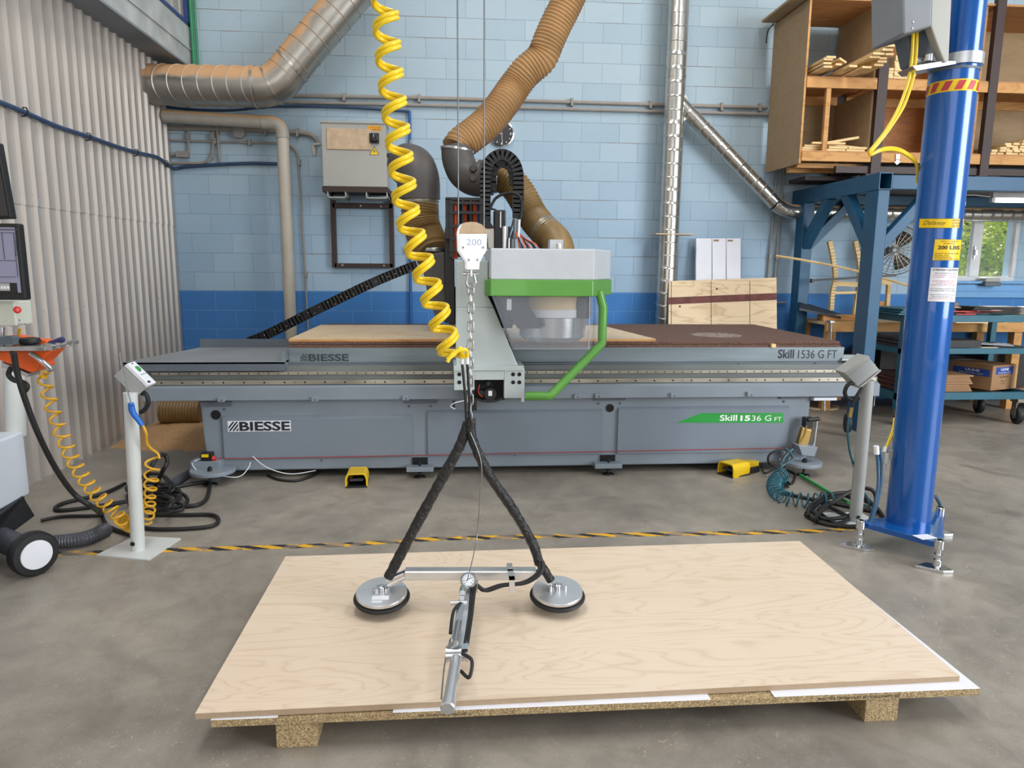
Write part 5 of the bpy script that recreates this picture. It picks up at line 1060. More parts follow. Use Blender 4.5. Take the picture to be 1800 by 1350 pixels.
# ================================================================== WORKSTATION TROLLEY
wk = thing('workstation_trolley', 'pale grey trolley cabinet with big black castor and steel tool shelf', 'trolley', (-2.4, 3.4, 0))
cxr = A(57, 905, 3.98).x
MB().box(-2.88, cxr, 1.9, 3.98, .24, A(48, 758, 3.98).z).build('cabinet', M['cabinet'], wk, bevel=.01)
MB().box(-2.86, cxr-.02, 1.92, 3.96, .15, .24).build('plinth', M['black'], wk)
MB().hexa([(cxr-.03, 3.1, .10), (cxr+.06, 3.4, .10), (cxr+.06, 3.9, .14), (cxr-.03, 3.95, .14), (cxr-.03, 3.1, .20), (cxr+.05, 3.4, .21), (cxr+.01, 3.9, .25), (cxr-.03, 3.95, .26)]).build('castor_bracket', M['black'], wk, bevel=.004)
wc = Vector((A(57, 958, 3.45).x, 3.45, .108))
ax_ = Vector((1, -.75, 0)).normalized()
whl = MB().lathe([(.07, -.035), (.100, -.032), (.108, -.02), (.108, .02), (.100, .032), (.07, .034)], wc, ax_, 40).build('castor', M['rubber'], wk)
MB().lathe([(.072, .033), (.070, .038), (.02, .041)], wc, ax_, 36).build('hub_cap', M['paper'], whl)
MB().cyl(wc-ax_*.03, wc-ax_*.5, .06, 24).build('axle_housing', M['ghose'], wk)
MB().cyl(A(28, 765, 4.02), A(24, 640, 4.02), .05, 24).build('column', M['stand'], wk)
TY = 3.2
sv = rbox(-60, 80, 609, 617, TY, TY+.28); svo = sv.build('tool_shelf', M['steel'], wk, bevel=.003)
MB().box(A(80, 612, TY).x, A(92, 612, TY).x, TY+.0, TY+.03, A(80, 616, TY).z, A(80, 604, TY).z).box(A(96, 612, TY).x, A(104, 612, TY).x, TY+.01, TY+.03, A(80, 613, TY).z, A(80, 603, TY).z).cyl(A(88, 609, TY+.01), A(118, 604, TY+.01), .005).build('latch', M['steel'], svo)
MB().tube([A(116, 604, TY+.01), A(120, 600, TY+.01), A(129, 599, TY+.01), A(129, 605, TY+.01), A(122, 609, TY+.01), A(116, 606, TY+.01)], .003, 8).build('wire_ring', M['steel'], svo)
MB().bar(A(20, 617, TY+.02), A(33, 655, TY+.05), .012, .012).build('shelf_strut', M['black'], svo)
def mon(x0, x1, y0, y1, Y, lab, nm):
    t = thing(nm, lab, 'monitor', A(x1-20, y1, Y)); tl = (A(x1, y0, Y)-A(x1, y1, Y)); 
    rbox(x0, x1, y0, y1, Y, Y+.04).build('housing', M['black'], t, bevel=.006); return t
m1 = mon(-120, 39, 392, 527, 3.05, 'black computer monitor showing a grey program window above the tool shelf', 'computer_monitor')
sc1 = rbox(-112, 31, 399, 514, 3.048, 3.05).build('screen', M['screen'], m1)
ui = MB()
for a in ((-110, 30, 402, 404), (-110, 27, 457, 458), (5, 6, 409, 456), (27, 28, 409, 487), (-110, 27, 486, 487), (-110, 27, 408, 409)): rbox(*a, 3.046, 3.048, ui)
for k in range(8): rbox(26.5, 29, 412+k*5, 415+k*5, 3.046, 3.048, ui)
ui.build('program_lines', M['ghose'], sc1)
tb_ = rbox(-110, 30, 497, 515, 3.046, 3.048).build('task_bar', M['black'], sc1)
for k in range(3): rbox(1+k*5.5, 5+k*5.5, 503, 508, 3.044, 3.046).build('icon', M['paper'], tb_)
rbox(-20, 17, 498, 511, 3.0455, 3.047).build('tool_panel', M['boxg'], sc1)
m2 = thing('computer_monitor', 'upper black monitor tilted back at the edge of the picture', 'monitor', A(10, 386, 3.1))
MB().prism([A(-60, 250, 3.1), A(-4, 250, 3.1), A(20, 384, 3.1), A(-60, 387, 3.1)], (0, .04, 0)).build('housing', M['black'], m2, bevel=.005)
MB().prism([A(-58, 262, 3.098), A(-6, 262, 3.098), A(15, 379, 3.098), A(-58, 382, 3.098)], (0, -.001, 0)).build('screen', M['face'], m2)
ct = thing('control_pendant', 'beige control pendant with emergency stop button below the monitor', 'control box', A(10, 575, 3.1))
rbox(-60, 27, 530, 573, 3.1, 3.22).build('housing', mat('pendant_beige', (196, 198, 186), .45, var=.03), ct, bevel=.006)
MB().lathe([(.0165, 0), (.0165, .008)], A(25, 544, 3.13), (.75, -.65, 0), 20).build('collar', M['lyel'], ct)
MB().lathe([(.011, .008), (.011, .022), (.0145, .024), (.0145, .034), (.008, .038)], A(25, 544, 3.13), (.75, -.65, 0), 20).build('emergency_button', M['red'], ct)
MB().lathe([(.010, 0), (.010, .02), (.007, .022)], A(27, 563, 3.13), (.75, -.65, 0), 16).build('selector_knob', M['black'], ct)
for y in (569, 573): MB().cyl(A(20, y, 3.12), A(44-(y-569)*3, y, 3.10), .0025, 8).build('hook', M['steel'], ct)
pk = A(52, 600, 3.3); z_ = A(52, 609, TY).z
tag(MB().lathe([(.02, 0), (.040, .004), (.046, .014), (.040, .026), (.015, .030)], (A(52, 604, 3.3).x, 3.3, z_), (0, 0, 1), 32).build('black_puck', M['black'], None, (A(52, 604, 3.3).x, 3.3, z_)), 'round black knob lying on the steel tool shelf', 'knob')
sd_ = thing('screwdriver', 'screwdriver with a dark blue black handle lying on the tool shelf latch', 'screwdriver', A(90, 608, 3.24))
MB().cyl(A(62, 610, 3.24), A(86, 604, 3.24), .003, 8).build('blade', M['steel'], sd_)
a, b = A(85, 604, 3.24), A(113, 596, 3.24); MB().tube([a, a.lerp(b, .15), a.lerp(b, .3), a.lerp(b, .75), a.lerp(b, .95), b], [.007, .011, .0095, .013, .012, .006], 12).build('handle', mat('navy_grip', (44, 48, 96), .4), sd_)
ot = thing('hand_router', 'orange handheld power tool hanging below the steel tool shelf', 'power tool', A(50, 640, 3.3))
OY = 3.3
MB().prism(pp([(-20, 618), (90, 616), (66, 640), (72, 645), (55, 656), (30, 646), (0, 634), (-20, 630)], OY), (0, .13, 0)).build('motor_body', M['orange'], ot, bevel=.012)
MB().prism(pp([(18, 588), (40, 592), (60, 596), (82, 598), (84, 604), (20, 606)], OY+.04), (0, .06, 0)).build('upper_housing', M['orange'], ot, bevel=.008)
MB().tube(crv([A(54, 621, OY-.02), A(70, 632, OY-.03), A(84, 643, OY-.02), A(90, 649, OY-.01), A(84, 650, OY-.01)], 6), .011, 12).build('edge_guide', M['steel'], ot)
MB().prism(pp([(2, 636), (50, 657), (48, 663), (0, 645)], OY+.01), (0, .1, 0)).build('sole_plate', M['steel'], ot, bevel=.002)
MB().tube(crv([A(20, 646, OY-.01), A(15, 658, OY-.01), A(24, 668, OY-.01), A(40, 672, OY), A(48, 680, OY), A(40, 692, OY)], 6), .011, 12).build('power_cord', M['rubber'], ot)
MB().tube(crv([A(35, 577, OY), A(32, 590, OY+.01), A(29, 596, OY+.03), A(40, 601, OY+.06)], 6), .006, 10).build('air_hose', M['yellow2'], ot)
tag(MB().prism(pp([(-30, 593), (18, 591), (22, 594), (24, 606), (-30, 606)], 3.22), (0, .05, 0)).build('tool_tray', M['dgrey'], None, A(0, 606, 3.22)), 'dark grey tray piece at the shelf edge beside the black knob', 'tray')
rb_ = A(3, 590, 3.2); tag(MB().cyl(A(2, 606, 3.28), A(2, 575, 3.28), .014, 16).build('metal_cup', M['steel'], None, A(2, 606, 3.28)), 'small shiny metal cylinder standing behind the grey tray', 'cylinder')
# ================================================================== BLUE COLUMN CRANE
CXc, CYc, CR = 2.471, 3.56, .1105
def cylhit(x, y, r=CR, eps=.0006):
    d = ray(x, y); a = d.x*d.x+d.y*d.y; b = -2*(d.x*CXc+d.y*CYc); c = CXc**2+CYc**2-(r+eps)**2; q = b*b-4*a*c
    t = (-b-math.sqrt(max(0, q)))/(2*a); return Vector((0, 0, H))+d*t
crn = thing('column_crane', 'tall glossy blue column crane with yellow capacity labels standing on a triangular base', 'crane', (CXc, CYc, 0))
ztop = cylhit(1680, 120).z
tri_ = [G(1506, 915, .135), G(1656, 956, .135), Vector((2.80, 3.72, .135))]
MB().prism([Vector((p.x, p.y, .105)) for p in tri_], (0, 0, .03)).build('base_plate', M['column'], crn, bevel=.003)
MB().tube([(CXc, CYc, .135), (CXc, CYc, ztop)], CR, 64).build('column', M['column'], crn)
ux = CXc+.035
MB().tube([(ux, CYc, ztop), (ux, CYc, 5.2)], .083, 48).build('mast', M['column'], crn)
MB().lathe([(.086, 0), (.096, .002), (.096, .055), (.086, .057)], (ux, CYc, ztop+.03), (0, 0, 1), 48).build('collar', M['alu'], crn)
MB().lathe([(CR-.002, 0), (CR+.002, .001), (CR+.002, .012), (CR-.004, .013)], (CXc, CYc, ztop), (0, 0, 1), 48).build('rim', M['dgrey'], crn)
zb0, zb1 = cylhit(1688, 159).z, cylhit(1688, 138).z
def band(z0, z1, r, nm, m):
    vs = []; n = 64
    for z in (z0, z1):
        for k in range(n): a = 2*PI*k/n; vs.append((CXc+r*math.cos(a), CYc+r*math.sin(a), z))
    return MB().add(vs, [(k, (k+1) % n, n+(k+1) % n, n+k) for k in range(n)], True).build(nm, m, crn)
band(zb0, zb1, CR+.0006, 'hazard_band', M['lyel'])
hzm = MB(); n = 12; hh = zb1-zb0
for k in range(n):
    a0 = 2*PI*k/n
    def cp(a, z): return (CXc+(CR+.0028)*math.cos(a), CYc+(CR+.0028)*math.sin(a), z)
    for s_ in range(3):
        f0, f1 = s_/3, (s_+1)/3; w = .28; zz = lambda f: zb0+hh*(.12+.76*f)
        hzm.add([cp(a0+w*.62*f0, zz(f0)), cp(a0+w+w*.62*f0, zz(f0)), cp(a0+w+w*.62*f1, zz(f1)), cp(a0+w*.62*f1, zz(f1))], [(0, 1, 2, 3)])
hzm.build('red_stripes', M['inkr'], crn)
def quad(q, nm, m, par, eps=.0008, nx=10, ny=4, rc=0):
    vs = []; 
    for j in range(ny+1):
        for i in range(nx+1):
            u, v = i/nx, j/ny; x = (q[0][0]*(1-u)+q[1][0]*u)*(1-v)+(q[3][0]*(1-u)+q[2][0]*u)*v; y = (q[0][1]*(1-u)+q[1][1]*u)*(1-v)+(q[3][1]*(1-u)+q[2][1]*u)*v
            vs.append(cylhit(x, y, CR, eps))
    return MB().add(vs, [(j*(nx+1)+i, (j+1)*(nx+1)+i, (j+1)*(nx+1)+i+1, j*(nx+1)+i+1) for j in range(ny) for i in range(nx)], True).build(nm, m, par)
def ctext(s, q, u0, u1, v0, v1, m, par, bold=0, shear=0):
    def wr(a, b):
        u = u0+(u1-u0)*a+shear*b; v = v0+(v1-v0)*(1-b)
        x = (q[0][0]*(1-u)+q[1][0]*u)*(1-v)+(q[3][0]*(1-u)+q[2][0]*u)*v; y = (q[0][1]*(1-u)+q[1][1]*u)*(1-v)+(q[3][1]*(1-u)+q[2][1]*u)*v
        return cylhit(x, y, CR, .0022)
    return text(s, (0, 0, 0), 1, 1, par, m, bold, wrap=wr)
L1 = [(1616, 384), (1695, 384), (1694, 401), (1614.5, 401)]; L2 = [(1643, 420), (1691, 421), (1687, 458), (1638.5, 458)]; L3 = [(1636, 470), (1685.5, 470.5), (1679, 531.5), (1630, 530)]
def inset(q, d): cx_ = sum(p[0] for p in q)/4; cy_ = sum(p[1] for p in q)/4; return [(x+(d if x < cx_ else -d), y+(d if y < cy_ else -d)) for x, y in q]
l0 = quad(L1, 'name_label', M['ink'], crn); quad(inset(L1, .6), 'label_face', M['lyel'], l0, .0014)
# flowing handwritten word
ctext('Delaney', L1, .07, .56, .22, .80, M['ink'], l0, -.01, .07)
for k, s_ in enumerate(('GREYSTONE', 'US PATENT', 'INTL PATENT')): ctext(s_, L1, .74, .97, .10+k*.29, .30+k*.29, M['ink'], l0)
l0 = quad(L2, 'capacity_label', M['ink'], crn); quad(inset(L2, .6), 'label_face', M['lyel'], l0, .0014)
ctext('200 LBS', L2, .15, .95, .30, .48, M['ink'], l0, .03)
for s_, u0, u1, v0 in (('CAPACITY / CAPACITE', .22, .88, .07), ('MAXIMUM LOAD', .35, .78, .17), ('DELANEY TECHNOLOGIES', .06, .95, .64), ('INDUSTRIAL LIFTING', .06, .60, .74), ('LIFTING DEVICES INC', .06, .72, .82), ('TEL 200 555 0100  FAX', .06, .95, .90)): ctext(s_, L2, u0, u1, v0, v0+.06, M['ink'], l0)
l0 = quad(L3, 'caution_label', M['ink'], crn); quad(inset(L3, .5), 'label_face', M['paper'], l0, .0014)
ctext('ATTENTION / CAUTION', L3, .07, .97, .04, .10, M['ink'], l0, .02)
for k, (s_, u0, u1, m_) in enumerate((('VERIFY BEFORE EACH USE', .16, .92, 'ink'), ('NE PAS DEPASSER   /   DO NOT', .12, .95, 'inkr'), ('LA CAPACITE          EXCEED', .12, .95, 'inkr'), ('', 0, 0, 'ink'), ('NE PAS LEVER DE PERSONNES', .12, .92, 'inkr'), ('DO NOT LIFT PEOPLE', .25, .85, 'inkr'), ('DO NOT STAND UNDER THE LOAD', .04, .96, 'inkr'), ('', 0, 0, 'ink'), ('READ THE MANUAL BEFORE USING', .05, .96, 'ink'), ('KEEP HANDS CLEAR OF THE CABLE', .05, .96, 'ink'), ('', 0, 0, 'ink'), ('CHECK THE VACUUM AND THE CUPS', .05, .96, 'ink'), ('STOP IF THE GAUGE READS LOW', .12, .90, 'ink'), ('INSPECT ALL PARTS EVERY MONTH', .05, .96, 'inkr'))):
    if s_: ctext(s_, L3, u0, u1, .15+k*.057, .15+k*.057+.030, M[m_], l0)
# levelling feet
for (tx, ty, fx, fy) in ((1513, 922, 1505, 962), (1651, 957, 1642, 1000), (0, 0, 0, 0)):
    p = G(tx, ty, .135) if tx else Vector((2.76, 3.70, .135))
    o = MB().cyl((p.x, p.y, .012), (p.x, p.y, .16), .013, 16).lathe([(.020, 0), (.024, .002), (.024, .045), (.020, .048)], (p.x, p.y, .112), (0, 0, 1), 20).lathe([(.02, 0), (.02, .03)], (p.x, p.y, .025), (0, 0, 1), 20).lathe([(.022, 0), (.022, .014)], (p.x, p.y, .07), (0, 0, 1), 6).build('levelling_foot', M['chrome'], crn)
    MB().prism([(p.x-.095, p.y+.03, 0), (p.x-.0, p.y-.05, 0), (p.x+.055, p.y-.05, 0), (p.x+.055, p.y+.02, 0), (p.x-.02, p.y+.06, 0)], (0, 0, .016)).build('foot_plate', M['chrome'], o, bevel=.002)
# plate, bracket housing
HYY = 3.42
MB().prism(pp([(1586, -60), (1641, -60), (1638, 46), (1588, 60)], HYY), (0, .26, 0)).build('housing', M['beam'], crn, bevel=.01)
MB().prism(pp([(1638, -60), (1676, -60), (1668, 108), (1660, 110), (1650, 85), (1636, 46)], HYY+.02), (0, .05, 0)).build('housing_side', M['boxg'], crn, bevel=.006)
MB().prism(pp([(1592, 58), (1636, 46), (1651, 86), (1662, 112), (1618, 122), (1604, 112)], HYY+.10), (0, .10, 0)).build('housing_inside', M['dgrey'], crn, bevel=.004)
MB().prism(pp([(1604, 116), (1662, 107), (1680, 108), (1680, 112), (1612, 124)], HYY+.03), (0, .12, 0)).build('swivel_plate', M['steel'], crn)
sc2 = MB()
for x, y in ((1605, 39), (1604, 50)): sc2.lathe([(.005, 0), (.004, .003)], A(x, y, HYY), (0, -1, 0), 10)
sc2.build('screws', M['steel'], crn)
ns = MB().tube([A(1604, 106, HYY+.1), A(1640, 112, HYY+.1)], .02, 12).lathe([(.02, 0), (.02, .03)], A(1632, 108, HYY+.06), (0, 0, 1), 10).build('valve', M['steel'], crn)
# serial plate on base
MB().hexa([G(1603, 941, .1355), G(1622, 949, .1355), G(1648, 946, .1355), G(1630, 939, .1355)]+[p+Vector((0, 0, .001)) for p in (G(1603, 941, .1355), G(1622, 949, .1355), G(1648, 946, .1355), G(1630, 939, .1355))]).build('serial_plate', M['paper'], crn)
# regulator and tubes on the column
rg = MB().box(A(1556, 800, 3.6).x, A(1566, 800, 3.6).x, 3.58, 3.64, A(1560, 806, 3.6).z, A(1560, 788, 3.6).z).cyl(A(1553, 806, 3.58), A(1553, 824, 3.58), .014, 14).box(A(1552, 800, 3.58).x, A(1559, 800, 3.58).x, 3.56, 3.62, A(1555, 812, 3.6).z, A(1555, 794, 3.6).z).build('air_regulator', M['boxg'], crn, bevel=.002)
MB().cyl(A(1557, 785, 3.58), A(1554, 794, 3.58), .010, 12).build('fitting', M['paper'], rg)
ht = mat('clear_blue_tube', (52, 88, 120), .2, 0, .1, 9)
for k in (0, 1):
    cable([A(1541+k*5, 790, 3.5), A(1543+k*7, 815, 3.5), A(1544+k*5, 850, 3.48), A(1537+k*3, 890, 3.46), A(1528+k*3, 917, 3.47)], .0085, ht, 'air_tube', ['outer blue air tube curving down to the crane base plate', 'inner blue air tube curving down to the crane base plate'][k], 'hose')
tag(MB().cyl(A(1540, 784, 3.5), A(1541, 798, 3.5), .014, 14).build('white_fitting', M['paper'], None, A(1541, 798, 3.5)), 'small white cap on the upper end of the blue air tubes', 'cap')
cable([A(1644, 872, 3.72), A(1652, 886, 3.76), A(1657, 905, 3.78), A(1655, 922, 3.78), A(1649, 934, 3.75)], .010, ht, 'air_tube', 'blue air tube looping out at the far side of the crane base', 'hose')
for k, dx in ((0, 0), (1, 7)):
    cable([A(1606+dx, 40, 3.5), A(1605+dx, 62, 3.5), A(1603+dx, 100, 3.5), A(1597+dx, 140, 3.5), A(1582+dx, 185, 3.48), A(1560+dx*.6, 225, 3.46), A(1540+dx*.5, 252, 3.45), A(1529+dx*.4, 266, 3.45), A(1531, 272, 3.46), A(1545, 264+k*2, 3.47), A(1562, 260+k*3, 3.5), A(1582, 263+k*3, 3.54), A(1602, 276+k*2, 3.57), A(1612, 292, 3.60), A(1613, 320, 3.72)], .0078, M['yellow'], 'air_hose', ['yellow air hose hanging from the crane housing, slightly nearer the shelves', 'second yellow air hose hanging from the crane housing beside its twin'][k], 'hose')
    cable([A(1572+k*5, 735, 3.72), A(1570+k*4, 752, 3.68), A(1563+k*2, 772, 3.62), A(1557, 787, 3.58)], .0065, M['yellow'], 'air_hose', ['short yellow hose entering the regulator low on the blue column', 'second short yellow hose beside the regulator on the blue column'][k], 'hose')
# ================================================================== RIGHT STAND
rs0 = G(1503, 917, 0)
rs = thing('control_stand', 'grey floor stand with its control box turned away, beside the blue column', 'stand', (rs0.x, rs0.y, 0))
SY = rs0.y
MB().cyl((rs0.x, SY, .006), (rs0.x, SY, A(1523, 668, SY).z), .036, 28).build('pole', M['standg'], rs)
MB().lathe([(.012, 0), (.012, .002)], (rs0.x-.005, SY-.036, A(1502, 906, SY).z), (0, -1, 0), 14).build('cable_hole', M['dark'], rs)
MB().box(rs0.x-.16, rs0.x+.12, SY-.10, SY+.15, 0, .006).build('base_plate', M['stand'], rs)
rbx = MB().prism(pp([(1487, 658), (1528, 629), (1546, 650), (1508, 680)], SY-.05), (0, .10, 0)).build('control_box', M['standg'], rs, bevel=.004)
MB().prism(pp([(1484, 655), (1526, 625), (1530, 629), (1489, 660)], SY-.055), (0, .11, 0)).build('lid', M['boxg'], rbx, bevel=.002)
MB().prism(pp([(1510, 680), (1548, 650), (1549, 652), (1512, 683)], SY-.03), (0, .08, 0)).build('mounting_plate', M['boxg'], rs)
MB().tube(crv([A(1500, 673, SY-.04), A(1490, 677, SY-.05), A(1485, 690, SY-.05), A(1490, 700, SY-.05), A(1502, 703, SY-.04), A(1510, 700, SY-.04)], 8), .0115, 12).build('box_cable', M['rubber'], rs)
MB().tube(crv([A(1515, 682, SY-.04), A(1508, 693, SY-.05), A(1500, 706, SY-.05), A(1497, 716, SY-.05)], 6), .010, 12).build('air_coupler_hose', M['rubber'], rs)
MB().cyl(A(1497, 716, SY-.05), A(1494, 733, SY-.05), .011, 12).build('coupler', M['brass'], rs)
cable([A(1492, 734, SY-.05), A(1490, 760, SY-.05), A(1493, 790, SY-.03), A(1500, 817, SY+.02), A(1510, 850, SY+.06), A(1525, 875, SY+.06), G(1528, 892, .01)], .006, M['teal'], 'air_hose', 'thin teal hose dropping from the brass coupler of the grey stand', 'hose')
# teal coil, cables at the machine end
tcl = thing('coiled_air_hose', 'teal coiled hose lying on the floor between the pedal and the black cables', 'hose', G(1370, 860, 0))
helix([G(1376, 832, .075), G(1362, 846, .05), G(1362, 862, .045), G(1378, 874, .045), G(1402, 878, .045), G(1430, 880, .045), G(1462, 877, .045)], lambda s: .044, 19, .0052, 8, sgn=-1, per=24, taper=lambda s: s**1.25).build('hose_coil', M['teal'], tcl)
MB().tube(crv([G(1462, 874, .06), G(1480, 872, .03), G(1500, 880, .02), G(1525, 890, .01)], 8), .0052, 8).build('hose_lead', M['teal'], tcl)
tag(MB().tube(crv([G(1408, 836, .02), G(1428, 848, .02), G(1462, 868, .02), G(1492, 884, .02)], 10), [.019-.0001*i for i in range(31)], 12, flat=.6).build('green_cable', M['gcable'], None, G(1408, 836, 0)), 'flat bright green cable crossing the floor from the machine foot', 'cable')
rr_ = random.Random(8)
for k in range(6):
    x = 1368+k*8; q = [A(1378+k*4, 790+rr_.uniform(-4, 4), 4.85), A(1384+rr_.uniform(-8, 10), 806, 4.8), A(1375+rr_.uniform(-6, 12), 822, 4.75), G(1372+rr_.uniform(-5, 12), 842, .03), G(1366+rr_.uniform(0, 22), 856, .015)]
    cable(q, .0075, M['teal'] if k % 3 == 1 else M['rubber'], 'power_cable', 'dark cable in the bunch dropping from the front end of the machine', group='cables bunched at the machine end')
cable([A(1392, 790, 4.86), A(1370, 790, 4.84), A(1352, 800, 4.84), A(1352, 815, 4.85), A(1368, 822, 4.86)], .008, M['rubber'], 'power_cable', 'black cable looping out against the machine base above the pedal')
cable([G(1375, 838, .015), G(1388, 850, .012), G(1395, 845, .012), G(1396, 833, .02), G(1380, 826, .03)], .009, M['rubber'], 'power_cable', 'black cable ring lying by the machine levelling foot')
cable([G(1372, 866, .012), G(1400, 872, .012), G(1450, 882, .012), G(1500, 892, .012), G(1540, 900, .012)], .012, M['rubber'], 'power_cable', 'straight black cable lying along under the teal coil hose')
specs = [([(1420, 908, .02), (1424, 890, .05), (1450, 872, .07), (1490, 866, .08), (1520, 874, .06), (1545, 900, .02)], 'black cable arching over the pile in front of the grey stand'),
         ([(1416, 905, .012), (1440, 918, .012), (1480, 925, .012), (1515, 925, .012)], 'black cable at the front edge of the pile by the grey stand'),
         ([(1418, 902, .03), (1445, 880, .05), (1480, 870, .06), (1500, 880, .05), (1495, 905, .03), (1450, 912, .03), (1428, 900, .03)], 'black cable loop lying at the middle of the pile by the grey stand'),
         ([(1430, 915, .03), (1450, 893, .06), (1500, 862, .13), (1530, 860, .15), (1540, 875, .10), (1535, 900, .03)], 'black cable rising highest of the pile by the grey stand'),
         ([(1445, 885, .02), (1470, 897, .02), (1490, 910, .02), (1470, 920, .02), (1440, 900, .02), (1450, 888, .03)], 'small black cable loop inside the pile by the grey stand'),
         ([(1520, 880, .02), (1540, 892, .02), (1556, 912, .012), (1562, 905, .012)], 'black cable reaching from the pile to the blue column')]
for q, l in specs: cable([G(*p) for p in q], .0125, M['rubber'], 'power_cable', l)
fr = thing('filter_regulator', 'brass and black air filter unit at the end of the machine', 'regulator', A(1412, 790, 4.9))
MB().prism(pp([(1411, 752), (1427, 756), (1420, 786), (1402, 784)], 4.92), (0, .04, 0)).build('gauge_block', M['brass'], fr, bevel=.003)
MB().box(A(1416, 745, 4.92).x, A(1430, 745, 4.92).x, 4.92, 4.98, A(1420, 752, 4.92).z, A(1420, 735, 4.92).z).build('valve_body', M['black'], fr, bevel=.003)
MB().cyl(A(1436, 740, 4.92), A(1430, 784, 4.92), .010, 14).build('pipe', M['steel'], fr)
MB().cyl(A(1420, 738, 4.92), A(1440, 736, 4.92), .014, 14).build('knob', M['black'], fr)
MB().tube([A(1418, 748, 4.92), A(1414, 765, 4.92), A(1402, 785, 4.92)], .007, 8).build('pipe', M['brass'], fr)
MB().prism(pp([(1404, 784), (1438, 786), (1432, 803), (1410, 800)], 4.86), (0, .12, 0)).build('drip_tray', M['grey'], fr, bevel=.003)
# ================================================================== BLUE STEEL FRAME
FZ0, FZ1 = 2.188, 2.334; FX0, FX1 = 3.72, 3.84; FYf = 6.2
bf = thing('steel_frame', 'blue steel mezzanine frame of heavy posts, beams and knee braces under the wooden shelving', 'frame', (FX0, FYf, 0))
mb = MB(); t_ = .008
mb.box(FX0, FX0+t_, FYf, 7.84, FZ0, FZ1).box(FX1-t_, FX1, FYf, 7.84, FZ0, FZ1).box(FX0+t_, FX1-t_, FYf, 7.84, FZ0, FZ0+t_).box(FX0+t_, FX1-t_, FYf, 7.84, FZ1-t_, FZ1).box(FX0+t_, FX1-t_, 7.0, 7.01, FZ0+t_, FZ1-t_)
mb.build('side_beam', M['frame'], bf)
MB().box(FX1, 8.2, FYf, FYf+.10, FZ0+.005, FZ1-.02).build('front_beam', M['frame'], bf, bevel=.004)
MB().box(FX1, 8.2, 7.70, 7.84, FZ0, FZ1).build('rear_beam', M['frame'], bf, bevel=.004)
MB().box(FX0+.005, FX1-.005, FYf+.01, FYf+.21, 0, FZ0).build('post', M['frame'], bf, bevel=.006)
MB().box(FX0, FX1, 7.55, 7.72, 0, FZ0).build('post', M['frame'], bf, bevel=.006)
MB().box(7.6, 7.72, FYf+.01, FYf+.21, 0, FZ0).build('post', M['frame'], bf, bevel=.006)
xc = (FX0+FX1)/2
MB().bar((xc, 7.60, 1.72), (xc, 7.12, FZ0+.02), .10, .09, (1, 0, 0)).build('knee_brace', M['frame'], bf, bevel=.004)
MB().bar((xc, FYf+.18, 1.72), (xc, FYf+.62, FZ0+.02), .10, .09, (1, 0, 0)).build('knee_brace', M['frame'], bf, bevel=.004)
MB().bar((FX1-.03, FYf+.06, 1.70), (FX1+.42, FYf+.06, FZ0+.02), .09, .09, (0, 1, 0)).build('knee_brace', M['frame'], bf, bevel=.004)
MB().bar((FX1-.03, 7.63, 1.72), (FX1+.44, 7.63, FZ0+.02), .09, .09, (0, 1, 0)).build('knee_brace', M['frame'], bf, bevel=.004)
dk = MB()
MB().box(3.9, 8.2, FYf+.12, 7.69, FZ1-.05, FZ1-.03).build('deck_plate', M['brown'], bf)
# fluorescent lamp
fl_ = thing('tube_lamp', 'lit fluorescent tube lamp hanging below the mezzanine deck', 'lamp', A(1775, 349, 6.8))
p0, p1 = A(1748, 352, 6.8), A(1840, 355, 6.8); MB().tube([p0, Vector((p1.x, p0.y, p0.z))], .02, 12).build('tube', M['tube_light'], fl_)
MB().box(p0.x-.04, p1.x+.05, 6.77, 6.83, p0.z+.022, p0.z+.07).build('housing', M['winframe'], fl_)
MB().box(p0.x-.04, p0.x-.005, 6.78, 6.82, p0.z-.02, p0.z+.03).build('end_cap', M['winframe'], fl_)
MB().tube([A(1690, 343, 6.8), A(1715, 343, 6.8), p0+Vector((-.03, 0, .03))], .005, 6).build('lamp_cable', M['paper'], fl_)
# ================================================================== WOODEN SHELVING
SX = 3.372; S0, S1 = 7.03, 7.80; ZB, ZB1 = 2.537, 2.623; ZS0, ZS1 = 3.22, 3.325; ZT = 4.02
wr_ = thing('storage_shelf', 'big plywood storage shelving on brown steel uprights high above the blue frame', 'shelving', (SX, S0, ZB))
MB().box(SX, SX+.02, S0, S1, ZB-.02, ZT).build('side_panel', M['shelfgrey'], wr_)
MB().box(SX, SX+.02, S0-.006, S0, ZB-.02, ZT).build('panel_edge', M['lumber'], wr_)
MB().box(SX+.02, 7.6, S0, S1, ZT, ZT+.02).build('top_panel', M['shelfply'], wr_)
P1, P2 = (4.10, 4.20), (5.24, 5.33)
bays = ((SX+.02, P1[0]), (P1[1], P2[0]), (P2[1], 6.6))
for i, (a, b) in enumerate(bays):
    MB().box(a, b, S0-.02, S0+.02, ZS0, ZS1-.015).build('shelf_rail', M['lumber'], wr_, bevel=.003)
    MB().box(a, b, S0-.02, S0+.02, ZB, ZB1).build('shelf_rail', M['lumber'], wr_, bevel=.003)
    MB().box(a, b, S1-.05, S1, ZS0-.0, ZS1-.015).build('shelf_rail', M['lumber'], wr_, bevel=.003)
    MB().box(a, b, S0-.015, S1, ZS1-.015, ZS1).build('shelf_board', M['shelfply'], wr_)
    MB().box(a, b, S0-.015, S1, ZB1, ZB1+.015).build('shelf_board', M['shelfply'], wr_)
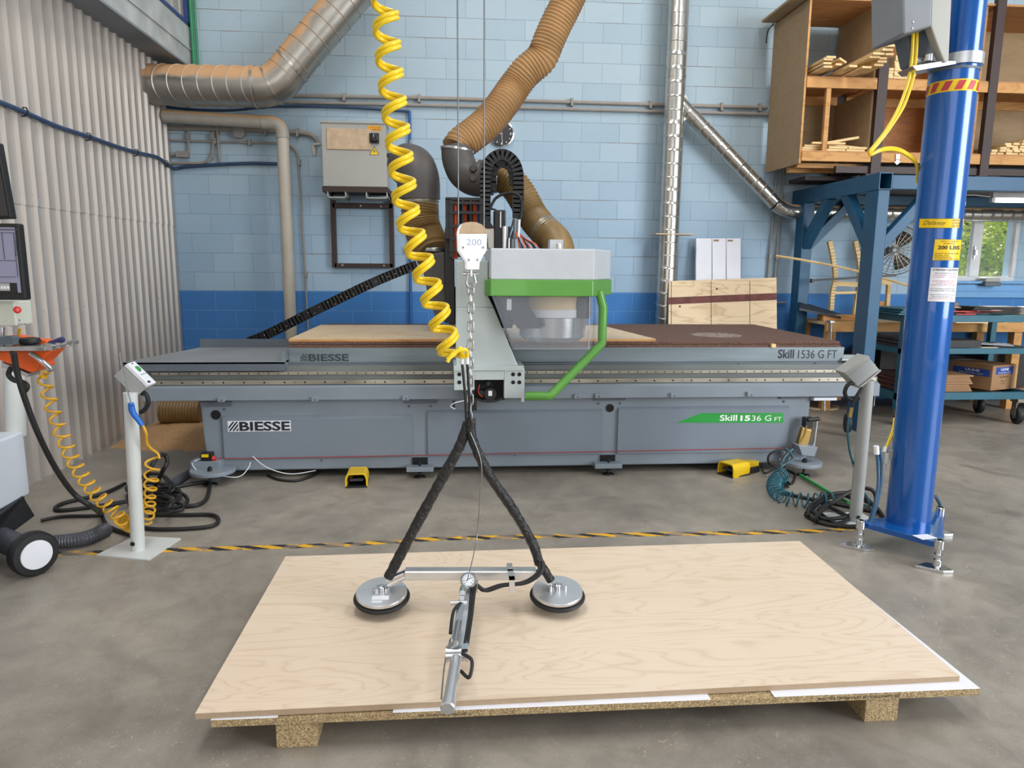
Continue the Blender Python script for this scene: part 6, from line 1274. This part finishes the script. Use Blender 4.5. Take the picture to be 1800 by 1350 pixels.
for a, b in (P1, P2): 
    MB().box(a, b, S0-.03, S0+.03, FZ1+.0, 4.6).build('upright', M['brown'], wr_, bevel=.002); MB().box(a, b, S1-.03, S1+.03, FZ1, 4.6).build('upright', M['brown'], wr_, bevel=.002)
    MB().box(a+.02, b-.02, S0+.03, S1-.03, FZ1+.12, FZ1+.17).build('cross_rail', M['brown'], wr_)
MB().box(3.66, 3.72, S1-.06, S1, ZS1, ZT).build('rear_upright', M['brown'], wr_)
MB().box(P1[0]-.02, P1[0]-.0, S0+.03, S1, ZS1, ZT).build('divider', M['shelfgrey'], wr_)
MB().box(P1[0]-.02, P1[0]-.0, S0+.03, S1, ZB1, ZS0).build('divider', M['shelfgrey'], wr_)
MB().box(3.60, 3.645, S0-.01, S0+.03, ZB1+.015, ZS0).build('stud', M['lumber'], wr_)
MB().box(SX+.02, 3.66, S1-.04, S1-.02, 3.05, 3.17).build('back_rail', M['lumber'], wr_)
MB().box(3.60, P1[0], S1-.04, S1-.02, ZB1, ZS0).build('back_panel', M['shelfgrey'], wr_)
MB().box(P1[1], P2[0], S1-.03, S1-.01, ZS1, ZT).build('back_panel', M['orangeply'], wr_)
MB().box(P1[1]+.2, P2[0], S1-.03, S1-.01, ZB1, ZS0).build('back_panel', M['orangeply'], wr_)
MB().box(P1[1], P1[1]+.25, S1-.10, S1-.08, ZB1, ZS0).build('divider', M['shelfply'], wr_)
MB().box(P2[0]-.07, P2[0]-.05, S0+.03, S1, ZB1, ZS0).box(P2[0]-.07, P2[0]-.05, S0+.03, S1, ZS1, ZT).build('divider', M['shelfply'], wr_)
MB().box(P2[1], 6.6, S1-.03, S1-.01, ZB1, ZT).build('back_panel', M['shelfgrey'], wr_)
MB().box(6.6, 6.62, S0, S1, ZB-.02, ZT).build('side_panel', M['shelfgrey'], wr_)
MB().box(3.42, P1[0], S0+.12, S0+.17, ZB-.045, ZB).build('batten', M['lumber'], wr_); MB().box(3.42, P1[0]-.1, S0+.3, S0+.36, ZB-.07, ZB-.0).build('batten', M['lumber'], wr_)
MB().box(3.76, 6.9, S0+.0, S0+.05, FZ1+.10, FZ1+.165).build('base_rail', M['brown'], wr_); MB().box(P1[0]-.05, P1[1]+.12, S0-.04, S0+.06, FZ1, FZ1+.09).build('foot_block', M['brown'], wr_)
MB().box(P2[0]-.05, P2[1]+.12, S0-.04, S0+.06, FZ1, FZ1+.09).build('foot_block', M['brown'], wr_)
MB().box(3.6, 6.9, S0+.3, S1-.1, FZ1+.06, FZ1+.10).build('base_sheet', M['brown'], wr_)
# arrow sign on base rail
aw = thing('arrow_sign', 'small white down arrow magnet on the brown rail under the shelving', 'sign', A(1577, 285, S0-.01))
rbox(1575, 1582, 271, 280, S0-.034, S0-.03).build('tag', M['paper'], aw); MB().prism(pp([(1575, 281), (1581, 281), (1581, 284), (1584, 284), (1577, 290), (1571, 284), (1575, 284)], S0-.034), (0, .003, 0)).build('arrow', M['paper'], aw)
cable([A(1360, 42, 7.78), A(1351, 52, 7.76), A(1348, 64, 7.75), A(1347, 76, 7.75)], .006, M['rubber'], 'wire', 'short black wire hanging off the top corner of the shelving', 'wire')
def slat(c, w, t, L, lab, grp, yaw=0., m='slat', ax=1, roll=0.):
    rot = Matrix.Rotation(yaw, 3, 'Z')@Matrix.Rotation(roll, 3, 'Y'); sz = (w, L, t) if ax == 1 else (L, w, t)
    mid_ = Vector(c)+rot@(Vector((0, L/2, 0)) if ax == 1 else Vector((L/2, 0, 0)))
    return tag(MB().obox(mid_, sz, rot).build('wood_offcut', M[m], None, mid_, .0015), lab, 'slat', grp)
zs = ZS1+.012
for (x, y, k, w) in ((1452, 117, 0, .085), (1451, 111, 1, .08), (1471, 113, 1, .06), (1453, 104, 2, .085), (1458, 100, 3, .09)):
    p = A(x, y, 6.84-.01*k); slat((p.x+.02, p.y, p.z+.0), w, .02, S1-.04-p.y, 'pale wood slat jutting from the small pile nearest the shelving side panel', 'slats in the small upper shelf pile')
p = A(1482, 106, 6.84); slat((p.x, p.y, p.z), .08, .018, .9, 'tilted pale slat leaning on the small upper shelf pile', None, .0, roll=.5)
for (x, y, k, w) in ((1545, 114, 0, .09), (1524, 118, 0, .09), (1551, 108, 1, .09), (1538, 100, 2, .10), (1553, 102, 2, .07), (1545, 94, 3, .11), (1564, 95, 3, .08), (1561, 87, 4, .10), (1570, 80, 5, .11), (1500, 116, 0, .08)):
    p = A(x, y, 6.74-.03*k); slat((p.x, p.y, p.z), w, .02, S1-.04-p.y, 'long pale wood slat jutting from the tall upper shelf pile', 'slats in the tall upper shelf pile')
for c_, (x, n) in enumerate(((1556.5, 3), (1566, 4), (1576.5, 9), (1586, 6), (1596, 5), (1606, 3))):
    X0 = A(x, 125, S0-.01).x
    for k in range(n): slat((X0, S0-.02+.02*random.random(), ZS1+.0125+k*.0235), .052, .022, .5, 'short slat end in the neat stacks beside the shelving upright', 'slat ends stacked beside the upright')
for k in range(3): slat((SX+.04+.02*k, S0+.10, ZB1+.028+k*.022), .07, .019, .19, 'short slat in the low stack at the bottom shelf corner', 'slats in the bottom corner stack', ax=0)
for k in range(2):
    for q_ in range(2): slat((3.66+q_*.20+.02*k, S0+.05, ZB1+.028+k*.024), .07, .021, .19, 'pale slat lying flat in the bottom shelf stack by the stud', 'slats in the bottom shelf stack', ax=0)
slat((3.50, S0+.02, ZB1+.09), .03, .02, .34, 'thin slat crossing in front of the bottom shelf stud', None, 0, ax=0, roll=-.0)
slat((3.67, S0+.08, ZB1+.10), .04, .024, .34, 'upper tilted slat on the bottom shelf stack', None, 0, ax=0, roll=-.18)
slat((3.70, S0+.14, ZB1+.085), .10, .03, .36, 'wider board wedged below the tilted bottom shelf slat', None, .12, ax=0, roll=.04)
rr_ = random.Random(3)
for c_ in range(11):
    x = P2[1]+.07+c_*.078; n = int(2+min(7, c_*.9+rr_.random()*1.5))
    for k in range(n): slat((x, S0-.01+.05*rr_.random(), ZB1+.028+k*.024), .062, .021, .55, 'pale slat end in the wide bottom pile behind the blue column', 'slats in the wide bottom pile')
for k, (x0, y0, x1, y1, l) in enumerate(((1352, 36, 1400, 2, 'dusty board lying on top of the shelving, outermost'), (1372, 20, 1415, -8, 'dusty board on top of the shelving beside the outermost'), (1382, 3, 1420, -20, 'dusty board set farthest up on top of the shelving'))):
    a = A(x0, y0, 7.7); b = A(x1, y1, 7.05); z = ZT+.035+k*.03
    tag(MB().box(SX-.14+k*.07, SX+.10+k*.07, 6.95-.02*k, 7.8, z-.012, z+.012).build('wood_board', M['shelfgrey'], None, (SX, 7.4, z), .002), l, 'board')
# ================================================================== WORKBENCH AND WHAT IS ON IT
BZ = .945; bY0, bY1 = 7.15, 7.53
wbn = thing('workbench', 'long wooden workbench along the block wall under the window', 'workbench', (3.9, bY0, 0))
MB().box(3.86, 7.4, bY0+.04, 7.84, BZ-.03, BZ).build('bench_top', M['slat'], wbn)
MB().box(3.86, 7.4, bY0, bY0+.04, BZ-.10, BZ-.002).build('front_rail', M['lumber'], wbn, bevel=.003)
for x in (3.9, 4.9, 5.98, 7.2): MB().box(x, x+.09, bY0+.04, bY0+.13, 0, BZ-.03).build('leg', M['lumber'], wbn, bevel=.003)
for x in (3.9, 5.98, 7.2): MB().box(x, x+.09, 7.74, 7.83, 0, BZ-.03).build('leg', M['lumber'], wbn, bevel=.003)
MB().box(3.9, 7.3, bY0+.12, 7.80, .18, .21).build('lower_shelf', M['shelfply'], wbn)
MB().cyl(A(1460, 600, bY0-.02), A(1461, 563, bY0-.02), .014, 12).box(A(1457, 563, bY0).x, A(1464, 563, bY0).x, bY0-.035, bY0+.05, BZ, BZ+.015).build('clamp', M['steel'], wbn)
tag(rbox(1447, 1515, 554, 564, 7.32, 7.45).build('wood_block', M['lumber'], None, A(1470, 564, 7.32), .004), 'wooden block lying on the bench at the foot of the chair frame', 'wood block')
tag(MB().hexa([A(1405, 545, 7.3), A(1478, 560, 7.3), A(1478, 555, 7.6), A(1405, 532, 7.6)]+[p+Vector((0, 0, .02)) for p in (A(1405, 545, 7.3), A(1478, 560, 7.3), A(1478, 555, 7.6), A(1405, 532, 7.6))]).build('black_tray', M['black'], None, A(1440, 560, 7.4)), 'black flat tray lying tilted on the bench beside the blue post', 'tray')
cf = thing('wooden_chair_frame', 'unfinished wooden chair frame with curved back posts standing on the bench', 'chair', A(1485, 562, 7.5))
CYf = 7.5
for q in (((1458, 424), (1464, 455), (1468, 485), (1463, 515), (1461, 545)), ((1503, 424), (1510, 460), (1511, 490), (1507, 520), (1502, 552))):
    P = crv([A(x, y, CYf) for x, y in q], 6); mb = MB()
    for a, b in zip(P[:-1], P[1:]): mb.bar(a, b+(b-a)*.12, .045, .04, (0, 1, 0))
    mb.build('back_post', M['slat'], cf)
MB().bar(A(1466, 498, CYf), A(1507, 500, CYf), .03, .055).build('crest_rail', M['slat'], cf, bevel=.003); MB().bar(A(1465, 515, CYf), A(1505, 514, CYf), .025, .028).build('lower_rail', M['slat'], cf, bevel=.003)
MB().bar(A(1510, 495, CYf), A(1567, 496, CYf-.05), .03, .06).build('arm_rail', M['slat'], cf, bevel=.003); MB().bar(A(1562, 500, CYf-.05), A(1559, 545, CYf-.05), .04, .04).build('front_post', M['slat'], cf, bevel=.003)
MB().bar(A(1541, 535, CYf-.03), A(1560, 536, CYf-.03), .03, .07).build('stretcher', M['lumber'], cf)
cable([A(1364, 450, 7.3), A(1410, 457, 7.3), A(1500, 475, 7.25), A(1600, 503, 7.2), A(1640, 515, 7.2)], .012, M['slat'], 'wood_strip', 'long thin pale wood strip sloping past the blue posts', 'strip', n=4)
tag(MB().bar(A(1426, 493, 7.4), A(1575, 484, 7.3), .03, .022).box(A(1425, 493, 7.4).x, A(1429, 493, 7.4).x, 7.37, 7.42, A(1426, 497, 7.4).z, A(1426, 490, 7.4).z).build('clamp_bar', M['black'], None, A(1426, 493, 7.4)), 'long black bar lying level across the chair frame', 'bar')
fn = thing('fan', 'round metal wall fan with grey blades behind the blue frame post', 'fan', A(1573, 440, 7.5))
fc = A(1573, 440, 7.5); fnrm = Vector((-.55, -.83, 0)).normalized(); fu = Vector((0, 0, 1)); fw_ = fu.cross(fnrm).normalized(); FR = .262
def fpt(r_, a, d): return fc+(fu*math.cos(a)+fw_*math.sin(a))*r_+fnrm*d
gd_ = MB()
for d, s_ in ((.06, 1), (-.06, 1)): gd_.tube([fpt(FR, 2*PI*k/36, d*.4) for k in range(36)], .006, 6, closed=True)
for r_ in (.05, .09, .13, .17, .21, .235): gd_.tube([fpt(r_, 2*PI*k/32, .06*(1-(r_/FR)**3)+.02) for k in range(32)], .0032, 5, closed=True)
for k in range(24): gd_.tube([fpt(.03, 2*PI*k/24, .085), fpt(.17, 2*PI*k/24, .07), fpt(FR, 2*PI*k/24, .024)], .0026, 5); gd_.tube([fpt(.03, 2*PI*k/24, -.09), fpt(.17, 2*PI*k/24, -.07), fpt(FR, 2*PI*k/24, -.024)], .0026, 5)
gd_.build('guard', M['rail'], fn)
for k in range(3):
    a0 = .5+k*2*PI/3; bl = MB(); vs = []
    for i in range(6):
        r_ = .04+.17*i/5
        for j in range(5): vs.append(fpt(r_, a0+(j/4-.5)*(1.05+.1*math.sin(i)), -.02+.03*(j/4)))
    bl.add(vs, [(i*5+j, i*5+j+1, (i+1)*5+j+1, (i+1)*5+j) for i in range(5) for j in range(4)], True); bo = bl.build('blade', M['duct'], fn); s_ = bo.modifiers.new('thickness', 'SOLIDIFY'); s_.thickness = .003
MB().lathe([(.05, -.10), (.055, -.02), (.05, .04), (.02, .09)], fc, fnrm, 20).build('hub', M['alu'], fn)
MB().bar(fc-fnrm*.08, fc+Vector((.10, .33, 0)), .03, .03).build('wall_arm', M['black'], fn)
dev = thing('sill_device', 'grey two tone device box on the window sill', 'device', A(1746, 502, WY-.1))
rbox(1732, 1760, 496, 503, WY-.14, WY-.02).build('lower_body', M['dgrey'], dev, bevel=.006); rbox(1733, 1759, 488, 496, WY-.13, WY-.03).build('upper_body', M['boxg'], dev, bevel=.012)
# ================================================================== TEAL CART
kx0, kx1, ky0, ky1 = 4.22, 5.62, 6.42, 7.06
ct_ = thing('shelf_cart', 'teal steel cart with three shelves on black castors behind the blue column', 'cart', ((kx0+kx1)/2, ky0, 0))
def fr_(z0, z1, nm, yb=0):
    MB().box(kx0, kx1, ky0, ky0+.05, z0, z1).build(nm, M['cart'], ct_, bevel=.003); MB().box(kx0, kx1, ky1-.05, ky1, z0+yb, z1+yb).build(nm, M['cart'], ct_, bevel=.003)
    MB().box(kx0, kx0+.05, ky0+.05, ky1-.05, z0, z1).build(nm, M['cart'], ct_); MB().box(kx1-.05, kx1, ky0+.05, ky1-.05, z0, z1).build(nm, M['cart'], ct_)
    MB().box(kx0+.03, kx1-.03, ky0+.03, ky1-.03, z0+.01, z0+.018).build('shelf', M['shelfgrey'], ct_)
zt0, zm0, zl0 = 1.005, .70, .255
fr_(zt0, zt0+.065, 'top_rail'); fr_(zm0, zm0+.055, 'middle_rail'); fr_(zl0, zl0+.07, 'bottom_rail')
for x in (kx0, kx1-.06):
    for y in (ky0, ky1-.06): MB().box(x, x+.06, y, y+.06, .16, zt0).build('post', M['cart'], ct_, bevel=.003)
for x in (kx0+.08, kx1-.10):
    for y in (ky0+.06, ky1-.06):
        w = MB().lathe([(.05, -.03), (.085, -.028), (.095, -.015), (.095, .015), (.085, .028), (.05, .03)], (x, y, .095), (1, -.3, 0), 28).build('castor', M['rubber'], ct_)
        MB().lathe([(.045, .031), (.03, .036), (.012, .036)], (x, y, .095), (1, -.3, 0), 20).lathe([(.045, .031), (.03, .036), (.012, .036)], (x, y, .095), (-1, .3, 0), 20).build('hub', M['dgrey'], w)
        MB().box(x-.045, x-.037, y-.03, y+.03, .09, .22).box(x+.037, x+.045, y-.03, y+.03, .09, .22).box(x-.05, x+.05, y-.05, y+.05, .22, .255).build('fork', M['rail'], w)
def st_(x0, x1, y0, y1, z, t, m, nm, lab, cat, grp=None, bev=.002):
    return tag(MB().box(x0, x1, y0, y1, z, z+t).build(nm, M[m], None, ((x0+x1)/2, (y0+y1)/2, z), bev), lab, cat, grp)
zT = zt0+.066
for k in range(3): st_(kx0-.05+.02*k, kx0+.30-.01*k, ky0+.02, ky1-.1, zT+k*.02, .015, 'cart', 'dark_board', ['lowest dark green board stacked on the cart top near the blue post', 'middle dark green board stacked on the cart top near the blue post', 'uppermost dark green board stacked on the cart top near the blue post'][k], 'board')
for k in range(6):
    st_(4.95+.01*k, 5.46+.01*(k % 3), ky0+.12, ky0+.34, zT+.003+k*.012, .010, 'black', 'black_strip', 'flat black strip in the pile on top of the cart', 'strip', 'black strips on the cart top')
for k, (x, y, w) in enumerate(((4.75, .03, .20), (4.86, .05, .24), (4.72, .07, .3), (4.95, .02, .26))):
    st_(x, x+w, ky0+y, ky0+y+.02+.02*k, zT+.002+k*.011, .010, 'maroon' if k % 2 else 'red', 'red_strip', ['short red strip lowest on the cart top', 'darker red strip second from the cart top rail', 'long red strip lying third on the cart top', 'dark red strip nearest the black strips on the cart'][k], 'strip')
st_(4.72, 5.32, ky0+.36, ky0+.5, zT+.002, .01, 'decal', 'green_sheet', 'thin green sheet under the strips on the cart top', 'sheet')
st_(4.78, 5.02, ky0+.38, ky0+.60, zT+.03, .07, 'cardboard', 'cardboard_piece', 'folded cardboard piece behind the black strips on the cart', 'cardboard')
tag(MB().bar((4.74, ky0+.30, zT+.075), (5.2, ky0+.34, zT+.035), .05, .012).build('wood_strip', M['slat'], None, (4.9, ky0+.3, zT)), 'pale wood strip resting across the cardboard on the cart', 'strip')
bxr = thing('paint_box', 'small white yellow and red box at the far end of the cart top', 'box', (5.52, ky0+.14, zT)); MB().box(5.50, 5.60, ky0+.1, ky0+.2, zT, zT+.075).build('body', M['paper'], bxr, bevel=.002)
MB().box(5.505, 5.55, ky0+.097, ky0+.1, zT+.02, zT+.05).build('yellow_patch', M['lyel'], bxr); MB().box(5.555, 5.598, ky0+.097, ky0+.1, zT+.005, zT+.07).build('red_patch', M['red'], bxr)
zM = zm0+.056
for k in range(3): st_(kx0+.0, kx0+.52-.06*k, ky0+.06, ky1-.1, zM+k*.035, .028, 'dust_black', 'black_tray', ['lowest black tray on the middle cart shelf near the post', 'middle black tray on the middle cart shelf near the post', 'top black tray on the middle cart shelf near the post'][k], 'tray')
st_(4.62, 5.05, ky0+.04, ky0+.30, zM, .07, 'dust_black', 'black_tray', 'dark tray with upturned end on the middle cart shelf', 'tray')
st_(5.02, 5.5, ky0+.07, ky0+.36, zM, .012, 'black', 'black_sheet', 'black sheet under the white paper on the middle cart shelf', 'sheet')
tag(MB().hexa([(5.02, ky0+.1, zM+.03), (5.40, ky0+.06, zM+.014), (5.46, ky0+.26, zM+.014), (5.06, ky0+.3, zM+.03)]+[Vector(p)+Vector((0, 0, .002)) for p in ((5.02, ky0+.1, zM+.03), (5.40, ky0+.06, zM+.014), (5.46, ky0+.26, zM+.014), (5.06, ky0+.3, zM+.03))]).build('paper_sheet', M['paper'], None, (5.2, ky0+.2, zM)), 'white paper sheet lying on the middle cart shelf', 'paper')
tag(MB().lathe([(.12, 0), (.115, .03), (.08, .06), (.02, .075)], (5.24, 7.3, BZ-.12+.12), (0, 0, 1), 20).build('plastic_bag', M['paper'], None, (5.24, 7.3, BZ)), 'rounded white bag lying behind the cart', 'bag') if False else None
zL = zl0+.071
for k in range(7): st_(kx0+.03, kx0+.40-.006*k, ky0+.08, ky1-.08, zL+k*.022, .017, 'maroon' if k % 2 else 'brown', 'brown_sheet', 'thin brown sheet in the stack on the bottom cart shelf', 'sheet', 'brown sheets on the bottom cart shelf')
for k in range(9): st_(4.55+.008*(k % 3), 5.02-.012*(k % 4), ky0+.06, ky0+.36, zL+k*.018, .015, 'cardboard', 'cardboard_sheet', 'flat cardboard sheet in the stack beside the printed carton', 'cardboard', 'cardboard sheets on the bottom cart shelf')
bx = thing('cardboard_box', 'open cardboard box with printed blue label panels on the bottom cart shelf', 'box', (5.2, ky0+.3, zL))
c0_ = Vector((A(1741, 685, ky0+.10).x, ky0+.10, zL)); c1_ = Vector((A(1787, 685, ky0+.18).x, ky0+.22, zL)); c2_ = Vector((A(1676, 668, ky0+.45).x, ky0+.50, zL)); c3_ = c2_+(c1_-c0_); hB = Vector((0, 0, .245))
MB().hexa([c0_, c1_, c3_, c2_, c0_+hB, c1_+hB, c3_+hB, c2_+hB]).build('body', M['cardboard'], bx)
e1_ = (c1_-c0_); e2_ = (c0_-c2_); n1_ = e1_.cross(Vector((0, 0, 1))).normalized(); n2_ = e2_.cross(Vector((0, 0, 1))).normalized()
if n1_.y > 0: n1_ = -n1_
if n2_.y > 0: n2_ = -n2_
def pq(o, e, nn, u, v, d=.0015): return o+e*u+Vector((0, 0, v))+nn*d
pl_ = MB().prism([pq(c0_, e1_, n1_, u, v) for u, v in ((.15, .155), (.88, .155), (.88, .225), (.15, .225))], -n1_*.001).build('printed_panel', M['cblue'], bx)
text('ULINE', pq(c0_, e1_, n1_, .33, .19, .003), e1_.length*.34, .025, pl_, M['paper'], .03, U=e1_.normalized()); text('PACKING LIST', pq(c0_, e1_, n1_, .24, .163, .003), e1_.length*.52, .014, pl_, M['paper'], U=e1_.normalized())
for s_, u, w, v in (('S-4353', .33, .34, .12), ('12 x 12', .40, .22, .08), ('x 10', .42, .14, .055)): text(s_, pq(c0_, e1_, n1_, u, v, .002), e1_.length*w, .014, bx, M['ink'], U=e1_.normalized())
pl_ = MB().prism([pq(c2_, e2_, n2_, u, v) for u, v in ((.05, .13), (.95, .13), (.95, .20), (.05, .20))], -n2_*.001).build('printed_panel', M['cblue'], bx)
text('ULINE', pq(c2_, e2_, n2_, .35, .168, .003), e2_.length*.35, .024, pl_, M['paper'], .03, U=e2_.normalized()); text('PACKING LIST', pq(c2_, e2_, n2_, .2, .142, .003), e2_.length*.6, .014, pl_, M['paper'], U=e2_.normalized())
# things on the floor under the bench
tag(MB().lathe([(.20, 0), (.20, .015)], (G(1440, 715, 0).x, G(1440, 715, 0).y, .0), (0, 0, 1), 36).build('plywood_disc', M['ply2'], None, G(1440, 715, 0)), 'round edged plywood offcut lying on the floor behind the machine end', 'plywood')
tag(rbox(1427, 1480, 672, 704, 7.2, 7.5).build('wood_crate', M['shelfply'], None, A(1450, 704, 7.2), .004), 'brown wooden crate on the floor behind the end of the machine', 'crate')
wh_ = A(1492, 718, 6.05); tag(MB().lathe([(.03, -.02), (.085, -.018), (.09, 0), (.085, .018), (.03, .02)], (wh_.x, wh_.y, .12), (1, -.3, 0), 28).build('wheel_disc', M['dust_black'], None, (wh_.x, wh_.y, .03)), 'dark disc standing on edge by the foot of the blue frame post', 'disc')
for i, (x0, x1, h_, m_) in enumerate(((4.1, 4.5, .38, 'brown'), (4.6, 5.1, .45, 'dust_black'), (5.2, 5.7, .32, 'brown'), (5.8, 6.3, .42, 'dust_black'))):
    tag(MB().box(x0, x1, 7.35, 7.72, .212, .212+h_).build('storage_box', M[m_], None, ((x0+x1)/2, 7.5, .212), .006), ['brown box under the bench nearest the blue frame post', 'black box under the bench behind the blue frame post', 'brown box under the bench behind the cardboard carton', 'black box under the bench beneath the window'][i], 'box')
